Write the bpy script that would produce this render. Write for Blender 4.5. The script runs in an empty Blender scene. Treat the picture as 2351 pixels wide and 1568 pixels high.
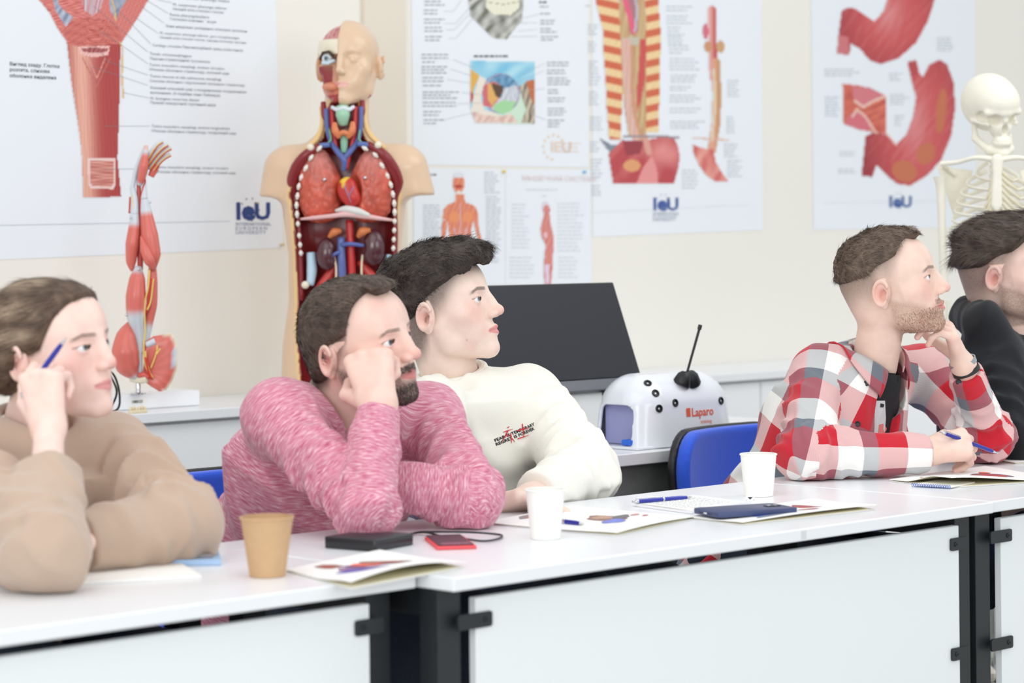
import bpy, math, random
import numpy as np
from mathutils import Matrix, Vector
from mathutils.bvhtree import BVHTree

random.seed(7); RNG = np.random.default_rng(7)
S = bpy.context.scene
COL = S.collection
# ------------------------------------------------------------------ camera, light, exposure
F_PX, CX, HY, ROLL, CAM_H = 5550.0, 1175.5, 563.0, 0.010, 1.224
cam_data = bpy.data.cameras.new('camera')
cam_data.sensor_width = 36.0
cam_data.lens = F_PX * 36.0 / 2351.0
cam_data.shift_y = -(784.0 - HY) / 2351.0
cam_data.dof.use_dof = True
cam_data.dof.focus_distance = 4.9
cam_data.dof.aperture_fstop = 4.2
cam_data.clip_end = 60
cam = bpy.data.objects.new('camera', cam_data)
cam.matrix_world = Matrix.Translation((0, 0, CAM_H)) @ Matrix.Rotation(math.pi/2, 4, 'X') @ Matrix.Rotation(-ROLL, 4, 'Z')
COL.objects.link(cam); S.camera = cam
wd = bpy.data.worlds.new('world'); S.world = wd; wd.use_nodes = True
wd.node_tree.nodes['Background'].inputs[0].default_value = (0.93, 0.97, 1.0, 1)
wd.node_tree.nodes['Background'].inputs[1].default_value = 0.80
def area_light(name, loc, target, size, power, color):
    l = bpy.data.lights.new(name, 'AREA'); l.shape = 'RECTANGLE'; l.size = size[0]; l.size_y = size[1]
    l.energy = power; l.color = color
    o = bpy.data.objects.new(name, l); COL.objects.link(o)
    o.location = loc
    o.rotation_euler = (Vector(target) - Vector(loc)).to_track_quat('-Z', 'Y').to_euler()
    return o
area_light('ceiling_lamp', (-0.6, 3.2, 3.0), (0.2, 4.4, 0.7), (2.6, 2.0), 18, (1.0, 0.985, 0.96))
area_light('window_and_fill_light', (3.0, 0.2, 2.3), (0.2, 4.8, 1.0), (2.6, 1.8), 42, (0.97, 0.985, 1.0))
area_light('ceiling_lamp', (2.2, 5.6, 3.0), (1.6, 6.4, 0.9), (2.4, 1.6), 22, (1.0, 0.985, 0.96))
area_light('window_and_fill_light', (-1.9, -0.6, 2.1), (-0.9, 5.6, 0.9), (2.4, 1.8), 62, (0.97, 0.985, 1.0))  # added fill, not a known window: brightens the left rear wall and cabinets
S.view_settings.view_transform = 'Standard'; S.view_settings.look = 'None'
S.view_settings.gamma = 1.0; S.view_settings.use_curve_mapping = False
S.view_settings.exposure = 0.10

# ------------------------------------------------------------------ frames of reference
TH = math.radians(45.7)
D1 = np.array([math.sin(TH), math.cos(TH), 0.0])      # along the tables and the wall
D2 = np.array([-math.cos(TH), math.sin(TH), 0.0])     # from the tables toward the wall
ZUP = np.array([0, 0, 1.0])
def W(u, v, z): return D1*u + D2*v + ZUP*z
def uv(p): return float(np.dot(p, D1)), float(np.dot(p, D2))
def ray(px, py):
    a, b = (px-CX)/F_PX, (HY-py)/F_PX
    c, s = math.cos(ROLL), math.sin(ROLL)
    return np.array([a*c + b*s, 1.0, -a*s + b*c])
def P(px, py, Z): return np.array([0, 0, CAM_H]) + ray(px, py)*Z
def Pz(px, py, z):
    r = ray(px, py); return np.array([0, 0, CAM_H]) + r*((z-CAM_H)/r[2])
def Pv(px, py, v):
    r = ray(px, py); return np.array([0, 0, CAM_H]) + r*(v/np.dot(r, D2))
def nrm(a):
    a = np.asarray(a, float); return a/np.linalg.norm(a)

# ------------------------------------------------------------------ objects
def tag(o, label=None, cat=None, group=None, kind=None):
    if label: o['label'] = label
    if cat: o['category'] = cat
    if group: o['group'] = group
    if kind: o['kind'] = kind
    return o
def thing(name, loc, label, cat, group=None):
    o = bpy.data.objects.new(name, None); COL.objects.link(o)
    o.location = tuple(float(x) for x in loc); o.empty_display_size = 0.05
    return tag(o, label, cat, group)
def wloc(o):
    v = Vector(o.location)
    return v + wloc(o.parent) + o.matrix_parent_inverse.translation if o.parent else v
def link(o, parent=None):
    COL.objects.link(o)
    if parent is not None:
        o.parent = parent; o.matrix_parent_inverse = Matrix.Translation(-wloc(parent))
    return o
def mesh_from(name, V, Fc, mats=None, smooth=True, col=None, uvs=None, midx=None):
    me = bpy.data.meshes.new(name)
    V = np.asarray(V, np.float32).reshape(-1, 3)
    if isinstance(Fc, np.ndarray) and Fc.ndim == 2:
        n, k = Fc.shape
        me.vertices.add(len(V)); me.vertices.foreach_set('co', V.ravel())
        me.loops.add(n*k); me.loops.foreach_set('vertex_index', Fc.astype(np.int32).ravel())
        me.polygons.add(n); me.polygons.foreach_set('loop_start', np.arange(0, n*k, k, dtype=np.int32))
        me.update(calc_edges=True); me.validate()
    else:
        me.from_pydata([tuple(map(float, v)) for v in V], [], [tuple(int(i) for i in f) for f in Fc])
        me.validate()
    if smooth: me.polygons.foreach_set('use_smooth', np.ones(len(me.polygons), bool))
    for m in (mats or []): me.materials.append(m)
    if col is not None:
        a = me.color_attributes.new('Col', 'FLOAT_COLOR', 'POINT')
        c = np.ones((len(V), 4), np.float32); c[:, :3] = col
        a.data.foreach_set('color', c.ravel())
    if uvs is not None:
        a = me.attributes.new('PUV', 'FLOAT_VECTOR', 'POINT')
        c = np.zeros((len(V), 3), np.float32); c[:, :uvs.shape[1]] = uvs
        a.data.foreach_set('vector', c.ravel())
    if midx is not None: me.polygons.foreach_set('material_index', np.asarray(midx, np.int32))
    me.update()
    return me
def obj(name, me, parent=None, label=None):
    o = bpy.data.objects.new(name, me); link(o, parent)
    if label: o['label'] = label
    return o
def autosmooth(me, ang=0.6):
    sm = np.ones(len(me.polygons), bool)
    me.polygons.foreach_set('use_smooth', sm)
    import bmesh
    bm = bmesh.new(); bm.from_mesh(me)
    for e in bm.edges:
        if len(e.link_faces) == 2 and e.calc_face_angle(0) > ang: e.smooth = False
    bm.to_mesh(me); bm.free()
class MB:
    """collects shapes and links them as one mesh"""
    def __init__(s): s.V = []; s.F = []; s.C = []
    def add(s, V, Fc, col=None):
        n = len(s.V); s.V.extend([tuple(map(float, v)) for v in V])
        s.F.extend([tuple(i+n for i in f) for f in Fc])
        s.C.extend([col if col is not None else (1, 1, 1)]*len(V)); return s
    def box(s, c, size, ax=None, bev=0.0, col=None):
        """c centre, size full lengths, ax 3 axes (rows); chamfered when bev > 0"""
        ax = np.eye(3) if ax is None else np.asarray(ax, float)
        h = np.asarray(size, float)/2; b = min(bev, h.min()*0.9); V = []; idx = {}
        if b <= 0:
            for sx in (-1, 1):
                for sy in (-1, 1):
                    for sz in (-1, 1): V.append(np.array([sx*h[0], sy*h[1], sz*h[2]]))
            Fc = [(0, 1, 3, 2), (4, 6, 7, 5), (0, 4, 5, 1), (2, 3, 7, 6), (0, 2, 6, 4), (1, 5, 7, 3)]
        else:
            for sx in (-1, 1):
                for sy in (-1, 1):
                    for sz in (-1, 1):
                        for a in range(3):
                            q = np.array([sx*h[0], sy*h[1], sz*h[2]])
                            for k in range(3):
                                if k != a: q[k] -= b*np.sign(q[k])
                            idx[(sx, sy, sz, a)] = len(V); V.append(q)
            Fc = []
            for a in range(3):
                o1, o2 = [k for k in range(3) if k != a]
                for sa in (-1, 1):
                    f = []
                    for s1, s2 in ((-1, -1), (1, -1), (1, 1), (-1, 1)):
                        g = [0, 0, 0]; g[a] = sa; g[o1] = s1; g[o2] = s2; f.append(idx[(*g, a)])
                    Fc.append(tuple(f))
                for s1 in (-1, 1):
                    for s2 in (-1, 1):
                        g1 = [0, 0, 0]; g1[o1] = s1; g1[o2] = s2; g2 = list(g1); g1[a] = -1; g2[a] = 1
                        Fc.append((idx[(*g1, o1)], idx[(*g1, o2)], idx[(*g2, o2)], idx[(*g2, o1)]))
            for sx in (-1, 1):
                for sy in (-1, 1):
                    for sz in (-1, 1): Fc.append(tuple(idx[(sx, sy, sz, a)] for a in range(3)))
            Vn = V; F2 = []
            for f in Fc:
                c0 = sum(Vn[i] for i in f)/len(f); n = np.cross(Vn[f[1]]-Vn[f[0]], Vn[f[2]]-Vn[f[0]])
                F2.append(f if np.dot(n, c0) > 0 else f[::-1])
            Fc = F2
        return s.add([np.asarray(c) + v@ax for v in V], Fc, col)
    def tube(s, pts, r, n=10, cap=True, col=None, flat=None):
        pts = [np.asarray(p, float) for p in pts]; m = len(pts)
        rs = r if hasattr(r, '__len__') else [r]*m
        V = []; Fc = []; prev = None
        for i, p in enumerate(pts):
            t = nrm(pts[min(i+1, m-1)] - pts[max(i-1, 0)])
            if prev is None:
                a = np.array([0, 0, 1.0]) if abs(t[2]) < 0.9 else np.array([1.0, 0, 0])
                prev = nrm(a - t*np.dot(a, t))
            prev = nrm(prev - t*np.dot(prev, t)); b = np.cross(t, prev)
            for k in range(n):
                th = 2*math.pi*k/n
                V.append(p + rs[i]*(math.cos(th)*prev + math.sin(th)*b*(flat or 1)))
        for i in range(m-1):
            for k in range(n):
                k2 = (k+1) % n
                Fc.append((i*n+k, i*n+k2, (i+1)*n+k2, (i+1)*n+k))
        if cap: Fc.append(tuple(range(n))[::-1]); Fc.append(tuple((m-1)*n+k for k in range(n)))
        return s.add(V, Fc, col)
    def lathe(s, prof, base, axis=(0, 0, 1), n=40, col=None, cap=True):
        """prof: (radius, height) pairs"""
        ax = nrm(axis); a = np.array([1.0, 0, 0]) if abs(ax[0]) < 0.9 else np.array([0, 1.0, 0])
        a = nrm(a - ax*np.dot(a, ax)); b = np.cross(ax, a); V = []; Fc = []
        for r, h in prof:
            for k in range(n):
                th = 2*math.pi*k/n; V.append(np.asarray(base) + ax*h + r*(math.cos(th)*a + math.sin(th)*b))
        for i in range(len(prof)-1):
            for k in range(n):
                k2 = (k+1) % n; Fc.append((i*n+k, i*n+k2, (i+1)*n+k2, (i+1)*n+k))
        if cap: Fc.append(tuple(range(n))[::-1]); Fc.append(tuple((len(prof)-1)*n+k for k in range(n)))
        return s.add(V, Fc, col)
    def plate(s, outline, o, e1, e2, nrm_, t, col=None):
        """outline of (a,b) pairs in the frame o,e1,e2, extruded by t along nrm_"""
        o, e1, e2, k = map(lambda q: np.asarray(q, float), (o, e1, e2, nrm_)); n = len(outline)
        B = [o + a*e1 + b*e2 for a, b in outline]; T = [q + k*t for q in B]
        Fc = [tuple(range(n))[::-1], tuple(range(n, 2*n))] + [(i, (i+1) % n, n+(i+1) % n, n+i) for i in range(n)]
        return s.add(B+T, Fc, col)
    def sphere(s, c, r, ns=12, nr=8, col=None, ax=None):
        r = np.array([r]*3 if not hasattr(r, '__len__') else r, float); ax = np.eye(3) if ax is None else np.asarray(ax)
        V = [np.asarray(c) + (r*np.array([0, 0, 1]))@ax]; Fc = []
        for i in range(1, nr):
            ph = math.pi*i/nr
            for k in range(ns):
                th = 2*math.pi*k/ns
                V.append(np.asarray(c) + (r*np.array([math.sin(ph)*math.cos(th), math.sin(ph)*math.sin(th), math.cos(ph)]))@ax)
        V.append(np.asarray(c) - (r*np.array([0, 0, 1]))@ax); L = len(V)-1
        for k in range(ns):
            k2 = (k+1) % ns; Fc.append((0, 1+k, 1+k2)); Fc.append((L, 1+(nr-2)*ns+k2, 1+(nr-2)*ns+k))
            for i in range(nr-2): Fc.append((1+i*ns+k, 1+(i+1)*ns+k, 1+(i+1)*ns+k2, 1+i*ns+k2))
        return s.add(V, Fc, col)
    def build(s, name, m, parent=None, label=None, smooth=True, usecol=False, ang=0.6):
        me = mesh_from(name, s.V, s.F, [m], smooth, np.array(s.C) if usecol else None)
        if smooth: autosmooth(me, ang)
        return obj(name, me, parent, label)
def smooth_path(pts, n=8):
    pts = [np.asarray(p, float) for p in pts]; out = []
    q = [2*pts[0]-pts[1]] + pts + [2*pts[-1]-pts[-2]]
    for i in range(1, len(q)-2):
        for k in range(n):
            t = k/n
            out.append(0.5*((2*q[i]) + (-q[i-1]+q[i+1])*t + (2*q[i-1]-5*q[i]+4*q[i+1]-q[i+2])*t*t + (-q[i-1]+3*q[i]-3*q[i+1]+q[i+2])*t**3))
    out.append(pts[-1]); return out

# ------------------------------------------------------------------ materials
def srgb(r, g, b):
    f = lambda c: (c/255/12.92) if c/255 <= 0.04045 else ((c/255+0.055)/1.055)**2.4
    return (f(r), f(g), f(b))
def srgba(c): return (*srgb(*c), 1)
MATS = {}
def mat(name, c=None, rough=0.5, metal=0.0, spec=0.5, sss=0.0, coat=0.0, vcol=False, noise=None, bump=None, trans=0.0, alpha=1.0, sheen=0.0, subcol=None):
    """c sRGB 0-255; noise=(scale, strength) mottles the colour; bump=(scale, strength, distance)"""
    if name in MATS: return MATS[name]
    m = bpy.data.materials.new(name); m.use_nodes = True; nt = m.node_tree; b = nt.nodes['Principled BSDF']
    b.inputs['Roughness'].default_value = rough; b.inputs['Metallic'].default_value = metal
    b.inputs['Specular IOR Level'].default_value = spec; b.inputs['Coat Weight'].default_value = coat
    b.inputs['Coat Roughness'].default_value = 0.1
    b.inputs['Subsurface Weight'].default_value = sss; b.inputs['Subsurface Radius'].default_value = subcol or (0.010, 0.004, 0.002)
    b.inputs['Subsurface Scale'].default_value = 1.0
    b.inputs['Transmission Weight'].default_value = trans; b.inputs['Alpha'].default_value = alpha
    b.inputs['Sheen Weight'].default_value = sheen
    out = None
    if vcol:
        a = nt.nodes.new('ShaderNodeAttribute'); a.attribute_name = 'Col'; out = a.outputs['Color']
    elif c is not None: b.inputs['Base Color'].default_value = srgba(c)
    tc = None
    if noise or bump:
        tc = nt.nodes.new('ShaderNodeTexCoord')
    if noise:
        n = nt.nodes.new('ShaderNodeTexNoise'); n.inputs['Scale'].default_value = noise[0]; n.inputs['Detail'].default_value = 4
        nt.links.new(tc.outputs['Object'], n.inputs['Vector'])
        mr = nt.nodes.new('ShaderNodeMapRange'); mr.inputs['To Min'].default_value = 1-noise[1]; mr.inputs['To Max'].default_value = 1+noise[1]
        mr.inputs['From Min'].default_value = 0.25; mr.inputs['From Max'].default_value = 0.75
        nt.links.new(n.outputs['Fac'], mr.inputs['Value'])
        mx = nt.nodes.new('ShaderNodeVectorMath'); mx.operation = 'SCALE'
        if out is not None: nt.links.new(out, mx.inputs[0])
        else: mx.inputs[0].default_value = srgb(*c)
        nt.links.new(mr.outputs[0], mx.inputs['Scale']); out = mx.outputs[0]
    if out is not None: nt.links.new(out, b.inputs['Base Color'])
    if bump:
        n = nt.nodes.new('ShaderNodeTexNoise'); n.inputs['Scale'].default_value = bump[0]; n.inputs['Detail'].default_value = 3
        nt.links.new(tc.outputs['Object'], n.inputs['Vector'])
        bp = nt.nodes.new('ShaderNodeBump'); bp.inputs['Strength'].default_value = bump[1]; bp.inputs['Distance'].default_value = bump[2]
        nt.links.new(n.outputs['Fac'], bp.inputs['Height']); nt.links.new(bp.outputs['Normal'], b.inputs['Normal'])
    MATS[name] = m
    return m

# ------------------------------------------------------------------ signed distance modelling
def smin(a, b, k):
    h = np.clip(0.5 + 0.5*(b-a)/k, 0, 1); return b*(1-h) + a*h - k*h*(1-h)
def smax(a, b, k): return -smin(-a, -b, k)
def sst(x, a, b):
    t = np.clip((x-a)/(b-a), 0, 1); return t*t*(3-2*t)
def s_ell(p, c, r):
    c = np.asarray(c, np.float32); r = np.asarray(r, np.float32); q = p-c
    k0 = np.sqrt(((q/r)**2).sum(1)); k1 = np.sqrt(((q/(r*r))**2).sum(1)) + 1e-9
    return k0*(k0-1)/k1
def s_sph(p, c, r): return np.sqrt(((p-np.asarray(c, np.float32))**2).sum(1)) - r
def s_cap(p, a, b, ra, rb=None):
    rb = ra if rb is None else rb
    a = np.asarray(a, np.float32); b = np.asarray(b, np.float32); ba = b-a
    t = np.clip(((p-a)@ba)/max(float(ba@ba), 1e-12), 0, 1)
    return np.sqrt(((p-a-t[:, None]*ba)**2).sum(1)) - (ra+(rb-ra)*t)
def s_box(p, c, h, ax, r):
    q = np.abs((p-np.asarray(c, np.float32))@np.asarray(ax, np.float32).T) - (np.asarray(h, np.float32)-r)
    return np.sqrt((np.maximum(q, 0)**2).sum(1)) + np.minimum(q.max(1), 0) - r
def s_loft(p, o, R, zs, rx, ry, yo=None, pw=2.0):
    """stack of superellipse cross-sections along the local z; R rows are the local axes"""
    q = (p-np.asarray(o, np.float32))@np.asarray(R, np.float32).T
    z = q[:, 2]; x = np.abs(q[:, 0])
    a = np.interp(z, zs, rx).astype(np.float32); b = np.interp(z, zs, ry).astype(np.float32)
    y = q[:, 1] - (np.interp(z, zs, yo).astype(np.float32) if yo is not None else 0)
    k = ((x/a)**pw + (np.abs(y)/b)**pw)**(1/pw)
    d = (k-1)*np.minimum(a, b)
    return smax(d, np.maximum(zs[0]-z, z-zs[-1]), 0.04)
_K = np.random.default_rng(3).normal(size=(24, 3)).astype(np.float32); _K /= np.linalg.norm(_K, axis=1)[:, None]
_PH = np.random.default_rng(4).uniform(0, 6.28, 24).astype(np.float32)
def wave(p, freq, seed=0, n=5, warp=0.0):
    """smooth pseudo-noise in -1..1"""
    out = np.zeros(len(p), np.float32)
    w = 0
    if warp: w = warp*np.sin(p@_K[(seed+11) % 24]*freq*0.5 + _PH[(seed+5) % 24])
    for i in range(n):
        k = _K[(seed*3+i*5) % 24]; out += np.sin(p@k*freq*(1+0.23*i) + _PH[(seed+i*7) % 24] + w)
    return out/n*1.6
def extract(f, lo, hi, h, margin=1.25):
    """surface nets with a coarse pass first; returns vertices and quads"""
    lo = np.asarray(lo, float); hi = np.asarray(hi, float); B = 8
    nb = np.ceil((hi-lo)/(h*B)).astype(int); n = nb*B + 1
    cc = [lo[i] + (np.arange(nb[i])+0.5)*B*h for i in range(3)]
    G = np.stack(np.meshgrid(*cc, indexing='ij'), -1).reshape(-1, 3).astype(np.float32)
    d = f(G).reshape(nb)
    act = np.abs(d) < B*h*0.87*margin + h
    A = np.ones(n, np.float32); sg = np.where(d < 0, -1, 1).astype(np.float32)
    A[:-1, :-1, :-1] = np.repeat(np.repeat(np.repeat(sg, B, 0), B, 1), B, 2)
    A = A*np.float32(h*B)
    bi = np.argwhere(act)
    off = np.stack(np.meshgrid(*[np.arange(B+1)]*3, indexing='ij'), -1).reshape(-1, 3)
    for s0 in range(0, len(bi), 400):
        idx = (bi[s0:s0+400, None, :]*B + off[None]).reshape(-1, 3)
        A[idx[:, 0], idx[:, 1], idx[:, 2]] = f((lo + idx*h).astype(np.float32))
    sgn = A < 0
    c = np.zeros(np.array(n)-1, np.uint8)
    for i in (0, 1):
        for j in (0, 1):
            for k in (0, 1): c += sgn[i:n[0]-1+i, j:n[1]-1+j, k:n[2]-1+k]
    cells = np.argwhere((c > 0) & (c < 8))
    vid = -np.ones(np.array(n)-1, np.int32); vid[cells[:, 0], cells[:, 1], cells[:, 2]] = np.arange(len(cells))
    acc = np.zeros((len(cells), 3)); cnt = np.zeros(len(cells))
    cor = [(i, j, k) for i in (0, 1) for j in (0, 1) for k in (0, 1)]
    val = {q: A[cells[:, 0]+q[0], cells[:, 1]+q[1], cells[:, 2]+q[2]] for q in cor}
    for q in cor:
        for a in range(3):
            if q[a] == 0:
                q2 = list(q); q2[a] = 1; q2 = tuple(q2); v1, v2 = val[q], val[q2]
                m = (v1 < 0) != (v2 < 0); t = v1[m]/(v1[m]-v2[m])
                pt = np.tile(np.array(q, float), (m.sum(), 1)); pt[:, a] += t
                acc[m] += pt; cnt[m] += 1
    V = lo + (cells + acc/cnt[:, None])*h
    Q = []
    for a in range(3):
        b, c2 = (a+1) % 3, (a+2) % 3
        s1 = [slice(None)]*3; s2 = [slice(None)]*3; s1[a] = slice(0, n[a]-1); s2[a] = slice(1, n[a])
        x1, x2 = sgn[tuple(s1)], sgn[tuple(s2)]
        e = np.argwhere(x1 != x2); e = e[(e[:, b] > 0) & (e[:, c2] > 0) & (e[:, b] < n[b]-1) & (e[:, c2] < n[c2]-1)]
        fl = x1[e[:, 0], e[:, 1], e[:, 2]]
        q = []
        for db, dc in ((-1, -1), (0, -1), (0, 0), (-1, 0)):
            g = e.copy(); g[:, b] += db; g[:, c2] += dc; q.append(vid[g[:, 0], g[:, 1], g[:, 2]])
        q = np.stack(q, 1); q[~fl] = q[~fl][:, ::-1]; Q.append(q)
    Q = np.concatenate(Q); Q = Q[(Q >= 0).all(1)]
    return V, Q
def join_meshes(parts):
    V = []; Q = []; n = 0
    for v, q in parts: V.append(v); Q.append(q+n); n += len(v)
    return np.concatenate(V), np.concatenate(Q)
def rot(axis, ang): return np.array(Matrix.Rotation(ang, 3, Vector(axis)))
# ================================================================== the room
M_WALL = mat('wall_paint', (240, 236, 227), 0.85, noise=(0.8, 0.012), bump=(180, 0.08, 0.002))
M_FLOOR = mat('floor_tile', (196, 194, 188), 0.4, noise=(3, 0.06))
M_WHITE = mat('white_laminate', (238, 240, 243), 0.28, spec=0.4, noise=(2, 0.006))
M_EDGE = mat('white_edge_band', (236, 240, 242), 0.35)
M_PANEL = mat('pale_panel', (238, 243, 244), 0.4, noise=(1.5, 0.008))
M_BLACK = mat('black_steel', (34, 38, 42), 0.45, bump=(900, 0.1, 0.0003))
M_DARK = mat('black_plastic', (22, 24, 27), 0.4)
M_CAB = mat('cabinet_white', (246, 248, 250), 0.4)
M_GREY = mat('grey_panel', (122, 126, 124), 0.55, noise=(2, 0.02))
M_BLUE = mat('blue_upholstery', (38, 92, 226), 0.85, sheen=0.3, bump=(1400, 0.25, 0.0006), noise=(300, 0.06))
VW = 5.30      # the wall's distance along D2
AX = np.array([D1, D2, ZUP])
def wbox(mb, u0, u1, v0, v1, z0, z1, bev=0.0, col=None):
    return mb.box(W((u0+u1)/2, (v0+v1)/2, (z0+z1)/2), (abs(u1-u0), abs(v1-v0), abs(z1-z0)), AX, bev, col)
o = wbox(MB(), -2.0, 12.0, VW, VW+0.12, 0, 3.0).build('wall_back', M_WALL, smooth=False); tag(o, kind='structure')
o = wbox(MB(), -2.0, 12.0, -1.0, VW+0.12, -0.1, 0.0).build('floor', M_FLOOR, smooth=False); tag(o, kind='structure')
o = wbox(MB(), -2.0, 12.0, VW-0.012, VW, 0.0, 0.08).build('baseboard_back', M_EDGE, smooth=False); tag(o, kind='structure')

ut0, ut1 = uv(Pv(841, 200, VW-0.02))[0], uv(Pv(934, 200, VW-0.02))[0]
o = wbox(MB(), ut0, ut1, VW-0.02, VW, 0.0, 3.0, 0.003).build('trim_1', mat('pilaster_paint', (228, 218, 203), 0.85), smooth=False); tag(o, kind='structure')
# ------------------------------------------------------------------ wall counter with cabinet doors
HC = 0.821
VF = 4.87
u0, u1 = 2.9, 10.5
t = thing('counter', W(u0, VF, 0), 'long white counter with cabinet doors along the back wall under the posters', 'counter')
wbox(MB(), u0, u1, VF, VW-0.001, HC-0.025, HC, 0.002).build('worktop', M_WHITE, t, smooth=False)
wbox(MB(), u0+0.01, u1-0.01, VF+0.045, VW-0.014, 0.002, HC-0.025).build('carcass', M_CAB, t, smooth=False)
ud = uv(Pv(299, 990, VF+0.025))[0]
k = -3
while ud + k*0.6 < u1-0.7:
    a = ud+k*0.6; k += 1
    if a < u0+0.02: continue
    d = wbox(MB(), a+0.0025, a+0.5975, VF+0.025, VF+0.043, 0.09, HC-0.034, 0.0015).build('door', M_CAB, t, smooth=False)
    mh = MB(); c = W(a+0.54, VF+0.012, 0.45)
    mh.tube([c+ZUP*0.06+D2*0.013, c+ZUP*0.06, c-ZUP*0.06, c-ZUP*0.06+D2*0.013], 0.004, 8)
    mh.build('handle', mat('brushed_steel', (170, 172, 175), 0.3, 1.0), d)

# ------------------------------------------------------------------ side table behind, carrying screen and trainer
VS = 3.73; ZS = 0.75
us0 = uv(Pv(1120, 1060, VS))[0]; us1 = us0+1.48
t = thing('side_table', W(us0, VS, 0), 'white side table with grey front panel carrying the dark screen and white dome', 'table')
wbox(MB(), us0, us1, VS, VS+0.6, ZS-0.028, ZS, 0.002).build('tabletop', M_WHITE, t, smooth=False)
wbox(MB(), us0+0.05, us1-0.05, VS+0.03, VS+0.048, 0.12, ZS-0.028).build('front_panel', M_GREY, t, smooth=False)
for a in (us0+0.02, us1-0.045):
    wbox(MB(), a, a+0.025, VS+0.05, VS+0.58, 0.002, ZS-0.028).build('side_panel', M_GREY, t, smooth=False)

# ------------------------------------------------------------------ the row of desks
ZT = 0.74; TT = 0.021; DL = 1.367; DD = 0.60
c0 = Pz(2282, 1152, ZT); UE, VE = uv(c0)          # right front corner of the middle desk
def desk(ua, ub, vf, label, clips=((0.02, 0.02),)):
    t = thing('desk', W(ua, vf, 0), label, 'table')
    wbox(MB(), ua+0.001, ub-0.001, vf, vf+DD, ZT-TT, ZT, 0.0018).build('tabletop', M_WHITE, t, smooth=False)
    # modesty panel
    pa, pb = ua+0.078, ub-0.062
    pz1 = ZT-0.041; pz0 = pz1-0.40; vp = vf+0.035
    wbox(MB(), pa, pb, vp, vp+0.016, pz0, pz1, 0.0015).build('modesty_panel', M_PANEL, t, smooth=False)
    # legs: C frames of flat black profile
    for ul, s in ((ua+0.012, 1), (ub-0.058, -1)):
        wbox(MB(), ul, ul+0.046, vp+0.012, vp+0.052, 0.02, ZT-TT, 0.001).build('leg', M_BLACK, t, smooth=False)
        wbox(MB(), ul, ul+0.046, vf+DD-0.09, vf+DD-0.05, 0.02, ZT-TT, 0.001).build('leg', M_BLACK, t, smooth=False)
        wbox(MB(), ul+0.008, ul+0.038, vp+0.052, vf+DD-0.09, ZT-TT-0.045, ZT-TT-0.002).build('crossbar', M_BLACK, t, smooth=False)
        wbox(MB(), ul, ul+0.046, vp-0.03, vf+DD-0.02, 0.002, 0.03, 0.003).build('foot', M_BLACK, t, smooth=False)
        for zb in (pz1-0.033, pz1-0.235):
            e = pb if s < 0 else pa
            a, b = (e-0.030, ul+0.02) if s < 0 else (ul+0.026, e+0.030)
            m = MB()
            out = [(a, -0.0115), (b, -0.0115), (b, 0.0115), (a, 0.0115)]
            r = 0.004
            out = []
            for cx_, cy_, a0 in ((a+r, -0.0115+r, 180), (b-r, -0.0115+r, 270), (b-r, 0.0115-r, 0), (a+r, 0.0115-r, 90)):
                for q in range(4):
                    th = math.radians(a0+q*30); out.append((cx_+r*math.cos(th), cy_+r*math.sin(th)))
            m.plate(out, W(0, vp-0.0005, zb), D1, ZUP, -D2, 0.004)
            br = m.build('bracket', M_BLACK, t)
            sc = MB(); cc = W(a+0.014 if s < 0 else b-0.014, vp-0.0045, zb)
            sc.lathe([(0.0046, 0), (0.0046, 0.0012), (0.0038, 0.002), (0.0016, 0.002), (0.0014, 0.0008)], cc, -D2, 14)
            sc.build('screw', M_DARK, br)
    wbox(MB(), ua+0.06, ub-0.06, vf+DD-0.085, vf+DD-0.055, ZT-TT-0.04, ZT-TT-0.002).build('rail', M_BLACK, t, smooth=False)
    return t
dmid = desk(UE-DL, UE, VE, 'middle white desk with black legs and pale front panel, holding the dark blue phone')
UL = UE-DL; VL = VE+0.075
desk(UL-DL-0.004, UL-0.004, VL, 'nearest white desk on the left, carrying the kraft paper cup')
desk(UE+0.004, UE+DL+0.004, VE+0.006, 'white desk at the right edge, in front of the man in the plaid shirt')
tq = uv(Pv(1845, 1228, VE))[0]; wbox(MB(), tq-0.007, tq+0.007, VE-0.0006, VE+0.0002, ZT-0.0175, ZT-0.0035).build('sticker', mat('grey_sticker', (214, 218, 220), 0.6), dmid, smooth=False)
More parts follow.
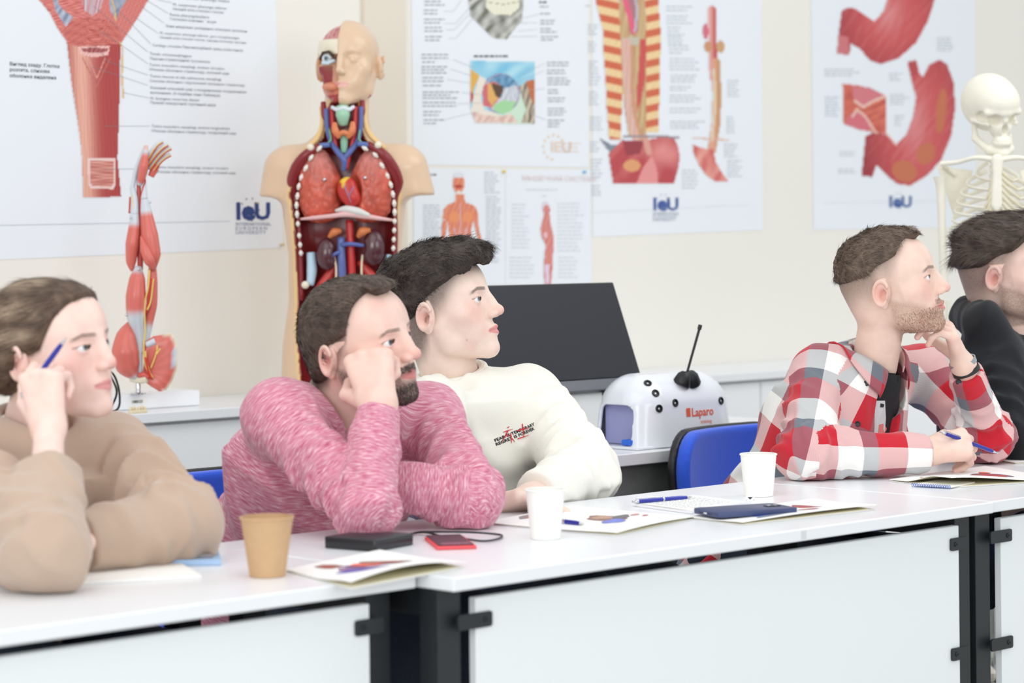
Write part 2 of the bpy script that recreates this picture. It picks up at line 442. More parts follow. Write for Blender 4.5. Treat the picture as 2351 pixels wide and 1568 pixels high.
# ================================================================== people: heads, hands, bodies, clothes, hair
M_SKIN = mat('skin', rough=0.48, spec=0.35, sss=0.06, vcol=True, bump=(700, 0.2, 0.0005), noise=(45, 0.05))
M_EYE = mat('eyeball', rough=0.12, spec=0.6, vcol=True)
def head_axes(yaw, pitch, roll):
    """rows: the person's right, forward, up. yaw 90 looks along +X, 180 at the camera"""
    M = Matrix.Rotation(-math.radians(yaw), 3, 'Z') @ Matrix.Rotation(math.radians(pitch), 3, 'X') @ Matrix.Rotation(math.radians(roll), 3, 'Y')
    return np.array(M).T
EAR = np.array([0.076, -0.020, -0.004])
def ear_sdf(q):
    """q with |x|"""
    c, s = math.cos(0.34), math.sin(0.34)
    p = q - np.array([0.0745, -0.019, -0.002], np.float32)
    out = p[:, 0]*c - p[:, 1]*s            # outward
    al = p[:, 0]*s + p[:, 1]*c             # forward along the ear
    up = p[:, 2] + 0.10*al
    al = al - 0.18*up
    rr = np.sqrt((al/0.0190)**2 + ((up-0.002)/0.0285)**2) + 1e-6
    ring = np.sqrt(((rr-0.88)*0.018)**2 + (out-0.0125)**2) - 0.0031
    ring = smax(ring, (al-0.012) - np.maximum(0, up-0.006)*1.0, 0.004)
    plate = np.sqrt((al/0.0178)**2 + (up/0.029)**2 + ((out-0.0020)/0.0078)**2)
    plate = (plate-1)*0.0065
    concha = s_ell(np.stack([out, al, up], 1), (0.0115, 0.003, -0.004), (0.0120, 0.0088, 0.0130))
    anti = np.sqrt((np.sqrt((al/0.0115)**2+((up+0.001)/0.019)**2)-0.95)**2*0.0001 + (out-0.0085)**2) - 0.0026
    lobe = s_ell(np.stack([out, al, up], 1), (0.006, 0.003, -0.025), (0.0045, 0.007, 0.0085))
    tragus = s_ell(np.stack([out, al, up], 1), (0.007, 0.0115, -0.006), (0.0045, 0.0035, 0.006))
    d = smin(plate, anti, 0.003)
    d = smax(d, -concha, 0.003)
    d = smin(smin(d, ring, 0.0025), lobe, 0.005)
    return smin(d, tragus, 0.003)
def head_core(p, w=1.0, jaw=1.0):
    q = p.copy(); q[:, 0] = np.abs(q[:, 0])/w
    d = s_ell(q, (0, -0.016, 0.032), (0.0765, 0.097, 0.087))
    d = smin(d, s_ell(q, (0, 0.028, 0.045), (0.062, 0.062, 0.060)), 0.03)
    d = smin(d, s_ell(q, (0, 0.024, -0.030), (0.056, 0.056, 0.072)), 0.03)
    d = smin(d, s_ell(q, (0, -0.05, -0.03), (0.055, 0.045, 0.05)), 0.03)
    return q, d
def head_sdf(p, o):
    jw = o.get('jaw', 1.0)
    q, d = head_core(p, o.get('w', 1.0))
    d = smin(d, s_sph(q, (0.045, 0.047, -0.014), 0.0215), 0.022)
    d = smin(d, s_ell(q, (0.028, 0.044, -0.046), (0.026, 0.030, 0.032)), 0.02)
    d = smin(d, s_cap(q, (0.054*jw, -0.008, -0.030), (0.046*jw, 0.004, -0.066), 0.014, 0.013), 0.026)
    d = smin(d, s_cap(q, (0.046*jw, 0.004, -0.066), (0.013, 0.068, -0.094), 0.013, 0.0145), 0.026)
    d = smin(d, s_sph(q, (0, 0.0750, -0.0885), 0.0160), 0.015)
    d = smin(d, s_ell(q, (0, 0.064, -0.055), (0.030, 0.0285, 0.028)), 0.016)
    d = smin(d, s_cap(q, (0.008, 0.0815, 0.027), (0.040, 0.068, 0.031), 0.0085, 0.0075), 0.010)
    d = smax(d, -s_ell(q, (0.032, 0.096, 0.011), (0.0185, 0.0185, 0.0120)), 0.012)
    lid = s_sph(q, (0.031, 0.0680, 0.010), 0.0150)
    d = smin(d, lid, 0.004)
    op = s_ell(q, (0.0330, 0.0830, 0.0092), (0.0150, 0.0135, 0.0052*o.get('open', 1.0)))
    d = smax(d, -op, 0.0012)
    d = smin(d, s_cap(q, (0.018, 0.0815, 0.0170), (0.046, 0.0700, 0.0150), 0.0016), 0.004)
    nl = o.get('nose', 1.0)
    d = smin(d, s_ell(q, (0, 0.082, -0.008), (0.0125, 0.0200, 0.0270)), 0.008)
    d = smin(d, s_cap(q, (0, 0.0855, 0.026), (0, 0.083+0.0205*nl, -0.016), 0.0068, 0.0078), 0.012)
    d = smin(d, s_sph(q, (0, 0.083+0.0245*nl, -0.0205), 0.0102), 0.007)
    d = smin(d, s_ell(q, (0.0115, 0.095, -0.0255), (0.0072, 0.0115, 0.0075)), 0.005)
    d = smax(d, -s_ell(q, (0.0062, 0.103, -0.034), (0.0033, 0.006, 0.0042)), 0.002)
    d = smin(d, s_cap(q, (0.0, 0.0925, -0.0500), (0.021, 0.079, -0.0552), 0.0052, 0.0022), 0.0035)
    d = smin(d, s_cap(q, (0.0, 0.0910, -0.0622), (0.018, 0.0795, -0.0592), 0.0060, 0.0022), 0.0035)
    d = smax(d, -s_cap(q, (0, 0.0985, -0.0562), (0.0245, 0.0825, -0.0568), 0.0017, 0.0010), 0.0018)
    e = ear_sdf(q)
    d = smin(d, e, 0.004)
    return d
def face_colors(P_, o):
    """P_ in head coordinates (sRGB 0-1 triples returned as linear)"""
    x, y, z = P_[:, 0], P_[:, 1], P_[:, 2]; ax = np.abs(x)
    base = np.array(srgb(*o['skin'])); red = np.array(srgb(*o.get('red', (222, 140, 128)))); C = np.tile(base, (len(P_), 1))
    rnd = np.random.default_rng(11).uniform(0, 1, len(P_))
    def mix(m, c):
        nonlocal C
        m = np.clip(m, 0, 1)[:, None]; C = C*(1-m) + np.asarray(c)*m
    g = lambda cx_, cy_, cz_, r: np.exp(-(((ax-cx_)**2+(y-cy_)**2+(z-cz_)**2)/r**2))
    mix(0.42*g(0.042, 0.065, -0.018, 0.024), red); mix(0.55*g(0, 0.112, -0.022, 0.013), red)
    mix(0.5*g(0.082, -0.025, 0.0, 0.022)*(ax > 0.074), red); mix(0.22*wave(P_, 90, 2)*sst(y, 0, 0.06), red)
    mix(0.25*g(0.031, 0.08, 0.010, 0.015), red*0.8)
    lip = sst(y, 0.080, 0.085)*(1-sst(np.abs((z+0.0562) + 0.0*x) - (0.0088-ax*0.26), 0, 0.002))*(ax < 0.0245)
    mix(0.85*lip, srgb(*o.get('lip', (196, 112, 112))))
    hairc = np.array(srgb(*o['hair']))
    # eyebrows
    bz = 0.0285 + 0.10*np.minimum(ax-0.012, 0.022) - 0.45*np.maximum(ax-0.037, 0)
    br = sst(y, 0.05, 0.06)*(1-sst(np.abs(z-bz), 0.0022, 0.0046))*sst(ax, 0.009, 0.016)*(1-sst(ax, 0.046, 0.053))
    st = 0.75+0.25*rnd
    mix(o.get('brow', 0.8)*br*st, hairc*0.8)
    # lash line
    ll = (np.abs(np.sqrt((ax-0.031)**2+(y-0.0680)**2+(z-0.010)**2)-0.0150) < 0.003)*(z > 0.0105)*(z < 0.0165)*np.exp(-((z-(0.0135-0.10*np.abs(ax-0.031)))/0.0016)**2)
    mix(0.6*ll, hairc*0.5)
    # beard
    if 'beard' in o:
        B = o['beard']
        low = sst(-z, 0.035, 0.052)*(1-sst(-y, -0.005, 0.02))
        ja = 1 - sst((z+0.053) - (0.045-y)*0.50, 0, 0.022)
        chinm = sst(y, 0.030, 0.055)*sst(-z, 0.066, 0.075)
        mus = sst(y, 0.074, 0.084)*(1-sst(np.abs(z+0.0425+ax*0.2), 0.004, 0.008))*(ax < 0.030)
        side = ja*sst(-z, -0.012, 0.008)*(1-sst(y, 0.055, 0.075)*(1-sst(-z, 0.05, 0.062)))*sst(y, -0.020, -0.006)
        side2 = (1-sst(np.abs(y-0.002-(-z)*0.15), 0.012, 0.02))*sst(-z, -0.03, 0.01)*(1-sst(-z, 0.03, 0.05))
        nk = 1-sst(-z, 0.112, 0.120)
        m = np.maximum(np.maximum(side*B[0], side2*B[1]), np.maximum(chinm*B[2], mus*B[3]))*nk
        if B[4]: m = np.maximum(m, B[4]*sst(y, 0.045, 0.055)*sst(-z, 0.045, 0.058)*(1-sst(np.abs(ax-0.030), 0.004, 0.009)))
        m = m*(1-lip)*(0.62+0.38*rnd)
        mix(m, np.array(srgb(*B[5])))
    # cropped hair on the scalp, fading downward
    zl, zt = o['fade']
    hl = hairline(P_, o)
    m = sst(hl, zl, zt)*o.get('fadek', 0.8)*(0.85+0.15*rnd)*(1-(ax > 0.0775)*(y < 0.02)*(y > -0.05)*(z < 0.03))
    mix(m, hairc*o.get('scalpk', 1.0))
    if 'spots' in o:
        for (sx, sy, sz, r) in o['spots']:
            mix(0.7*np.exp(-(((x-sx)**2+(y-sy)**2+(z-sz)**2)/r**2)), np.array(srgb(110, 66, 50)))
    return C.astype(np.float32)
def hairline(P_, o, key='hl'):
    """positive inside the haired scalp, metres above the local hairline; side, nape and forehead borders"""
    x, y, z = P_[:, 0], P_[:, 1], P_[:, 2]; ax = np.abs(x)
    ys = np.array([-0.13, -0.09, -0.05, -0.035, -0.02, 0.0, 0.02, 0.035, 0.05, 0.065, 0.08, 0.10])
    zs = np.array(o.get(key, [-0.06, -0.06, -0.045, -0.03, 0.022, 0.022, 0.035, 0.050, 0.064, 0.070, 0.074, 0.076]))
    hz = np.interp(y, ys, zs) + o.get('peak', 0.0)*np.clip((ax-0.022)/0.03, 0, 1)*sst(y, 0.02, 0.05)
    return (z - hz).astype(np.float32)
def hair_sdf(p, o):
    q, d = head_core(p, o.get('w', 1.0))
    hl = hairline(p, o, 'tl')           # how far inside the long hair
    n = wave(p*np.array([1, 0.45, 1], np.float32), 150, 3, warp=2.0)*o.get('lump', 0.002) + wave(p, 420, 7, warp=1.5)*o.get('lump', 0.002)*0.45
    T = o['thick'](p)
    th = -0.004 + (T+0.004)*sst(hl, -0.003, o.get('soft', 0.022)) + n*sst(hl, 0, 0.02)
    e = d - th
    for c, r, k in o.get('tufts', []): e = smin(e, s_ell(p, c, r) + n, k)
    return e
def ribbons(roots, normals, dirs, lens, width, lift, curl, name, m, parent, cols, seg=4, seed=1):
    rng = np.random.default_rng(seed); n = len(roots)
    V = np.zeros((n, seg+1, 2, 3), np.float32)
    side = np.cross(normals, dirs); side /= np.linalg.norm(side, axis=1)[:, None]+1e-9
    ph = rng.uniform(0, 6.28, n)
    for k in range(seg+1):
        t = k/seg; w = width*(1-0.85*t**1.5)
        c = roots + dirs*(lens*t)[:, None] + normals*(lift*lens*(t - 0.7*t*t))[:, None] + side*(curl*lens*np.sin(ph+t*3.5))[:, None] - np.outer(lens*0.10*t*t, [0, 0, 1])
        V[:, k, 0] = c - side*w[:, None] if hasattr(w, 'shape') else c - side*w
        V[:, k, 1] = c + side*w[:, None] if hasattr(w, 'shape') else c + side*w
    idx = np.arange(n)[:, None]*(seg+1)*2
    Q = np.concatenate([np.concatenate([idx+2*k, idx+2*k+1, idx+2*k+3, idx+2*k+2], 1) for k in range(seg)])
    me = mesh_from(name, V.reshape(-1, 3), Q, [m], True, np.repeat(cols, (seg+1)*2, 0))
    o_ = obj(name, me, parent); o_['kind'] = 'stuff'
    return o_
def hand_prims(Wr, D, N, side, curl, thumb, sc=1.0, spread=1.0, base=0.0):
    """Wr wrist, D toward the fingers, N out of the palm, side +1 when the thumb lies along D x N"""
    D = nrm(D); N = nrm(np.asarray(N) - D*np.dot(N, D)); T = np.cross(D, N)*side
    off = [0.029, 0.010, -0.010, -0.027]; lk = [0.088, 0.090, 0.085, 0.078]
    L = [(0.041, 0.025, 0.019), (0.046, 0.029, 0.020), (0.042, 0.027, 0.020), (0.033, 0.020, 0.018)]
    R_ = [(0.0098, 0.0090, 0.0082, 0.0070), (0.0100, 0.0092, 0.0084, 0.0072), (0.0096, 0.0088, 0.0080, 0.0068), (0.0085, 0.0078, 0.0070, 0.0062)]
    palm = []; fingers = []
    for i in range(4):
        K = Wr + (D*lk[i] + T*off[i] - N*0.002)*sc
        palm.append((Wr + (T*off[i]*0.45 + D*0.004)*sc, K, 0.0155*sc, 0.0125*sc))
        p = K; a = math.radians(curl[i][0]); ch = []
        d0 = nrm(D + T*off[i]*2.2*spread)
        for j in range(3):
            if j: a += math.radians(curl[i][j])
            dd = d0*math.cos(a) + N*math.sin(a); p2 = p + dd*L[i][j]*sc
            ch.append((p, p2, R_[i][j]*sc, R_[i][j+1]*sc)); p = p2
        fingers.append(ch)
    p = Wr + (D*0.022 + T*0.022 + N*0.004)*sc; ch = []
    for j, (l, ra, rb) in enumerate(((0.046, 0.0165, 0.0118), (0.034, 0.0112, 0.0100), (0.028, 0.0100, 0.0080))):
        v = thumb[j]; dd = nrm(D*v[0] + T*v[1] + N*v[2]); p2 = p + dd*l*sc; ch.append((p, p2, ra*sc, rb*sc)); p = p2
    return dict(palm=palm, fingers=fingers, thumb=ch, tip=fingers, D=D, N=N, T=T, W=np.asarray(Wr, float))
def hand_sdf(p, h):
    d = None
    for c in h['palm']:
        e = s_cap(p, *c); d = e if d is None else smin(d, e, 0.014)
    # flatten the palm a little
    for ch in h['fingers']:
        f = None
        for c in ch:
            e = s_cap(p, *c); f = e if f is None else smin(f, e, 0.0025)
        f = smin(f, s_sph(p, ch[0][0] - h['N']*0.002, ch[0][2]*1.02), 0.003)
        d = smin(d, f, 0.0045)
    t = None
    for c in h['thumb']:
        e = s_cap(p, *c); t = e if t is None else smin(t, e, 0.004)
    return smin(d, t, 0.007)
def arm_frame(a, b):
    z = nrm(np.asarray(b)-np.asarray(a)); x = nrm(np.cross(z, [0.1, 0.3, 0.95])); return np.array([x, np.cross(z, x), z])
def bounds(pts, pad):
    A = np.array(pts); return A.min(0)-pad, A.max(0)+pad
def limb_folds(p, a, b, amp, freq=70, near=1.0, seed=0, end=None):
    """creases that ring a sleeve, strongest toward b when near=1"""
    a = np.asarray(a, np.float32); b = np.asarray(b, np.float32); L = float(np.linalg.norm(b-a)); ax = (b-a)/L
    t = (p-a)@ax; r = p-a-t[:, None]*ax; rad = np.sqrt((r**2).sum(1))
    fr = arm_frame(a, b); th = np.arctan2(r@fr[1].astype(np.float32), r@fr[0].astype(np.float32))
    w = sst(t/L, 1-near-0.35, 1.0) if near > 0 else 1-sst(t/L, 0.0, -near)
    f = np.sin(t*freq + 1.7*np.sin(th+seed) + 0.9*np.sin(2*th+seed*2) + 1.2*wave(p, 22, seed))
    f = 1-np.abs(f)*1.6
    mask = w*(rad < 0.12)*sst(t, -0.05, 0.0)*(1-sst(t, L, L+0.05))*(0.55+0.45*np.sin(th*1.0+seed*1.3))
    return f*amp*mask
def crease(p, freq, seed=0, pw=2):
    n = wave(p, freq, seed, n=3, warp=1.6); return sst(1-np.abs(n)*1.6, 0, 1)
def sleeve_uv(p, segs, torso):
    """cloth coordinates: nearest segment's (around, along)"""
    best = np.full(len(p), 1e9, np.float32); uvw = []; sel = np.zeros(len(p), int)
    for (a, b, ra, rb, off) in segs:
        a = np.asarray(a, np.float32); b = np.asarray(b, np.float32); L = float(np.linalg.norm(b-a)); ax = (b-a)/L
        d = s_cap(p, a, b, ra, rb); t = (p-a)@ax; fr = arm_frame(a, b)
        r = p-a-t[:, None]*ax; th = np.arctan2(r@fr[1].astype(np.float32), r@fr[0].astype(np.float32))
        m = d < best; best[m] = d[m]; sel[m] = len(uvw); uvw.append(np.stack([th*0.055, t+off], 1))
    o_, R, f = torso
    q = (p-np.asarray(o_, np.float32))@R.T.astype(np.float32); d = f(p)-0.004; m = d < best; sel[m] = len(uvw)
    uvw.append(np.stack([np.arctan2(q[:, 0], q[:, 1]+0.0)*0.17, q[:, 2]], 1))
    return uvw, sel
PRINT_T = []; TEES = {}
def make_person(name, s):
    import time; t0 = time.time()
    root = thing(name, (*s['pelvis'][:2], 0.0), s['label'], 'person', s.get('group'))
    H = s['head']; R = head_axes(*H['rot']); sc = H.get('scale', 1.0)
    C0 = np.asarray(H['ear'], float) - (EAR*sc)@R
    loc = lambda p: (((p - C0.astype(np.float32))@R.T.astype(np.float32))/sc).astype(np.float32)
    wor = lambda q: (q*sc)@R + C0
    nb = np.asarray(s['neck'], float)                       # base of the neck, world
    nbl = loc(nb[None].astype(np.float32))[0]
    nr = H.get('neck_r', 0.056)
    def fh(q):
        d = head_sdf(q, H)
        nk = s_cap(q, (0, -0.032, -0.040), nbl, nr, nr*H.get('cone', 1.06))
        d = smin(d, nk, 0.014)
        return d
    # -- skin: head, torso, arms and hands as one mesh
    lo = np.minimum([-0.098, -0.125, -0.125], nbl-nr*1.1); hi = np.maximum([0.098, 0.125, 0.130], nbl+nr*1.1)
    Vh, Qh = extract(fh, lo, hi, s.get('res', 0.0019))
    Ch = face_colors(Vh.astype(np.float32), H)
    parts = [(wor(Vh), Qh)]; cols = [Ch]
    skin = np.array(srgb(*H['skin'])); redc = np.array(srgb(*H.get('red', (222, 140, 128))))
    shR, shL = s['shR'], s['shL']; ctr = (np.asarray(shR)+np.asarray(shL))/2
    up = nrm(nb - s['pelvis']); rt = np.asarray(shR)-np.asarray(shL); rt = nrm(rt - up*np.dot(rt, up)); fw = np.cross(up, rt)
    TR = np.array([rt, fw, up]); LT = float(np.linalg.norm(nb-s['pelvis']))
    b = s.get('build', 1.0); dpt = s.get('depth', 1.0)
    zs = np.array([-0.12, 0.0, 0.10, 0.22, 0.33, 0.40, LT-0.05, LT+0.0])
    zs[5] = max(0.36, LT-0.14); zs[4] = zs[5]-0.08
    rx = np.array([0.14, 0.165, 0.155, 0.155, 0.165, 0.168, 0.12, 0.055])*b
    ry = np.array([0.10, 0.115, 0.115, 0.112, 0.115, 0.105, 0.075, 0.050])*b*dpt
    yo = np.array([0, 0, 0.01, 0.012, 0.012, 0.0, -0.008, -0.008])
    def torso(p, g=0.0): return s_loft(p, s['pelvis'], TR, zs, rx+g, ry+g, yo, 2.25)
    ua, ea, wa = s.get('arm_r', (0.040, 0.034, 0.026))
    arms = [(shR, s['elR'], s['wrR']), (shL, s['elL'], s['wrL'])]
    def fb(p):
        d = torso(p, -0.012)
        for a, e, w_ in arms:
            d = smin(d, s_cap(p, a, e, ua, ea), 0.04)
            d = smin(d, s_cap(p, e, w_, ea, wa), 0.015)
        for k in ('kneeR', 'kneeL'):
            if k in s:
                hip = np.asarray(s['pelvis']) + rt*(0.09 if k == 'kneeR' else -0.09)
                d = smin(d, s_cap(p, hip, s[k], 0.072, 0.050), 0.03)
                d = smin(d, s_cap(p, s[k], s['foot'+k[-1]], 0.050, 0.035), 0.02)
        return d
    pts = [s['pelvis'], nb] + [x for a in arms for x in a] + [s[k] for k in ('kneeR', 'kneeL', 'footR', 'footL') if k in s]
    lo, hi = bounds(pts, 0.20); lo[2] = max(lo[2], 0.03)
    Vb, Qb = extract(fb, lo, hi, 0.012); parts.append((Vb, Qb)); cols.append(np.tile(skin, (len(Vb), 1)))
    for h, el in s.get('hands', []):
        tips = [c[1] for f in h['fingers'] for c in f] + [c[1] for c in h['thumb']] + [h['W']]
        Wv = h['W']; fa = Wv + nrm(np.asarray(el)-Wv)*h.get('fore', 0.10)
        fl = h.get('wr', wa)
        def fhand(p):
            d = hand_sdf(p, h)
            return smin(d, s_cap(p, fa, Wv, fl*1.18, fl), 0.018)
        lo, hi = bounds(tips+[fa], 0.045)
        v, q = extract(fhand, lo, hi, 0.0019)
        parts.append((v, q)); c = np.tile(skin*h.get('tone', 1.0), (len(v), 1)); k = np.zeros(len(v))
        for f in h['fingers']:
            for cc in (f[0][0], f[1][0], f[2][1]): k = np.maximum(k, np.exp(-((v-cc)**2).sum(1)/0.011**2))
        k = np.clip(k*0.30 + 0.10*wave(v.astype(np.float32), 120, 4), 0, 1)[:, None]; c = c*(1-k)+redc*k
        # nails
        for f in h['fingers'] + [h['thumb']]:
            a_, b_ = f[2][0], f[2][1]; dd = nrm(b_-a_); nn = -h['N'] if f is not h['thumb'] else -h['N']
            nn = nrm(nn - dd*np.dot(nn, dd)); cc = b_ + nn*f[2][3]*0.95 - dd*0.001
            m = np.exp(-((v-cc)**2).sum(1)/0.0055**2)[:, None]; c = c*(1-0.35*m) + np.array(srgb(240, 200, 192))*0.35*m
        cols.append(c)
    V, Q = join_meshes(parts)
    me = mesh_from('body', V, Q, [M_SKIN], True, np.concatenate(cols).astype(np.float32))
    body = obj('body', me, root)
    # -- eyes
    for sx in (1, -1):
        mb = MB(); c = np.array([0.031*sx*H.get('w', 1.0), 0.0680, 0.010]); gz = nrm(H.get('gaze', (0, 1, 0)))
        n1, n2 = 24, 16; sph = MB().sphere((0, 0, 0), 0.0137, n1, n2); v = np.array(sph.V)
        z_ = gz; x_ = nrm(np.cross([0, 0, 1], z_)); y_ = np.cross(z_, x_)
        v = v@np.array([x_, y_, z_])
        ang = np.arccos(np.clip((v@gz)/0.0137, -1, 1))
        ccol = np.tile(np.array(srgb(232, 228, 226)), (len(v), 1)); ir = np.array(srgb(*H.get('iris', (120, 132, 140))))
        ccol[ang < 0.50] = ir*0.9; ccol[ang < 0.36] = ir; ccol[ang < 0.2] = (0.004, 0.004, 0.004)
        me = mesh_from('eye', wor(v+c), sph.F, [M_EYE], True, ccol)
        obj('eye', me, root)
    # -- hair
    if 'tl' in H:
        lo = np.array([-0.125, -0.150, -0.09]); hi = np.array([0.125, 0.150, 0.165])
        Vc, Qc = extract(lambda q: hair_sdf(q, H), lo, hi, 0.0026)
        hc = np.array(srgb(*H['hair'])); nz = wave(Vc.astype(np.float32)*np.array([1, .5, 1], np.float32), 260, 2, warp=2)
        Cc = hc*(1+0.35*nz[:, None])
        if 'haircol' in H: Cc = H['haircol'](Vc, Cc)
        me = mesh_from('hair', wor(Vc), Qc, [mat('hair', rough=0.55, spec=0.3, vcol=True, bump=(500, 0.5, 0.002))], True, Cc.astype(np.float32))
        hob = obj('hair', me, root)
        # strands
        nS = H.get('strands', 5000); rng = np.random.default_rng(5)
        hl = hairline(Vc.astype(np.float32), H, 'tl'); qq, dcore = head_core(Vc.astype(np.float32), H.get('w', 1.0))
        ok = np.where((hl > 0.001) & (dcore > -0.002))[0]
        nrmv = np.zeros(len(me.vertices)*3, np.float32); me.vertices.foreach_get('normal', nrmv)
        Nw = nrmv.reshape(-1, 3)
        pick = rng.choice(ok, nS); rp = Vc[pick].astype(np.float32); nl = Nw[pick]@R.T
        d0 = H['flow'](rp); d0 = d0 + H.get('wav', 0.25)*np.stack([wave(rp, 70, s_, warp=2) for s_ in (1, 4, 8)], 1) + rng.normal(0, 0.07, d0.shape)
        d0 = d0 - nl*(d0*nl).sum(1)[:, None]; d0 /= np.linalg.norm(d0, axis=1)[:, None]+1e-9
        ln = H.get('len', 0.03)*rng.uniform(0.5, 1.2, nS)*np.clip(0.35+hl[pick]/0.05, 0.35, 1)
        cc = Cc[pick]*rng.uniform(0.55, 1.6, nS)[:, None]
        ribbons(wor(rp - nl*0.0012), Nw[pick], d0@R, ln*sc, np.full(nS, H.get('sw', 0.0006)), H.get('lift', 0.25), H.get('curl', 0.06), 'hair_strands', mat('hair_strand', rough=0.5, spec=0.35, vcol=True), hob, cc.astype(np.float32))
    if H.get('beardhair'):
        Bm = H['beardhair']; nB = Bm['n']; rng = np.random.default_rng(9)
        vv = Vh.astype(np.float32); msk = Bm['mask'](vv)
        pr = msk/(msk.sum()+1e-9); pick = rng.choice(len(vv), nB, p=pr)
        nv = np.zeros(len(body.data.vertices)*3, np.float32); body.data.vertices.foreach_get('normal', nv); nW = nv.reshape(-1, 3)[:len(Vh)][pick]
        dn = np.tile(np.array([0, 0.2, -1.0]), (nB, 1)) + rng.normal(0, 0.25, (nB, 3)); dn = dn@R
        dn = dn - nW*(dn*nW).sum(1)[:, None]; dn /= np.linalg.norm(dn, axis=1)[:, None]
        cc = np.tile(np.array(srgb(*Bm['col'])), (nB, 1))*rng.uniform(0.6, 1.5, nB)[:, None]
        ribbons(wor(Vh)[pick], nW, dn, Bm['len']*rng.uniform(0.6, 1.2, nB), np.full(nB, 0.00028), 0.7, 0.05, 'beard', mat('hair_strand', vcol=True), root, cc.astype(np.float32), seg=2)
    # -- garment
    G = s['shirt']; g = G.get('g', 0.010)
    nk_a = wor(np.array([0, -0.030, -0.02])); nkr = G.get('neck_r', nr*1.12)
    nkd = nrm(nk_a - nb)
    ca, ce, cw = G['r']
    cuffs = G.get('cuff', (0.0, 0.0))
    fold = G.get('fold', 0.006); fz = G.get('ff', 1.0)
    def fs(p):
        d = torso(p, g)
        d = d - wave(p, 16*fz, 5, warp=1.5)*fold*0.6 - crease(p*np.array([1, 1, 0.55], np.float32), 22*fz, 6)*fold*0.9
        d = smin(d, s_cap(p, np.asarray(shR)-rt*0.02, np.asarray(shL)+rt*0.02, G.get('yoke', 0.050)*b), 0.05)
        for q_ in (shR, shL):
            d = smin(d, s_cap(p, nb - up*0.040, np.asarray(q_)+up*0.004, 0.052*b, 0.046*b), 0.045)
        for i, (a, e, w_) in enumerate(arms):
            e = np.asarray(e); w2 = np.asarray(w_) + nrm(np.asarray(w_)-e)*cuffs[i]
            u_ = s_cap(p, a, e, ca, ce) - limb_folds(p, a, e, fold, 62*fz, 1.0, 1+i) - wave(p, 26*fz, 3+i, warp=2)*fold*0.4 - crease(p, 34*fz, 2+i)*fold*(0.35+0.9*np.exp(-((p-e.astype(np.float32))**2).sum(1)/0.09**2))
            l_ = s_cap(p, e, w2, ce, cw) - limb_folds(p, e, w2, fold, 75*fz, -0.8, 4+i) - wave(p, 30*fz, 9+i, warp=2)*fold*0.3 - crease(p, 40*fz, 5+i)*fold*(0.3+0.8*np.exp(-((p-e.astype(np.float32))**2).sum(1)/0.09**2))
            ax_ = nrm(w2-e); l_ = smax(l_, (p-w2.astype(np.float32))@ax_.astype(np.float32), 0.004)
            ar = smin(u_, l_, 0.022)
            if i == G.get('split', -1): d = smin(smin(d, u_, 0.035), l_, 0.007)
            else: d = smin(d, ar, G.get('k', 0.030))
        if 'extra' in G: d = G['extra'](p, d)
        # neck opening
        op = s_cap(p, nb - nkd*G.get('deep', 0.02) + fw*G.get('nfw', 0.0), nk_a+nkd*0.1, nkr*1.05, nkr*G.get('flare', 1.25))
        d = smax(d, -op, 0.006)
        for c_, r_ in G.get('cut', []): d = smax(d, -s_sph(p, c_, r_), 0.02)
        if 'open' in G:
            ql_ = (p-np.asarray(s['pelvis'], np.float32))@TR.T.astype(np.float32); wz = np.interp(ql_[:, 2], G['open'][0], G['open'][1])
            d = smax(d, -np.maximum(np.abs(ql_[:, 0]-G['open'][2])-wz, -ql_[:, 1]+0.02), 0.004)
        v_ = p@D2.astype(np.float32); vb = np.where(p@D1.astype(np.float32) < UL, VL+DD, VE+DD)
        d = np.where(v_ < vb+0.006, smax(d, ZT+0.0015-p[:, 2], 0.004), d)
        return d
    lo, hi = bounds([s['pelvis'], nb] + [x for a in arms for x in a], 0.19 + (0.03 if b > 1.1 else 0))
    Vs, Qs = extract(fs, lo, hi, G.get('res', 0.0046))
    kw = {}
    if G.get('uv'):
        segs = []
        for a, e, w_ in arms:
            L1 = float(np.linalg.norm(np.asarray(e)-a)); segs += [(a, e, ca, ce, 0.0), (e, w_, ce, cw, L1)]
        kw['puv'] = (segs, (s['pelvis'], TR, lambda p: torso(p, g)))
    me = mesh_from(G['name'], Vs, Qs, [G['mat']], True, G['colf'](Vs) if 'colf' in G else None)
    if kw:      # cloth coordinates per corner, one limb per face, so the weave breaks only at seams
        lst, _ = sleeve_uv(Vs.astype(np.float32), *kw['puv']); _, sel = sleeve_uv(Vs[Qs].mean(1).astype(np.float32), *kw['puv'])
        A3 = np.zeros((len(Qs), 4, 3), np.float32); st = np.stack(lst)
        A3[:, :, :2] = st[sel[:, None], Qs]
        u_ = A3[:, :, 0]; per = np.where(sel < len(lst)-1, 2*math.pi*0.055, 2*math.pi*0.17)[:, None]
        A3[:, :, 0] = np.where(u_.max(1, keepdims=True)-u_ > per/2, u_+per, u_)
        lv = np.zeros(len(me.loops), np.int32); me.loops.foreach_get('vertex_index', lv)
        if len(lv) == Qs.size: at = me.attributes.new('PUV', 'FLOAT_VECTOR', 'CORNER'); at.data.foreach_set('vector', A3.ravel())
    sh = obj(G['name'], me, root)
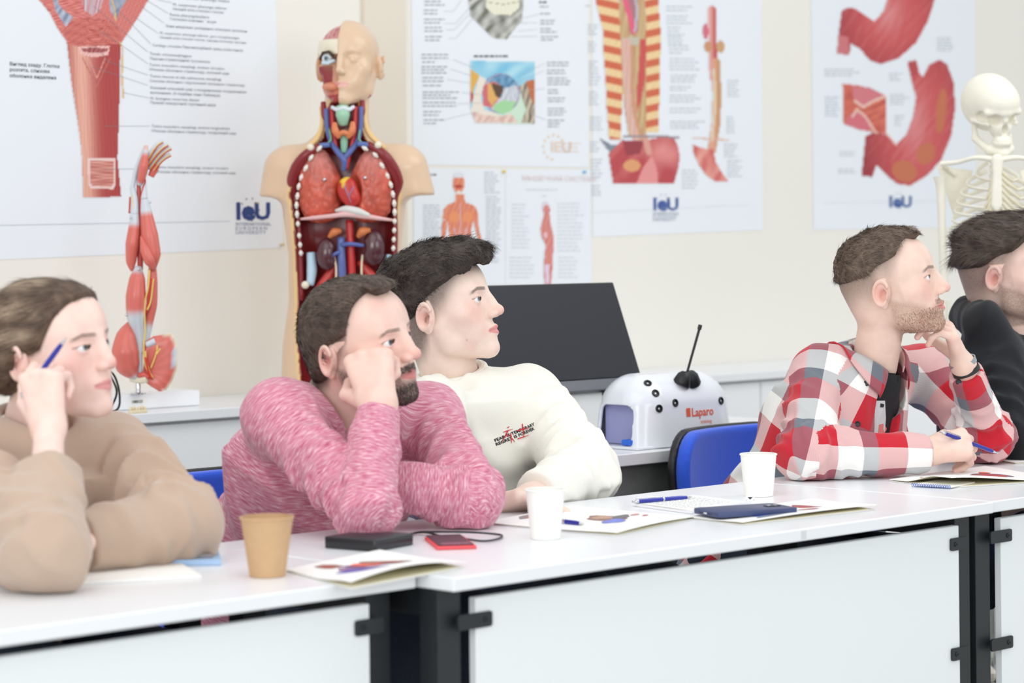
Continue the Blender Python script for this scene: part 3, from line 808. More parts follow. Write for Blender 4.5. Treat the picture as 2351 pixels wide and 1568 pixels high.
    # collar rib
    if G.get('rib'):
        n_ = nkd; a_ = nrm(rt - n_*np.dot(rt, n_)); b_ = np.cross(n_, a_); cc = nb + fw*(G.get('nfw', 0.0)+0.004) + n_*G.get('ribh', 0.004); ring = []
        rr = nkr*1.06
        tree = BVHTree.FromPolygons([Vector(v) for v in Vs], [tuple(int(i) for i in f) for f in Qs])
        for k in range(48):
            th = 2*math.pi*k/48; q = cc + rr*(math.cos(th)*a_ + math.sin(th)*b_); q = q - n_*0.22*np.dot(q-cc, fw)
            hit = tree.find_nearest(Vector(q), 0.05)
            if hit[0]: q = q*0.6 + (np.array(hit[0])+np.array(hit[1])*G['rib']*0.4)*0.4
            ring.append(q)
        ring = [sum(ring[(k+j) % 48] for j in (-3, -2, -1, 0, 1, 2, 3))/7 for k in range(48)]; ring.append(ring[0])
        MB().tube(ring, G['rib'], 10, cap=False).build('collar', G.get('ribmat', G['mat']), sh)
    if 'tee' in s:
        def ftee(p):
            d = torso(p, g-0.011); op = s_cap(p, nb - nkd*0.004 + fw*0.004, nk_a, nkr*0.86, nkr*1.05)
            return smax(smin(d, s_cap(p, nb-up*0.06, nb-up*0.03, 0.07), 0.03), -op, 0.004)
        lo_, hi_ = bounds([s['pelvis'], nb], 0.24); v_, q_ = extract(ftee, lo_, hi_, 0.006)
        tob = obj('tee', mesh_from('tee', v_, q_, [s['tee']]), root); TEES[name+s['label']] = (tob, v_, q_)
    # -- trousers and shoes
    if 'kneeR' in s:
        def ft(p):
            d = torso(p, 0.004); d = smax(d, (p-np.asarray(s['pelvis'], np.float32))@up.astype(np.float32) - 0.03, 0.01)
            for k in ('R', 'L'):
                hip = np.asarray(s['pelvis']) + rt*(0.09 if k == 'R' else -0.09)
                d = smin(d, s_cap(p, hip, s['knee'+k], 0.090, 0.068), 0.03)
                l_ = s_cap(p, s['knee'+k], s['foot'+k], 0.068, 0.050) - limb_folds(p, s['knee'+k], s['foot'+k], 0.006, 60, -0.9, 2)
                d = smin(d, l_, 0.02)
            d = d - wave(p, 25, 4, warp=1)*0.004
            return smax(d, 0.07-p[:, 2], 0.003)
        lo, hi = bounds([s['pelvis'], s['kneeR'], s['kneeL'], s['footR'], s['footL']], 0.17); lo[2] = 0.05
        Vt, Qt = extract(ft, lo, hi, 0.011)
        obj('trousers', mesh_from('trousers', Vt, Qt, [mat('dark_denim', (38, 48, 66), 0.8, noise=(240, 0.25))], True), root)
        for k in ('R', 'L'):
            f0 = np.array([*s['foot'+k][:2], 0.0]); fd = nrm([fw[0], fw[1], 0])
            fs_ = lambda p: smax(smin(s_cap(p, f0+ZUP*0.045-fd*0.03, f0+ZUP*0.035+fd*0.17, 0.040, 0.036), s_cap(p, f0+ZUP*0.05-fd*0.02, f0+ZUP*0.10, 0.042, 0.045), 0.02), 0.004-p[:, 2], 0.004)
            lo, hi = bounds([f0-fd*0.03, f0+fd*0.17, f0+ZUP*0.12], 0.06); lo[2] = -0.01
            v, q = extract(fs_, lo, hi, 0.008)
            obj('shoe', mesh_from('shoe', v, q, [M_DARK], True), root)
    PRINT_T.append((name, round(time.time()-t0, 1), len(V), len(Vs)))
    return dict(root=root, body=body, shirt=sh, TR=TR, wor=wor, loc=loc, Vs=Vs, Qs=Qs, R=R, nb=nb, nkd=nkd, fw=fw, rt=rt, up=up)
# ================================================================== the five people
TR_ = lambda p, t: p   # torso cloth shader helper
def cloth(name, c, **k): return mat(name, c, 0.92, **k)
def heather():
    m = bpy.data.materials.new('heather_knit'); m.use_nodes = True; nt = m.node_tree; b = nt.nodes['Principled BSDF']
    b.inputs['Roughness'].default_value = 0.95; b.inputs['Sheen Weight'].default_value = 0.2; b.inputs['Specular IOR Level'].default_value = 0.2
    a = nt.nodes.new('ShaderNodeAttribute'); a.attribute_name = 'PUV'
    mp = nt.nodes.new('ShaderNodeMapping'); mp.inputs['Scale'].default_value = (48, 560, 1); mp.inputs['Rotation'].default_value = (0, 0, 0.12)
    nt.links.new(a.outputs['Vector'], mp.inputs['Vector'])
    n = nt.nodes.new('ShaderNodeTexNoise'); n.inputs['Scale'].default_value = 1.0; n.inputs['Detail'].default_value = 3; n.inputs['Roughness'].default_value = 0.6; n.inputs['Distortion'].default_value = 0.15
    nt.links.new(mp.outputs[0], n.inputs['Vector'])
    cr = nt.nodes.new('ShaderNodeValToRGB'); e = cr.color_ramp.elements
    e[0].position = 0.30; e[0].color = srgba((178, 84, 112)); e[1].position = 0.66; e[1].color = srgba((238, 204, 212))
    x = cr.color_ramp.elements.new(0.45); x.color = srgba((204, 122, 146)); x = cr.color_ramp.elements.new(0.55); x.color = srgba((218, 156, 174))
    nt.links.new(n.outputs['Fac'], cr.inputs['Fac']); nt.links.new(cr.outputs['Color'], b.inputs['Base Color'])
    return m
def plaid():
    m = bpy.data.materials.new('plaid_flannel'); m.use_nodes = True; nt = m.node_tree; b = nt.nodes['Principled BSDF']
    b.inputs['Roughness'].default_value = 0.95; b.inputs['Sheen Weight'].default_value = 0.25; b.inputs['Specular IOR Level'].default_value = 0.15
    a = nt.nodes.new('ShaderNodeAttribute'); a.attribute_name = 'PUV'
    sp = nt.nodes.new('ShaderNodeSeparateXYZ'); nt.links.new(a.outputs['Vector'], sp.inputs[0])
    outs = []
    for ch, per, off in (('X', 0.156, 0.03), ('Y', 0.150, 0.06)):
        d = nt.nodes.new('ShaderNodeMath'); d.operation = 'MULTIPLY_ADD'; d.inputs[1].default_value = 1/per; d.inputs[2].default_value = off+10
        nt.links.new(sp.outputs[ch], d.inputs[0])
        f = nt.nodes.new('ShaderNodeMath'); f.operation = 'FRACT'; nt.links.new(d.outputs[0], f.inputs[0])
        cr = nt.nodes.new('ShaderNodeValToRGB'); cr.color_ramp.interpolation = 'CONSTANT'; e = cr.color_ramp.elements
        e[0].position = 0; e[0].color = srgba((244, 242, 238)); e[1].position = 0.36; e[1].color = srgba((112, 120, 130))
        x = cr.color_ramp.elements.new(0.58); x.color = srgba((198, 40, 54))
        nt.links.new(f.outputs[0], cr.inputs['Fac']); outs.append(cr.outputs['Color'])
    tw = nt.nodes.new('ShaderNodeTexWave'); tw.wave_type = 'BANDS'; tw.bands_direction = 'DIAGONAL'; tw.inputs['Scale'].default_value = 140
    nt.links.new(a.outputs['Vector'], tw.inputs['Vector'])
    mr = nt.nodes.new('ShaderNodeMapRange'); mr.inputs['To Min'].default_value = 0.45; mr.inputs['To Max'].default_value = 0.55; nt.links.new(tw.outputs['Fac'], mr.inputs['Value'])
    mx = nt.nodes.new('ShaderNodeMix'); mx.data_type = 'RGBA'
    nt.links.new(mr.outputs[0], mx.inputs[0]); nt.links.new(outs[0], mx.inputs[6]); nt.links.new(outs[1], mx.inputs[7])
    nt.links.new(mx.outputs[2], b.inputs['Base Color'])
    return m
M_HEATHER, M_PLAID = heather(), plaid()
M_CREAM = mat('cream_cotton', (240, 238, 228), 0.9, sheen=0.15, bump=(900, 0.1, 0.001))
M_BEIGE = mat('beige_fleece', (190, 166, 147), 0.95, sheen=0.3, bump=(700, 0.2, 0.001))
M_HOOD = mat('black_fleece', (24, 26, 31), 0.95, sheen=0.1, bump=(700, 0.2, 0.001))
def feet(pel, ua, va, ub, vb):
    return dict()
def legs(pel, spread=0.10):
    """knees toward the desk, feet below"""
    u, v = uv(pel); d = {}
    for k, s_ in (('R', -1), ('L', 1)):
        d['knee'+k] = W(u + s_*spread + 0.02, v-0.40, 0.55); d['foot'+k] = W(u + s_*(spread+0.02), v-0.36, 0.09)
    return d
FWD = [0.3, 0.9]
# ---- young man in the off-white sweatshirt
pel = P(1075, 1335, 4.84); sL = P(1218, 912, 4.92); sR = P(985, 945, 4.68)
eR = P(990, 1110, 4.50); wR = P(1105, 1165, 4.40); eL = P(1338, 1086, 4.70); wL = P(1222, 1140, 4.52)
H3 = dict(ear=P(981, 731, 4.77), rot=(103, 13, 1), skin=(238, 214, 200), red=(228, 152, 138), hair=(62, 54, 50), brow=0.8, lip=(216, 130, 130), iris=(140, 158, 172),
          fade=(-0.036, 0.018), fadek=0.80, hl=[-0.085, -0.080, -0.062, -0.040, 0.010, 0.012, 0.026, 0.044, 0.062, 0.070, 0.074, 0.076],
          tl=[-0.014, -0.014, 0.0, 0.014, 0.030, 0.038, 0.048, 0.054, 0.064, 0.074, 0.080, 0.084], soft=0.018,
          thick=lambda p: 0.010+0.017*sst(p[:, 2], 0.04, 0.11)+0.010*sst(p[:, 1], 0.02, 0.09)+0.006*sst(-p[:, 1], 0.06, 0.1)*sst(p[:, 2], 0.0, 0.05),
          lump=0.0042, tufts=[((0.02, 0.080, 0.104), (0.045, 0.030, 0.020), 0.012), ((-0.02, 0.084, 0.104), (0.040, 0.028, 0.020), 0.012), ((0.046, 0.060, 0.090), (0.022, 0.026, 0.024), 0.012), ((-0.005, 0.103, 0.094), (0.045, 0.013, 0.018), 0.01)],
          flow=lambda p: np.stack([0.3*np.sign(p[:, 0]), 0.9-0*p[:, 0], 0.15-0.9*sst(p[:, 1], 0.06, 0.12)-0.6*sst(0.09-p[:, 2], 0, 0.06)], 1), len=0.026, sw=0.00065, lift=0.07, curl=0.20, wav=0.6, strands=12000,
          gaze=(0.12, 1, 0.05), spots=[(0.066, 0.013, -0.008, 0.0016), (0.060, 0.038, -0.032, 0.0014), (0.056, 0.043, -0.064, 0.0018), (0.060, 0.012, -0.056, 0.0014)], neck_r=0.054)
hd = hand_prims(wL, P(1150, 1158, 4.43)-wL, (-0.2, -0.3, -1.0), -1, [(18, 22, 15)]*4, [(0.7, 0.6, 0.2), (0.9, 0.35, 0.2), (1, 0.1, 0.2)])
hd2 = hand_prims(wR, W(uv(wR)[0]+0.05, uv(wR)[1]-0.09, 0.765)-wR, (-0.2, -0.3, -1.0), 1, [(18, 22, 15)]*4, [(0.7, 0.6, 0.2), (0.9, 0.35, 0.2), (1, 0.1, 0.2)])
p3 = make_person('person', dict(label='young man with dark curly hair and an off-white sweatshirt with a printed slogan', pelvis=pel, neck=P(1038, 872, 4.86), shR=sR, shL=sL, elR=eR, wrR=wR, elL=eL, wrL=wL,
    head=H3, hands=[(hd, eL), (hd2, eR)], build=1.04, **legs(pel),
    shirt=dict(name='sweatshirt', mat=M_CREAM, r=(0.062, 0.062, 0.044), g=0.012, fold=0.012, rib=0.0100, cuff=(0, -0.02), neck_r=0.065, ribh=0.014, res=0.0042, cut=[(P(1050, 850, 4.74), 0.045)])))
# ---- bearded man in the heather knit, cheek on his fist
pel = P(635, 1440, 4.42); sR = P(634, 958, 4.15); sL = P(986, 955, 4.40)
eR = Pz(842, 1170, 0.791); wR = P(870, 936, 4.06); eL = Pz(1080, 1144, 0.791); wL = P(866, 1112, 4.13)
H2 = dict(ear=P(762, 829, 4.15), rot=(121, 6, 11), scale=0.965, skin=(234, 200, 186), red=(220, 132, 124), hair=(84, 70, 62), brow=0.7, lip=(196, 112, 112), iris=(110, 134, 150), w=1.04, jaw=1.1, neck_r=0.060,
          fade=(-0.004, 0.022), fadek=0.9, hl=[-0.075, -0.075, -0.060, -0.040, -0.010, -0.004, 0.020, 0.070, 0.094, 0.088, 0.088, 0.088], peak=0.008,
          tl=[-0.060, -0.060, -0.046, -0.025, 0.016, 0.026, 0.034, 0.078, 0.100, 0.092, 0.092, 0.092], soft=0.016,
          thick=lambda p: 0.009+0.005*sst(p[:, 2], 0.05, 0.11)+0.006*sst(p[:, 1], 0.02, 0.08), lump=0.0018,
          flow=lambda p: np.stack([0.2*np.sign(p[:, 0]), 0.8-0*p[:, 0], -0.7*sst(0.09-p[:, 2], 0, 0.06)+0.1], 1), len=0.018, sw=0.0005, lift=0.35, curl=0.08, strands=9000,
          beard=(0.9, 0.35, 0.95, 0.9, 0.8, (64, 50, 46)), gaze=(-0.12, 1, 0.05),
          beardhair=dict(n=2600, len=0.005, col=(58, 46, 42), mask=lambda p: sst(p[:, 1], 0.045, 0.06)*sst(-p[:, 2], 0.068, 0.078)*(p[:, 2] > -0.125) + 0.8*(p[:, 1] > 0.08)*(np.abs(p[:, 2]+0.044) < 0.006)*(np.abs(p[:, 0]) < 0.028)))
fist = [(78, 92, 55), (80, 95, 55), (82, 95, 55), (84, 92, 55)]
hR = hand_prims(wR, P(856, 862, 4.09)-wR, (0.25, 1.0, 0.05), 1, fist, [(0.6, 0.7, 0.35), (0.85, -0.1, 0.5), (0.4, -0.7, 0.55)], sc=1.12)
hL = hand_prims(wL, P(776, 1036, 4.08)-wL, (-0.3, 0.3, -0.9), -1, [(14, 30, 20), (16, 30, 20), (20, 30, 20), (24, 30, 20)], [(0.7, 0.6, 0.2), (0.9, 0.35, 0.2), (1, 0.1, 0.2)])
p2 = make_person('person', dict(label='bearded man in a heathered pink knit top resting his cheek on his fist', pelvis=pel, neck=P(770, 936, 4.27), shR=sR, shL=sL, elR=eR, wrR=wR, elL=eL, wrL=wL,
    head=H2, hands=[(hR, eR), (hL, eL)], build=1.06, **legs(pel), arm_r=(0.038, 0.033, 0.028),
    shirt=dict(name='knit_top', mat=M_HEATHER, uv=True, r=(0.055, 0.050, 0.038), g=0.010, fold=0.011, rib=0.004, cuff=(-0.005, 0.0), neck_r=0.068, nfw=0.016, deep=0.03, flare=1.1, split=0, k=0.028, cut=[(P(806, 930, 4.10), 0.042)])))
# ---- woman in the beige sweatshirt
pel = P(-20, 1500, 3.95); sR = P(-140, 1050, 3.70); sL = P(262, 1040, 3.94)
eR = Pz(105, 1262, 0.800); wR = P(112, 985, 3.60); eL = P(402, 1206, 3.74); wL = P(205, 1243, 3.62)
def haircol1(V, C):
    b = 0.5+0.5*np.sin(V[:, 2]*170 + 14*V[:, 1] + 1.5*wave(V.astype(np.float32), 40, 3)); k = sst(V[:, 2], -0.02, 0.06)*sst(-V[:, 1], -0.045, 0.01)
    m = (b*k)[:, None]; return C*(1-m) + np.array(srgb(160, 140, 118))*m
H1 = dict(ear=P(46, 838, 3.74), rot=(117, 5, 6), scale=0.945, skin=(240, 208, 196), red=(226, 146, 138), hair=(92, 74, 62), brow=0.7, lip=(214, 138, 138), iris=(120, 134, 140), w=0.96, jaw=0.86, nose=0.85, neck_r=0.048,
          fade=(0.0, 0.012), fadek=0.9, hl=[-0.07, -0.07, -0.055, -0.035, 0.008, 0.000, 0.008, 0.032, 0.060, 0.078, 0.086, 0.086],
          tl=[-0.065, -0.065, -0.050, -0.030, 0.014, 0.006, 0.014, 0.038, 0.064, 0.082, 0.090, 0.090], soft=0.014,
          thick=lambda p: 0.008+0.010*sst(-p[:, 1], -0.03, 0.08), lump=0.0008, tufts=[((0, -0.135, 0.0), (0.035, 0.030, 0.035), 0.012)],
          flow=lambda p: np.stack([0*p[:, 0], -1+0*p[:, 0], 0.1-0.5*sst(p[:, 1], 0.0, 0.08)-1.5*(p[:, 2]-0.02)], 1), len=0.05, sw=0.0006, lift=0.03, curl=0.02, strands=7000, haircol=haircol1, gaze=(-0.05, 1, 0.12))
hR = hand_prims(wR, P(98, 870, 3.62)-wR, (0.30, 0.95, 0.1), 1, [(50, 75, 45), (62, 80, 50), (70, 82, 50), (75, 85, 50)], [(0.75, 0.6, 0.3), (0.95, 0.1, 0.35), (0.8, -0.3, 0.5)], sc=0.93)
hR['fore'] = 0.16
hL = hand_prims(wL, P(120, 1262, 3.52)-wL, (0.0, -0.3, -1.0), -1, [(20, 25, 15)]*4, [(0.7, 0.6, 0.2), (0.9, 0.35, 0.2), (1, 0.1, 0.2)], sc=0.9)
p1 = make_person('person', dict(label='woman in a beige sweatshirt holding a pen to her temple', pelvis=pel, neck=P(72, 990, 3.86), shR=sR, shL=sL, elR=eR, wrR=wR, elL=eL, wrL=wL,
    head=H1, hands=[(hR, eR), (hL, eL)], build=0.98, **legs(pel), arm_r=(0.036, 0.030, 0.022),
    shirt=dict(name='sweatshirt', mat=M_BEIGE, r=(0.062, 0.062, 0.045), g=0.018, fold=0.015, rib=0.009, cuff=(-0.085, 0.018), neck_r=0.058, deep=0.01, ribh=0.012, ff=0.8)))
# ---- man in the plaid shirt, chin on his hand
pel = P(1742, 1290, 5.20); sR = P(1884, 862, 5.10); sL = P(2112, 858, 5.36)
eR = Pz(1850, 1040, 0.795); wR = Pz(2130, 1042, 0.787); eL = P(2268, 1003, 5.25); wL = P(2213, 842, 5.12)
H4 = dict(ear=P(2027, 676, 5.02), rot=(103, 12, 2), skin=(236, 206, 190), red=(228, 140, 132), hair=(104, 88, 76), brow=0.75, lip=(206, 124, 120), iris=(120, 112, 96), neck_r=0.049, cone=1.0, scale=0.98,
          fade=(-0.010, 0.075), fadek=0.75, hl=[-0.045, -0.040, -0.035, -0.025, 0.000, 0.000, 0.026, 0.060, 0.086, 0.084, 0.084, 0.088], peak=0.010,
          tl=[0.030, 0.030, 0.036, 0.042, 0.052, 0.058, 0.066, 0.082, 0.096, 0.092, 0.092, 0.094], soft=0.016,
          thick=lambda p: 0.008+0.008*sst(p[:, 2], 0.05, 0.11), lump=0.003,
          flow=lambda p: np.stack([0.5*np.sign(p[:, 0]), 0.8-0*p[:, 0], -0.9*sst(0.09-p[:, 2], 0, 0.05)+0.1], 1), len=0.022, sw=0.0006, lift=0.16, curl=0.14, wav=0.5, strands=9000,
          beard=(0.62, 0.26, 0.66, 0.6, 0.5, (150, 112, 88)), gaze=(0.10, 1, 0.18),
          beardhair=dict(n=3600, len=0.0034, col=(150, 112, 88), mask=lambda p: (sst(-p[:, 2], 0.035, 0.05)*sst(p[:, 1], -0.01, 0.01)*(p[:, 2] < -0.052-0.3*(0.06-p[:, 1]).clip(-0.02, 1)*0)+0.0)*(p[:, 2] > -0.118)*(p[:, 1] < 0.092) + 1.0*(p[:, 1] > 0.08)*(np.abs(p[:, 2]+0.044) < 0.005)*(np.abs(p[:, 0]) < 0.028)))
hR = hand_prims(wR+ZUP*0.004, P(2240, 1022, 4.99)-wR, (0.05, 0.75, -0.6), 1, [(48, 55, 30), (54, 58, 30), (60, 60, 30), (64, 60, 30)], [(0.8, 0.5, 0.3), (0.95, 0.1, 0.3), (0.9, -0.1, 0.4)], sc=0.98)
hL = hand_prims(wL, P(2178, 758, 5.10)-wL, (-0.85, -0.1, 0.45), -1, [(35, 45, 25), (35, 50, 25), (38, 55, 30), (42, 60, 30)], [(0.5, 0.75, 0.5), (0.8, 0.4, 0.5), (0.9, 0.2, 0.4)], sc=0.98)
def plaid_extra(p, d):
    # shirt front left open down the middle
    return d
p4 = make_person('person', dict(label='man in a red, white and grey plaid shirt, chin resting in his hand', pelvis=pel, neck=P(2008, 838, 5.14), shR=sR, shL=sL, elR=eR, wrR=wR, elL=eL, wrL=wL,
    head=H4, hands=[(hR, eR), (hL, eL)], build=1.02, **legs(pel),
    shirt=dict(name='plaid_shirt', mat=M_PLAID, uv=True, r=(0.057, 0.054, 0.037), g=0.012, fold=0.012, cuff=(0.0, -0.015), neck_r=0.060, nfw=0.02, deep=0.05, flare=1.1, open=([0.0, 0.15, 0.55], [0.020, 0.020, 0.050], 0.004), res=0.0042),
    tee=mat('black_tee', (30, 31, 35), 0.9)))
# ---- dark-haired man at the right edge in the black hoodie
pel = P(2300, 1230, 5.72); sR = P(2272, 815, 5.48); sL = W(*[a+b for a, b in zip(uv(sR), (0.37, 0.02))], sR[2]+0.01)
eR = P(2345, 1010, 5.33); wR = P(2490, 1010, 5.40); eL = W(uv(sL)[0]+0.10, uv(sL)[1]-0.20, 0.80); wL = W(uv(sL)[0]-0.12, uv(sL)[1]-0.28, 0.79)
H5 = dict(ear=P(2285, 641, 5.50), rot=(107, 3, 2), skin=(234, 202, 188), red=(224, 128, 126), hair=(78, 66, 58), brow=0.8, w=1.02, neck_r=0.056,
          fade=(-0.02, 0.05), fadek=0.75, hl=[-0.075, -0.070, -0.055, -0.035, 0.000, 0.000, 0.026, 0.050, 0.064, 0.074, 0.080, 0.082],
          tl=[0.018, 0.018, 0.022, 0.028, 0.040, 0.048, 0.052, 0.062, 0.076, 0.086, 0.090, 0.092], soft=0.016,
          thick=lambda p: 0.012+0.014*sst(p[:, 2], 0.05, 0.11)+0.012*sst(p[:, 1], 0.0, 0.08), lump=0.003,
          flow=lambda p: np.stack([0.2*np.sign(p[:, 0]), -0.9-0*p[:, 0], 0.5-0.9*sst(0.09-p[:, 2], 0, 0.05)], 1), len=0.035, sw=0.0006, lift=0.22, curl=0.08, strands=6000,
          beard=(0.7, 0.3, 0.9, 0.8, 0.6, (110, 84, 72)))
h5 = [(hand_prims(w_, W(uv(w_)[0]+du_, uv(w_)[1]-0.07, w_[2]-0.015)-w_, (0, 0, -1.0), sd, [(25, 35, 20)]*4, [(0.7, 0.6, 0.2), (0.9, 0.35, 0.2), (1, 0.1, 0.2)]), e_) for w_, e_, sd, du_ in ((wR, eR, 1, 0.06), (wL, eL, -1, -0.08))]
p5 = make_person('person', dict(label='dark-haired man in a black hooded sweatshirt at the right edge', pelvis=pel, neck=P(2318, 800, 5.60), shR=sR, shL=sL, elR=eR, wrR=wR, elL=eL, wrL=wL,
    head=H5, hands=h5, build=1.04, **legs(pel), res=0.0022,
    shirt=dict(name='hooded_sweatshirt', mat=M_HOOD, r=(0.068, 0.062, 0.045), g=0.018, fold=0.008, cuff=(0, 0), neck_r=0.066, nfw=0.02, deep=0.05, flare=1.15, res=0.006, extra=lambda p, d: smin(smin(d, s_cap(p, P(2222, 722, 5.66), P(2262, 742, 5.46), 0.040, 0.045), 0.03), s_cap(p, P(2262, 742, 5.46), P(2330, 838, 5.44), 0.040, 0.034), 0.02) - crease(p, 40, 3)*0.006)))

# ---- things worn
def band(name, c, ax, r, w, th, m, root, label=None, flat=0.8, squash=None):
    ax = nrm(ax); s1 = nrm(np.cross(ax, squash if squash is not None else ZUP)); s2 = np.cross(ax, s1); V = []; F = []; n = 40
    for k in range(n):
        a = 2*math.pi*k/n; d = s1*math.cos(a)+s2*math.sin(a)*flat
        for (dr, dw) in ((0, -w/2), (th, -w/2), (th, w/2), (0, w/2)): V.append(c + d*(r+dr) + ax*dw)
    for k in range(n):
        for j in range(4): F.append((k*4+j, k*4+(j+1) % 4, ((k+1) % n)*4+(j+1) % 4, ((k+1) % n)*4+j))
    return MB().add(V, F).build(name, m, root, label)
c_ = wL1 = P(190, 1247, 3.61); ax_ = P(205, 1243, 3.62)-P(300, 1228, 3.68)
wt = band('wristwatch', c_, ax_, 0.0245, 0.020, 0.003, mat('pale_strap', (214, 220, 220), 0.5), p1['root'], 'pale strapped smart watch', 0.95)
fz_ = nrm(np.array([0.2, -0.75, 0.75])); MB().box(c_+fz_*0.029, (0.034, 0.038, 0.009), np.array([nrm(np.cross(fz_, ax_)), nrm(ax_), fz_]), 0.004).build('watch_face', M_CHRW if 'M_CHRW' in globals() else mat('watch_steel', (180, 184, 188), 0.25, 1.0), wt)
MB().box(c_+fz_*0.0338, (0.028, 0.031, 0.001), np.array([nrm(np.cross(fz_, ax_)), nrm(ax_), fz_])).build('watch_screen', mat('watch_glass', (18, 20, 24), 0.1), wt)
c_ = P(2213, 838, 5.12); ax_ = P(2213, 842, 5.12)-P(2180, 760, 5.10)
band('bracelet', c_+nrm(ax_)*0.012, ax_, 0.0268, 0.012, 0.003, mat('leather_band', (40, 38, 40), 0.5), p4['root'], 'dark leather bracelet', 1.0)
band('bracelet', c_-nrm(ax_)*0.006, ax_, 0.0264, 0.010, 0.003, mat('watch_steel', (180, 184, 188), 0.25, 1.0), p4['root'], 'silver bracelet', 1.0)
# chain at the hooded man's neck
def neck_ring(p_, r, h, tilt, off=0.0, n=48):
    a_ = nrm(p_['rt']-p_['nkd']*np.dot(p_['rt'], p_['nkd'])); b_ = np.cross(p_['nkd'], a_); b_ = b_ if np.dot(b_, p_['fw']) > 0 else -b_; out = []
    for k in range(n+1):
        th = 2*math.pi*k/n; q = r*(math.cos(th)*a_+math.sin(th)*b_); out.append(p_['nb']+b_*off+q+p_['nkd']*(h-tilt*np.dot(q, b_)))
    return out
MB().tube(neck_ring(p5, 0.0635, 0.045, 0.5), 0.0016, 6, cap=False).build('neck_chain', mat('steel_chain', (200, 200, 205), 0.3, 1.0), p5['root'])
MB().tube(neck_ring(p5, 0.066, 0.012, 0.5, 0.004), 0.008, 8, cap=False).build('tee', mat('white_tee', (235, 235, 232), 0.9), p5['root'])
# plaid collar flaps, placket buttons
t4 = BVHTree.FromPolygons([Vector(x) for x in p4['Vs']], [tuple(int(i) for i in f) for f in p4['Qs']])
def shirt_collar(p_, r, m):
    """stand that rises round the neck, folds over and lies on the shoulders, open at the throat"""
    a_ = nrm(p_['rt']-p_['nkd']*np.dot(p_['rt'], p_['nkd'])); b_ = np.cross(p_['nkd'], a_); b_ = b_ if np.dot(b_, p_['fw']) > 0 else -b_; K = p_['nkd']; nb_ = p_['nb']
    for s_ in (-1, 1):
        V = []; UVs = []; n = 22; rows = 9
        for i in range(n+1):
            t = i/n; th = math.radians(-90 + s_*t*152); d = math.cos(th)*a_ + math.sin(th)*b_; fr = max(0, t-0.55)/0.45
            T0 = nb_ + d*(r*0.98) + K*(0.006-0.012*fr); T1 = nb_ + d*(r*1.02) + K*(0.040-0.030*fr*fr); B0 = nb_ + d*(r*1.02+0.034+0.012*fr) + K*(0.012-0.050*fr**1.3)
            h = t4.find_nearest(Vector(B0), 0.08)
            if h[0]: B0 = np.array(h[0]) + np.array(h[1])*0.005
            B1 = B0 + (T1-B0)*0.5 + nrm(d)*0.010
            for j in range(rows+1):
                w = j/rows
                if w < 0.33: q = T0+(T1-T0)*(w/0.33)
                else: x = (w-0.33)/0.67; q = T1*(1-x)**2 + 2*x*(1-x)*B1 + B0*x*x
                V.append(q); UVs.append((s_*t*0.24+0.02, w*0.085+0.02))
        F = []
        for i in range(n):
            for j in range(rows): s0 = i*(rows+1)+j; F.append((s0, s0+1, s0+rows+2, s0+rows+1))
        me = mesh_from('collar_flap', V, F, [m], True, None, np.array(UVs)); o_ = obj('collar_flap', me, p_['shirt']); md = o_.modifiers.new('thickness', 'SOLIDIFY'); md.thickness = 0.003; md.offset = 0
shirt_collar(p4, 0.062, M_PLAID)
for px, py in ((2010, 819), (1989, 880), (1969, 973), (2201, 877)):
    r_ = nrm(ray(px, py)); h = t4.ray_cast(Vector((0, 0, CAM_H)), Vector(r_))
    if h[0] is not None and h[0].y < 5.3: MB().lathe([(0.0005, 0.0), (0.0058, 0.0), (0.0060, 0.002), (0.0050, 0.0030), (0.0035, 0.0022), (0.0005, 0.0022)], np.array(h[0])-r_*0.001, -r_, 16).build('button', M_BLACK, p4['shirt'])

# generic grey, white and pink print on the black tee
tob, tv_, tq_ = [v for k, v in TEES.items()][0]; ttree = BVHTree.FromPolygons([Vector(x) for x in tv_], [tuple(int(i) for i in f) for f in tq_])
def tee_patch(outline, colr, nm, off):
    mb = MB(); pts = []
    for px, py in outline:
        r_ = nrm(ray(px, py)); h = ttree.ray_cast(Vector((0, 0, CAM_H)), Vector(r_))
        if h[0] is None: return
        pts.append(np.array(h[0]) - r_*off)
    c_ = sum(pts)/len(pts); n = len(pts); mb.add(pts+[c_], [(i, (i+1) % n, n) for i in range(n)]); mb.build(nm, mat('tee_'+nm, colr, 0.85), tob, smooth=False)
tee_patch([(1978, 925), (2000, 918), (2004, 960), (1998, 1004), (1962, 1004), (1968, 960)], (130, 132, 142), 'grey_print', 0.002)
tee_patch([(2006, 920), (2032, 920), (2034, 960), (2030, 1008), (2008, 1008), (2006, 962)], (214, 212, 214), 'white_print', 0.002)
tee_patch([(2018, 975), (2030, 972), (2036, 985), (2028, 1000), (2016, 994)], (226, 124, 120), 'pink_print', 0.003)
tee_patch([(2022, 926), (2030, 928), (2029, 936), (2021, 935)], (40, 40, 44), 'dark_print', 0.003)
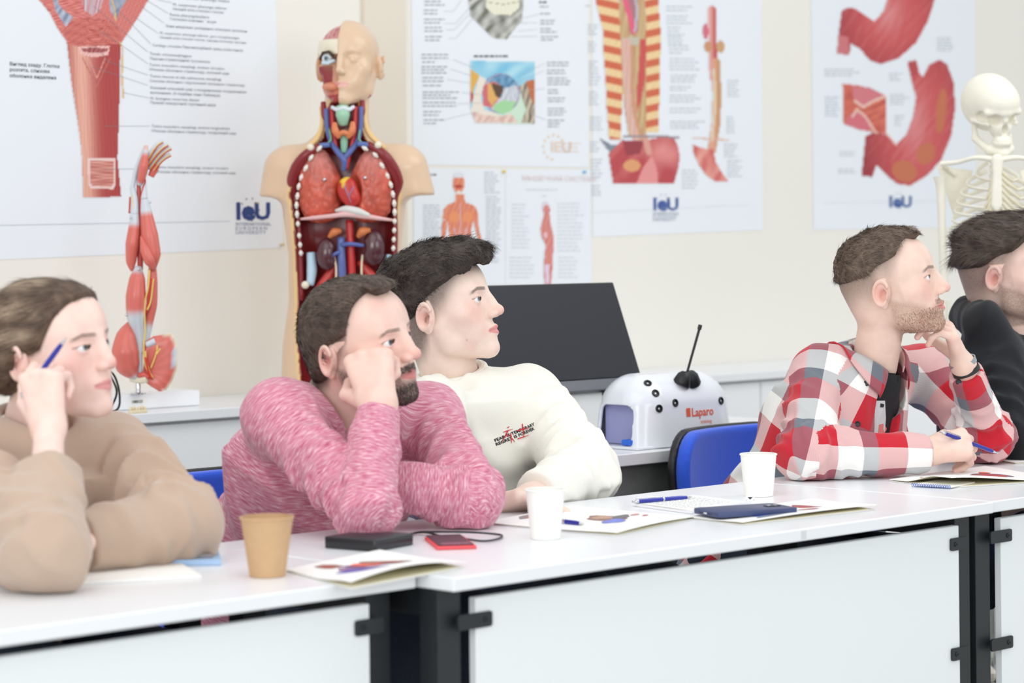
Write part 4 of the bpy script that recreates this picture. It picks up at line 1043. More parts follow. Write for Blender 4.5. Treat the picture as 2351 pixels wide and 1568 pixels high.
# ================================================================== chairs
M_TUBE = M_BLACK
def make_chair(u, v, label, turn=0.0, zt=0.80):
    c, s_ = math.cos(turn), math.sin(turn)
    e1 = D1*c + D2*s_; e2 = -D1*s_ + D2*c; o_ = W(u, v, 0)
    t = thing('conference_chair', o_, label, 'chair', 'blue conference chairs')
    L = lambda a, b, z: o_ + e1*a + e2*b + ZUP*z
    X = np.array([e1, e2, ZUP])
    def shell(z0, z1, w0, w1, th, off, r):
        def f(p):
            q = (p-o_.astype(np.float32))@X.T.astype(np.float32)
            zz = np.clip((q[:, 2]-z0)/(z1-z0), 0, 1)
            yy = 0.225 + 0.035*np.sin(zz*2.2) - 0.9*q[:, 0]**2 + off
            hw = w0+(w1-w0)*zz; a = np.abs(q[:, 0])-(hw-r); b_ = np.abs(q[:, 2]-(z0+z1)/2)-((z1-z0)/2-r)
            e = np.sqrt(np.maximum(a, 0)**2+np.maximum(b_, 0)**2)+np.minimum(np.maximum(a, b_), 0)-r
            return smax(e, np.abs(q[:, 1]-yy)-th, 0.012)
        return extract(f, o_+np.array([-0.42, -0.42, z0-0.03]), o_+np.array([0.42, 0.42, z1+0.03]), 0.007)
    v_, q_ = shell(0.50, zt-0.004, 0.205, 0.232, 0.020, -0.012, 0.10)
    obj('backrest', mesh_from('backrest', v_, q_, [M_BLUE]), t)
    v_, q_ = shell(0.49, zt, 0.215, 0.240, 0.012, 0.016, 0.105)
    obj('backrest_shell', mesh_from('backrest_shell', v_, q_, [M_DARK]), t)
    def seat(p):
        q = (p-o_.astype(np.float32))@X.T.astype(np.float32); a = np.abs(q[:, 0])-0.14; b_ = np.abs(q[:, 1]+0.02)-0.12
        e = np.sqrt(np.maximum(a, 0)**2+np.maximum(b_, 0)**2)-0.10
        return smax(e, np.abs(q[:, 2]-0.425-0.15*q[:, 1]**2)-0.026, 0.02)
    v_, q_ = extract(seat, o_+np.array([-0.36, -0.36, 0.37]), o_+np.array([0.36, 0.36, 0.49]), 0.009)
    obj('seat', mesh_from('seat', v_, q_, [M_BLUE]), t)
    for a in (-0.19, 0.19):
        MB().tube(smooth_path([L(a, -0.26, 0.015), L(a, -0.20, 0.30), L(a*0.95, -0.14, 0.385), L(a*0.9, 0.0, 0.388)], 5), 0.011, 8).build('leg', M_TUBE, t)
        MB().tube(smooth_path([L(a, 0.28, 0.015), L(a, 0.20, 0.30), L(a*0.95, 0.12, 0.385), L(a*0.9, 0.0, 0.388)], 5), 0.011, 8).build('leg', M_TUBE, t)
    MB().tube(smooth_path([L(0, 0.10, 0.39), L(0, 0.22, 0.42), L(0, 0.275, 0.52), L(0, 0.275, 0.62)], 5), 0.014, 8).build('back_bracket', M_TUBE, t)
    return t
pelv3, pelv5 = P(1075, 1335, 4.84), P(2300, 1230, 5.72)
for (cu, cv, lab, tn) in [
    (uv(P(607, 1400, 4.55))[0], 3.50, 'blue chair behind the bearded man in pink', -0.04),
    (uv(Pv(1700, 1060, 3.72))[0]-0.062, 3.455, 'blue chair with black shell behind the man in plaid', 0.10),
    (uv(pelv3)[0], 3.43, 'low blue chair hidden under the man in the off-white sweatshirt', 0.0),
    (uv(pelv5)[0], 3.50, 'low blue chair under the man in the black hoodie', 0.0),
    (uv(P(-20, 1500, 3.95))[0]-0.05, 3.46, 'blue chair under the woman in beige', 0.0)]:
    make_chair(cu, cv, lab, tn, 0.70 if lab.startswith('low') else 0.80)

# ================================================================== cups
def paper_cup(px, py, r0, r1, h, m, label, group=None, inner=None, rim=None):
    c = Pz(px, py, ZT+0.0005)
    t = thing('paper_cup', c, label, 'cup', group)
    prof = [(0.001, 0.004), (r0-0.0015, 0.004), (r0-0.001, 0.0), (r0, 0.0), (r1, h-0.003), (r1-0.0008, h-0.003), (r0-0.0008, 0.006), (0.001, 0.006)]
    MB().lathe(prof, c, n=56, cap=False).build('cup_wall', m, t, ang=0.9)
    ring = [c + ZUP*(h-0.0018) + (r1+0.0003)*np.array([math.cos(a), math.sin(a), 0]) for a in np.linspace(0, 2*math.pi, 65)]
    MB().tube(ring, 0.0016, 8, cap=False).build('rim', rim or m, t)
    return t
M_KRAFT = mat('kraft_paper', (200, 164, 124), 0.85, noise=(60, 0.04))
M_PAPER = mat('white_paper', (246, 245, 240), 0.75)
paper_cup(614, 1322, 0.0262, 0.0385, 0.088, M_KRAFT, 'brown kraft paper cup on the nearest desk', rim=M_KRAFT)
paper_cup(1253, 1236, 0.0245, 0.0322, 0.082, M_PAPER, 'white paper cup beside the blurred folder and pen', 'white paper cups')
paper_cup(1742, 1138, 0.0275, 0.0342, 0.081, M_PAPER, 'white paper cup behind the phone, under the plaid sleeve', 'white paper cups')
# tea bag tag by the far cup
t = thing('tea_tag', Pz(1723, 1150, ZT), 'tiny white tag with a dark triangle at the foot of the far cup', 'tag')
c = Pz(1722, 1149, ZT+0.0005); e1 = nrm(D1*0.9-D2*0.45); kk = nrm(np.cross(e1, ZUP))*1.0
MB().plate([(-0.009, 0), (0.009, 0), (0.009, 0.008), (-0.009, 0.008)], c, e1, ZUP, kk, 0.0006).build('card', M_PAPER, t, smooth=False)
m = MB(); f0 = c - kk*(-0.0008)
for sg in (0.0008, -0.0004):
    m.plate([(-0.0055, 0.0065), (0.0055, 0.0065), (0.0, 0.0018)], c+kk*sg, e1, ZUP, kk, 0.0002)
    m.plate([(-0.008, 0.0006), (-0.0068, 0.0006), (-0.0068, 0.0016), (-0.008, 0.0016)], c+kk*sg, e1, ZUP, kk, 0.0002)
    m.plate([(0.0068, 0.0006), (0.008, 0.0006), (0.008, 0.0016), (0.0068, 0.0016)], c+kk*sg, e1, ZUP, kk, 0.0002)
m.build('printed_mark', M_DARK, t, smooth=False)

# ================================================================== papers, folders, notebooks
def quadpts(pts, z): return [Pz(x, y, z) for x, y in pts]
def bil(q, a, b): return q[0]*(1-a)*(1-b) + q[1]*a*(1-b) + q[2]*a*b + q[3]*(1-a)*b
M_COVER = mat('folder_board', (250, 250, 248), 0.5)
M_INNER = mat('cream_board', (238, 232, 206), 0.8)
def sheet(q, z0, lift, n=14, th=0.0006):
    """curved sheet over quad q; lift(a,b) raises it"""
    V = []; 
    for k in (0, 1):
        for i in range(n+1):
            for j in range(n+1):
                a, b = i/n, j/n; p = bil(q, a, b); V.append((p[0], p[1], z0 + lift(a, b) + k*th))
    N = (n+1)**2; F = []
    for i in range(n):
        for j in range(n):
            s0 = i*(n+1)+j; F.append((N+s0, N+s0+n+1, N+s0+n+2, N+s0+1)); F.append((s0, s0+1, s0+n+2, s0+n+1))
    for i in range(n):
        for (x, y) in (((i, 0), (i+1, 0)), ((i+1, n), (i, n)), ((0, i+1), (0, i)), ((n, i), (n, i+1))):
            a_, b_ = x[0]*(n+1)+x[1], y[0]*(n+1)+y[1]; F.append((a_, b_, N+b_, N+a_))
    return V, F
def print_blobs(q, z0, lift, blobs, name, parent):
    """flat print that follows a sheet: ellipses (a,b,ra,rb,rot,color)"""
    for lay, (ca, cb, ra, rb, rt_, col) in enumerate(blobs):
        V = []; F = []; C = []; n0 = 0
        ks = 22
        for ring in (0.0, 0.5, 1.0):
            for k in range(ks if ring else 1):
                th = 2*math.pi*k/ks; r = ring*(1+0.12*math.sin(3*th+lay)+0.07*math.sin(5*th+2*lay))
                x, y = ra*r*math.cos(th), rb*r*math.sin(th)
                a, b = ca + x*math.cos(rt_)-y*math.sin(rt_), cb + x*math.sin(rt_)+y*math.cos(rt_)
                p = bil(q, a, b); V.append((p[0], p[1], z0+lift(min(max(a, 0), 1), min(max(b, 0), 1))+0.0009+0.00012*lay))
                v = 1+0.18*math.sin(k*2.3+ring*5+lay); C.append(np.clip(np.array(srgb(*col))*v, 0, 1))
        for k in range(ks):
            k2 = (k+1) % ks; F.append((n0, n0+1+k, n0+1+k2)); F.append((n0+1+k, n0+1+ks+k, n0+1+ks+k2, n0+1+k2))
        me = mesh_from(name, V, F, [mat('folder_print', vcol=True, rough=0.5)], False, np.array(C)); obj(name, me, parent)
def folder(pts, label, lift, blobs, open_edge=0.010, z=ZT+0.0005, pages=True):
    q = quadpts(pts, z); t = thing('folder', (q[0]+q[2])/2*np.array([1, 1, 0])+ZUP*z, label, 'folder', 'conference folders')
    V, F = sheet(q, z, lambda a, b: 0, 6, 0.0009); MB().add(V, F).build('back_cover', M_COVER, t, smooth=False)
    if pages:
        q2 = [bil(q, 0.03, 0.03), bil(q, 0.97, 0.03), bil(q, 0.97, 0.95), bil(q, 0.03, 0.95)]
        V, F = sheet(q2, z+0.001, lambda a, b: 0, 4, 0.0012); MB().add(V, F).build('page', M_INNER, t, smooth=False)
    f = lambda a, b: 0.0026 + lift(a, b)
    V, F = sheet(q, z, f, 18, 0.0007); cv = MB().add(V, F).build('front_cover', M_COVER, t)
    V, F = sheet([p for p in q], z-0.0004, f, 18, 0.0003); MB().add(V, F).build('cover_lining', M_INNER, cv)
    if blobs: print_blobs(q, z, f, blobs, 'printed_picture', cv)
    return t, q
PUR, BLU, RD, OR, BR, PK, NV = (118, 88, 150), (86, 98, 214), (190, 70, 66), (226, 106, 84), (150, 112, 96), (226, 168, 164), (58, 66, 128)
# left folder: A left, B near, C right, D back
folder([(656, 1312), (806, 1353), (1070, 1303), (872, 1266)], 'open folder with anatomical print on the nearest desk, right of the kraft cup',
       lambda a, b: 0.016*sst(a, 0.45, 1.0)*math.sin(math.pi*min(1, 0.15+b*0.75)),
       [(0.22, 0.30, 0.10, 0.08, 0.5, BR), (0.50, 0.40, 0.20, 0.09, 0.8, (150, 120, 150)), (0.20, 0.28, 0.11, 0.06, 0.5, BR), (0.22, 0.28, 0.06, 0.03, 0.5, RD), (0.55, 0.42, 0.16, 0.07, 0.8, PUR), (0.62, 0.36, 0.20, 0.075, 0.9, BLU), (0.38, 0.42, 0.09, 0.03, 0.6, PUR), (0.44, 0.66, 0.20, 0.06, 0.8, BR), (0.40, 0.50, 0.12, 0.05, 0.8, OR), (0.46, 0.60, 0.05, 0.025, 0.8, OR), (0.52, 0.68, 0.10, 0.02, 0.9, RD)])
folder([(1108, 1203), (1417, 1231), (1594, 1192), (1310, 1164)], 'white folder with brown and blue anatomical print beside the white cup',
       lambda a, b: 0.005*sst(a, 0.6, 1.0)*math.sin(math.pi*min(1, 0.2+b*0.7)),
       [(0.55, 0.60, 0.13, 0.13, 0, BR), (0.52, 0.62, 0.07, 0.09, 0, (190, 150, 130)), (0.68, 0.50, 0.07, 0.13, 0.2, (118, 132, 220)), (0.60, 0.72, 0.05, 0.10, 0.2, (112, 108, 112)), (0.10, 0.45, 0.05, 0.20, 0, (150, 140, 138)), (0.12, 0.40, 0.02, 0.10, 0, OR), (0.70, 0.86, 0.015, 0.03, 0, RD), (0.62, 0.86, 0.02, 0.05, 0, PK)])
tR, qR = folder([(1572, 1190), (1706, 1206), (2014, 1170), (1868, 1148)], 'white folder under the dark blue phone',
       lambda a, b: 0.007*sst(a, 0.4, 1.0)*math.sin(math.pi*min(1, 0.1+b*0.6)),
       [(0.42, 0.72, 0.18, 0.055, 0.1, (168, 90, 100)), (0.46, 0.70, 0.10, 0.03, 0.1, RD), (0.74, 0.60, 0.10, 0.06, 0.1, (176, 110, 116)), (0.70, 0.30, 0.10, 0.14, 0.2, (96, 130, 226)), (0.85, 0.28, 0.05, 0.14, 0.2, (130, 142, 160))])
folder([(2042, 1105), (2184, 1120), (2440, 1104), (2262, 1074)], 'white folder with red artery print in front of the man in plaid',
       lambda a, b: 0.016*sst(a, 0.25, 0.75)*(1-sst(b, 0.0, 0.9))*1.0+0.001,
       [(0.55, 0.62, 0.20, 0.16, 0.2, (120, 92, 110)), (0.58, 0.60, 0.17, 0.12, 0.2, (190, 62, 58)), (0.60, 0.28, 0.05, 0.035, 0, OR), (0.30, 0.36, 0.12, 0.05, 0.2, (170, 130, 150)), (0.22, 0.22, 0.06, 0.03, 0, PK), (0.35, 0.72, 0.06, 0.04, 0, OR)])
folder([(2262, 1056), (2330, 1066), (2520, 1060), (2440, 1046)], 'white and purple folder at the right edge beside the black hoodie',
       lambda a, b: 0.001, [(0.4, 0.5, 0.3, 0.3, 0.2, (84, 78, 150))])
# spiral pad inside the right-hand folder
def coil(q0, q1, n, r, parent, m):
    for k in range(n):
        c_ = q0+(q1-q0)*(k+0.5)/n; ax_ = nrm(q1-q0); o1 = nrm(np.cross(ax_, ZUP))
        ring = [c_ + r*(math.cos(a)*o1 + math.sin(a)*ZUP) + ax_*0.0006*a/6 for a in np.linspace(0, 2*math.pi*0.92, 14)]
        MB().tube(ring, 0.0006, 6).build('wire_loop', m, parent)
M_WIREB = mat('blue_wire', (90, 120, 200), 0.4); M_WIREW = mat('white_wire', (225, 228, 235), 0.35)
a_, b_ = Pz(2092, 1113, ZT+0.0045), Pz(2182, 1118, ZT+0.0045)
t = thing('spiral_pad', a_, 'small spiral pad sticking out from inside the right-hand folder', 'notebook')
e = nrm(b_-a_); e2 = nrm(np.cross(ZUP, e)); MB().plate([(0, 0.004), (np.linalg.norm(b_-a_), 0.004), (np.linalg.norm(b_-a_), 0.11), (0, 0.11)], a_-ZUP*0.0019, e, e2, ZUP, 0.0025).build('page_block', M_PAPER, t, smooth=False)
coil(a_, b_, 17, 0.0032, t, M_WIREB)
# open notebook under the pen
q = quadpts([(1450, 1161), (1588, 1180), (1722, 1160), (1594, 1142)], ZT+0.0005)
t = thing('spiral_notebook', q[0], 'open squared notebook with writing, under the silver and blue pen', 'notebook')
V, F = sheet(q, ZT+0.0005, lambda a, b: 0, 4, 0.0045); MB().add(V, F).build('page_block', mat('page_edge', (240, 241, 244), 0.8), t, smooth=False)
V, F = sheet([bil(q, .01, .01), bil(q, .99, .01), bil(q, .99, .99), bil(q, .01, .99)], ZT+0.0051, lambda a, b: 0.0008*math.sin(3*a), 10, 0.0003); pg = MB().add(V, F).build('top_page', M_PAPER, t)
coil(bil(q, 0.99, 0.03)+ZUP*0.003, bil(q, 0.99, 0.97)+ZUP*0.003, 22, 0.0038, t, M_WIREW)
m = MB(); rng = random.Random(4)
for i in range(9):
    b = 0.12+i*0.085; a = 0.12
    while a < 0.82:
        l = rng.uniform(0.02, 0.07); p0, p1 = bil(q, a, b)+ZUP*0.0062, bil(q, a+l, b+rng.uniform(-.005, .005))+ZUP*0.0062; m.tube([p0, (p0+p1)/2+D2*0.0006, p1], 0.00022, 4); a += l+0.02
m.build('handwriting', mat('ink_blue', (120, 128, 170), 0.7), pg)
# papers before the woman
q = quadpts([(163, 1343), (330, 1352), (466, 1322), (402, 1290)], ZT+0.0005); q = quadpts([(163, 1344), (462, 1326), (404, 1290), (150, 1302)], ZT+0.0005)
t = thing('note_pad', q[0], 'plain white note pad in front of the woman in beige', 'paper')
V, F = sheet(q, ZT+0.0005, lambda a, b: 0, 4, 0.0035); MB().add(V, F).build('page_block', M_PAPER, t, smooth=False)
q = quadpts([(279, 1299), (508, 1298), (500, 1268), (300, 1270)], ZT+0.0005)
t = thing('notebook', q[0], 'light blue notebook beside the beige sleeve', 'notebook')
V, F = sheet(q, ZT+0.0005, lambda a, b: 0, 4, 0.0085); MB().add(V, F).build('cover', mat('light_blue_cover', (172, 204, 240), 0.5), t, smooth=False)
V, F = sheet([bil(q, .01, .02), bil(q, .99, .02), bil(q, 1.002, .98), bil(q, .01, .98)], ZT+0.002, lambda a, b: 0, 3, 0.0055); MB().add(V, F).build('page_block', M_PAPER, t, smooth=False)
q = [bil(q, .08, .14)+ZUP*.009, bil(q, .92, .14)+ZUP*.009, bil(q, .90, .80)+ZUP*.009, bil(q, .10, .80)+ZUP*.009]
t = thing('smartphone', q[0], 'dark phone lying on the light blue notebook', 'phone')
V, F = sheet(q, ZT+0.0095, lambda a, b: 0, 3, 0.006); MB().add(V, F).build('phone_body', mat('grey_metal', (150, 140, 138), 0.4), t, smooth=False)
V, F = sheet([bil(q, .02, .03), bil(q, .98, .03), bil(q, .98, .97), bil(q, .02, .97)], ZT+0.0155, lambda a, b: 0, 3, 0.0003); MB().add(V, F).build('screen', mat('dark_glass', (70, 60, 58), 0.15), t, smooth=False)

# ================================================================== pens
M_PEN = mat('pen_blue', (38, 48, 160), 0.25, metal=0.3, coat=0.4); M_CHR = mat('chrome', (210, 212, 216), 0.15, 1.0)
def pen(a, b, label, r=0.0042, tip_at_b=True, tube=M_PEN):
    """a the button end, b the writing tip"""
    a, b = np.asarray(a, float), np.asarray(b, float); L = float(np.linalg.norm(b-a)); ax = (b-a)/L
    t = thing('ballpoint_pen', a, label, 'pen', 'blue ballpoint pens')
    MB().lathe([(r*0.5, 0.012), (r*0.9, 0.014), (r, L*0.5), (r*0.98, L*0.8), (r*0.75, L*0.90)], a, ax, 18).build('barrel', tube, t)
    MB().lathe([(0.0005, 0), (r*0.55, 0.001), (r*0.6, 0.008), (r*0.95, 0.010), (r*0.95, 0.0142)], a, ax, 18).build('button', M_CHR, t)
    MB().lathe([(r*1.03, L*0.50-0.001), (r*1.06, L*0.50), (r*1.06, L*0.50+0.002), (r*1.03, L*0.50+0.003)], a, ax, 18).build('ring', M_CHR, t)
    MB().lathe([(r*0.76, L*0.898), (r*0.5, L*0.95), (0.0009, L*0.985), (0.0005, L)], a, ax, 14).build('tip', M_CHR, t)
    s1 = nrm(np.cross(ax, np.cross(ZUP if abs(ax[2]) < .9 else D1, ax))); s2 = np.cross(ax, s1)
    MB().box(a+ax*(0.010+L*0.16)+s1*(r*1.35), (L*0.32, r*0.8, r*0.35), np.array([ax, s2, s1]), 0.0004).build('clip', M_CHR, t, smooth=False)
    return t
pen(Pz(1451, 1152, ZT+0.0100), Pz(1590, 1141, ZT+0.0085), 'blue and silver pen lying across the open notebook')
pen(Pz(1252, 1192, ZT+0.0082), Pz(1341, 1203, ZT+0.0068), 'dark blue pen on the folder behind the white cup')
def hand_center(h): return sum(c[1] for f in h['fingers'] for c in f[:1])/4
pen(P(44, 922, 3.640), P(153, 774, 3.605), 'blue and white pen held by the woman in beige', tube=M_PEN)
pen(P(2158, 991, 4.950), P(2292, 1041, 5.035), 'blue pen in the writing hand of the man in plaid')

# ================================================================== phone, drive, card
def slab(name, pts, z, h, label, cat, m, rad=0.008, part='body', group=None):
    """rounded slab from three corner pixels A,B,C on the plane z"""
    A, B, Cc = quadpts(pts, z); e1 = nrm(A-B); L1 = float(np.linalg.norm(A-B)); e2 = (Cc-B) - e1*np.dot(Cc-B, e1); L2 = float(np.linalg.norm(e2)); e2 = nrm(e2)
    t = thing(name, B, label, cat, group); out = []
    for cx_, cy_, a0 in ((rad, rad, 180), (L1-rad, rad, 270), (L1-rad, L2-rad, 0), (rad, L2-rad, 90)):
        for k in range(6): th = math.radians(a0+k*18); out.append((cx_+rad*math.cos(th), cy_+rad*math.sin(th)))
    kz = ZUP if np.dot(np.cross(e1, e2), ZUP) > 0 else ZUP
    V = []; n = len(out); lv = [(0.0012, 0), (0, 0.0012), (0, h-0.0012), (0.0012, h)]
    cen = np.array([L1/2, L2/2])
    for ins, zz in lv:
        for p in out:
            d = np.array(p)-cen; d = d*(1-ins/np.linalg.norm(d)); q_ = cen+d; V.append(B+e1*q_[0]+e2*q_[1]+ZUP*zz)
    F = [tuple(range(n))[::-1], tuple(3*n+k for k in range(n))]
    for i in range(3):
        for k in range(n): F.append((i*n+k, i*n+(k+1) % n, (i+1)*n+(k+1) % n, (i+1)*n+k))
    b_ = MB().add(V, F).build(part, m, t, ang=0.9)
    return t, b_, B, e1, e2, L1, L2
M_NAVY = mat('navy_rubber', (62, 72, 112), 0.45)
zf = ZT+0.0075
t, b_, B, e1, e2, L1, L2 = slab('smartphone', [(1589, 1178), (1650, 1190), (1791, 1170)], zf, 0.0095, 'dark blue phone face down on folder and notebook', 'phone', M_NAVY, 0.010, 'phone_case')
MB().plate([(L1*0.5-0.008, L2-0.040), (L1*0.5+0.008, L2-0.040), (L1*0.5+0.008, L2-0.014), (L1*0.5-0.008, L2-0.014)], B+ZUP*0.0095, e1, e2, ZUP, 0.0012).build('camera_module', M_DARK, b_, smooth=False)
for q_ in (-0.034, -0.020): MB().lathe([(0.0045, 0), (0.0045, 0.0016), (0.0035, 0.0018), (0.001, 0.0016)], B+e1*L1*0.5+e2*(L2+q_)+ZUP*0.0102, ZUP, 18).build('lens', M_CHR, b_)
MB().box(B+e1*L1*0.5-e2*0.0001+ZUP*0.0045, (0.010, 0.0015, 0.0035), np.array([e1, e2, ZUP]), 0.0006).build('charging_port', M_CHR, b_, smooth=False)
for k in range(5):
    for sg in (-1, 1): MB().box(B+e1*(L1*0.5+sg*(0.010+0.003*k))-e2*0.0001+ZUP*0.0045, (0.0014, 0.001, 0.0014), np.array([e1, e2, ZUP])).build('speaker_hole', M_DARK, b_, smooth=False)
t, b_, B, e1, e2, L1, L2 = slab('power_adapter', [(744, 1258), (861, 1267), (918, 1248)], ZT+0.0005, 0.0185, 'black rectangular power brick with a cable in front of the bearded man', 'adapter', mat('black_gloss', (40, 40, 44), 0.3), 0.004, 'case')
cpts = [Pz(917, 1238, ZT+0.009), Pz(935, 1230, ZT+0.006), Pz(960, 1222, ZT+0.004), Pz(1010, 1221, ZT+0.010), Pz(1080, 1222, ZT+0.008), Pz(1135, 1226, ZT+0.004), Pz(1153, 1230, ZT+0.003), Pz(1140, 1238, ZT+0.003), Pz(1108, 1242, ZT+0.003), Pz(1060, 1236, ZT+0.003), Pz(1020, 1232, ZT+0.003), Pz(975, 1222, ZT+0.005), Pz(940, 1226, ZT+0.003), Pz(905, 1232, ZT+0.008)]
MB().tube(smooth_path(cpts, 8), 0.0018, 8).build('cable', M_DARK, t)
t, b_, B, e1, e2, L1, L2 = slab('card_pack', [(1003, 1263), (1095, 1260), (1066, 1236)], ZT+0.0005, 0.005, 'small red pack with dark printed top beside the power brick', 'card', mat('coral_card', (238, 84, 92), 0.5), 0.003, 'red_card')
MB().plate([(0.004, 0.008), (L1-0.004, 0.008), (L1-0.004, L2+0.006), (0.004, L2+0.006)], B+ZUP*0.0055, e1, e2, ZUP, 0.0012).build('dark_card', mat('dark_card', (62, 42, 52), 0.4), t, smooth=False)
m = MB(); rng = random.Random(2)
for i in range(4):
    x = 0.008
    while x < L1-0.012:
        w_ = rng.uniform(0.001, 0.004); m.plate([(x, 0.012+i*0.0075), (x+w_, 0.012+i*0.0075), (x+w_, 0.015+i*0.0075), (x, 0.015+i*0.0075)], B+ZUP*0.0067, e1, e2, ZUP, 0.0002); x += w_+0.0018
m.build('printed_lines', mat('pink_print', (206, 130, 150), 0.6), t, smooth=False)

# ================================================================== monitor on the side table
b0 = Pv(1470, 862, 4.02); bu, bv = uv(b0); tp = ray(1407, 652)
# same u at the top corner
Zt = bu/(D1[0]*tp[0]+D1[1]); top = np.array([0, 0, CAM_H])+tp*Zt
up_ = nrm(top-b0); hs = float(np.linalg.norm(top-b0)); wM = 0.53; nM = nrm(np.cross(D1, up_)) ; nM = nM if nM[1] < 0 else -nM
t = thing('monitor', W(bu-wM/2, bv+0.05, ZS), 'large black screen tilted back on the side table', 'monitor')
cM = b0 + up_*hs/2 - D1*wM/2
MB().box(cM - nM*0.012 - up_*0.012, (wM+0.012, hs+0.036, 0.022), np.array([D1, up_, nM]), 0.003).build('casing', M_DARK, t, smooth=False)
MB().box(cM + nM*0.0005, (wM, hs, 0.002), np.array([D1, up_, nM])).build('screen', mat('screen_black', (50, 52, 58), 0.45, spec=0.2), t, smooth=False)
MB().box(cM - up_*(hs/2+0.017) + nM*0.002, (wM+0.012, 0.028, 0.006), np.array([D1, up_, nM]), 0.002).build('lower_bezel', mat('bezel_grey', (112, 114, 120), 0.35, metal=0.3), t, smooth=False)
s0 = cM - nM*0.026
MB().tube([s0-up_*0.03, W(*uv(s0-up_*0.03+D2*0.02), ZS+0.08), W(*uv(s0+D2*0.02), ZS+0.008)], 0.016, 12).build('stand', M_DARK, t)
MB().box(W(*uv(s0+D2*0.01), ZS+0.007), (0.24, 0.16, 0.010), AX, 0.003).build('stand_foot', M_DARK, t, smooth=False)
for a in (-0.10, -0.45): MB().box(b0-D1*(-a if a > 0 else -a)*1.0+D2*0.02+ZUP*((ZS-b0[2])/2-0.01), (0.014, 0.02, b0[2]-ZS-0.018), AX, 0.002).build('support_leg', M_DARK, t, smooth=False)

# ================================================================== white training dome
Bc = Pz(1462, 1034, ZS); du, dv = uv(Bc); LU, LV, HH = 0.362, 0.150, 0.170
AXT = AX.T.astype(np.float32); cd = W(du+LU/2, dv+LV/2+0.004, ZS).astype(np.float32)
def dome_raw(p, g=0.0):
    q = (p-cd)@AXT; z = q[:, 2]; tz = np.clip(z/HH, 0, 1.2)
    a = LU/2-0.020*tz-g; b = LV/2-0.012*tz-g+0.012
    rr = np.sqrt(np.maximum(np.abs(q[:, 0])-a+0.075, 0)**2 + np.maximum(np.abs(q[:, 1])-b+0.06, 0)**2*1.2 + np.maximum(z-(HH-g)+0.075, 0)**2) - 0.075
    return np.maximum(rr, -z-0.02)
def dome(p):
    d = smax(dome_raw(p), -dome_raw(p, 0.006), 0.002)
    q = (p-cd)@AXT
    w_ = np.maximum.reduce([q[:, 0]+LU/2-0.05, -(q[:, 0]+LU/2+0.05)])
    e = np.sqrt(np.maximum(np.abs(q[:, 1])-0.030, 0)**2+np.maximum(np.abs(q[:, 2]-0.050)-0.028, 0)**2)-0.022
    d = smax(d, -np.maximum(w_, e), 0.002)
    return smax(d, 0.001-q[:, 2], 0.001)
t = thing('training_dome', W(du+LU/2, dv+LV/2, ZS), 'white plastic surgical training dome with black ports on the side table', 'dome')
v_, q_ = extract(dome, cd-np.array([0.30, 0.30, 0.01]), cd+np.array([0.30, 0.30, 0.20]), 0.0034)
hood = obj('hood', mesh_from('hood', v_, q_, [mat('gloss_white', (240, 243, 250), 0.22, coat=0.5)]), t)
dtree = BVHTree.FromPolygons([Vector(x) for x in v_], [tuple(int(i) for i in f) for f in q_])
MB().box(cd+ZUP*0.004, (LU+0.02, LV+0.03, 0.007), AX, 0.002).build('base_plate', mat('gloss_white'), t, smooth=False)
wbox(MB(), du+0.03, du+0.30, dv+0.035, dv+0.041, ZS+0.009, ZS+0.09).build('inner_panel', mat('lavender_plastic', (158, 160, 205), 0.4), t, smooth=False)
wbox(MB(), du+0.034, du+0.040, dv+0.042, dv+LV-0.02, ZS+0.009, ZS+0.10).build('inner_panel', mat('lavender_plastic'), t, smooth=False)
wbox(MB(), du+0.000, du+0.028, dv+0.022, dv+0.05, ZS+0.009, ZS+0.022, 0.002).build('blue_insert', mat('bright_blue', (40, 110, 220), 0.5), t, smooth=False)
def cast(px, py, tree=None):
    r = ray(px, py); h = (tree or dtree).ray_cast(Vector((0, 0, CAM_H)), Vector(nrm(r)))
    return (np.array(h[0]), np.array(h[1])) if h[0] is not None else (None, None)
for px, py in ((1487, 880), (1505, 903), (1550, 925), (1513, 938), (1655, 920)):
    c_, n_ = cast(px, py)
    if c_ is None: continue
    MB().lathe([(0.0095, -0.001), (0.0095, 0.002), (0.0082, 0.0032), (0.0060, 0.0028), (0.0052, 0.0008), (0.0025, 0.0006), (0.0020, -0.001)], c_, n_, 24).build('port', M_DARK, t)
ct, nt_ = cast(1578, 882)
if ct is not None:
    for sg in (-1, 1):
        b_ = ct + D1*0.020*sg - nt_*0.004; tip = b_ + ZUP*0.030 - D1*0.012*sg - D2*0.006
        MB().lathe([(0.020, 0), (0.022, 0.006), (0.017, 0.026), (0.010, 0.034), (0.004, 0.034)], b_, nrm(tip-b_), 28).build('trocar_cap', M_DARK, t)
    s0 = ct+ZUP*0.022; MB().tube([s0-D1*0.02, s0+D1*0.02], 0.009, 14).build('trocar_bridge', M_DARK, t)
    e_ = P(1608, 746, (ct[1])+0.02)
    t2 = thing('laparoscopic_rod', s0, 'thin black rod standing out of the white dome', 'rod')
    MB().tube([s0+ZUP*0.006, e_-nrm(e_-s0)*0.012, e_-nrm(e_-s0)*0.011, e_], [0.0030, 0.0032, 0.0048, 0.0048], 12).build('shaft', M_DARK, t2)
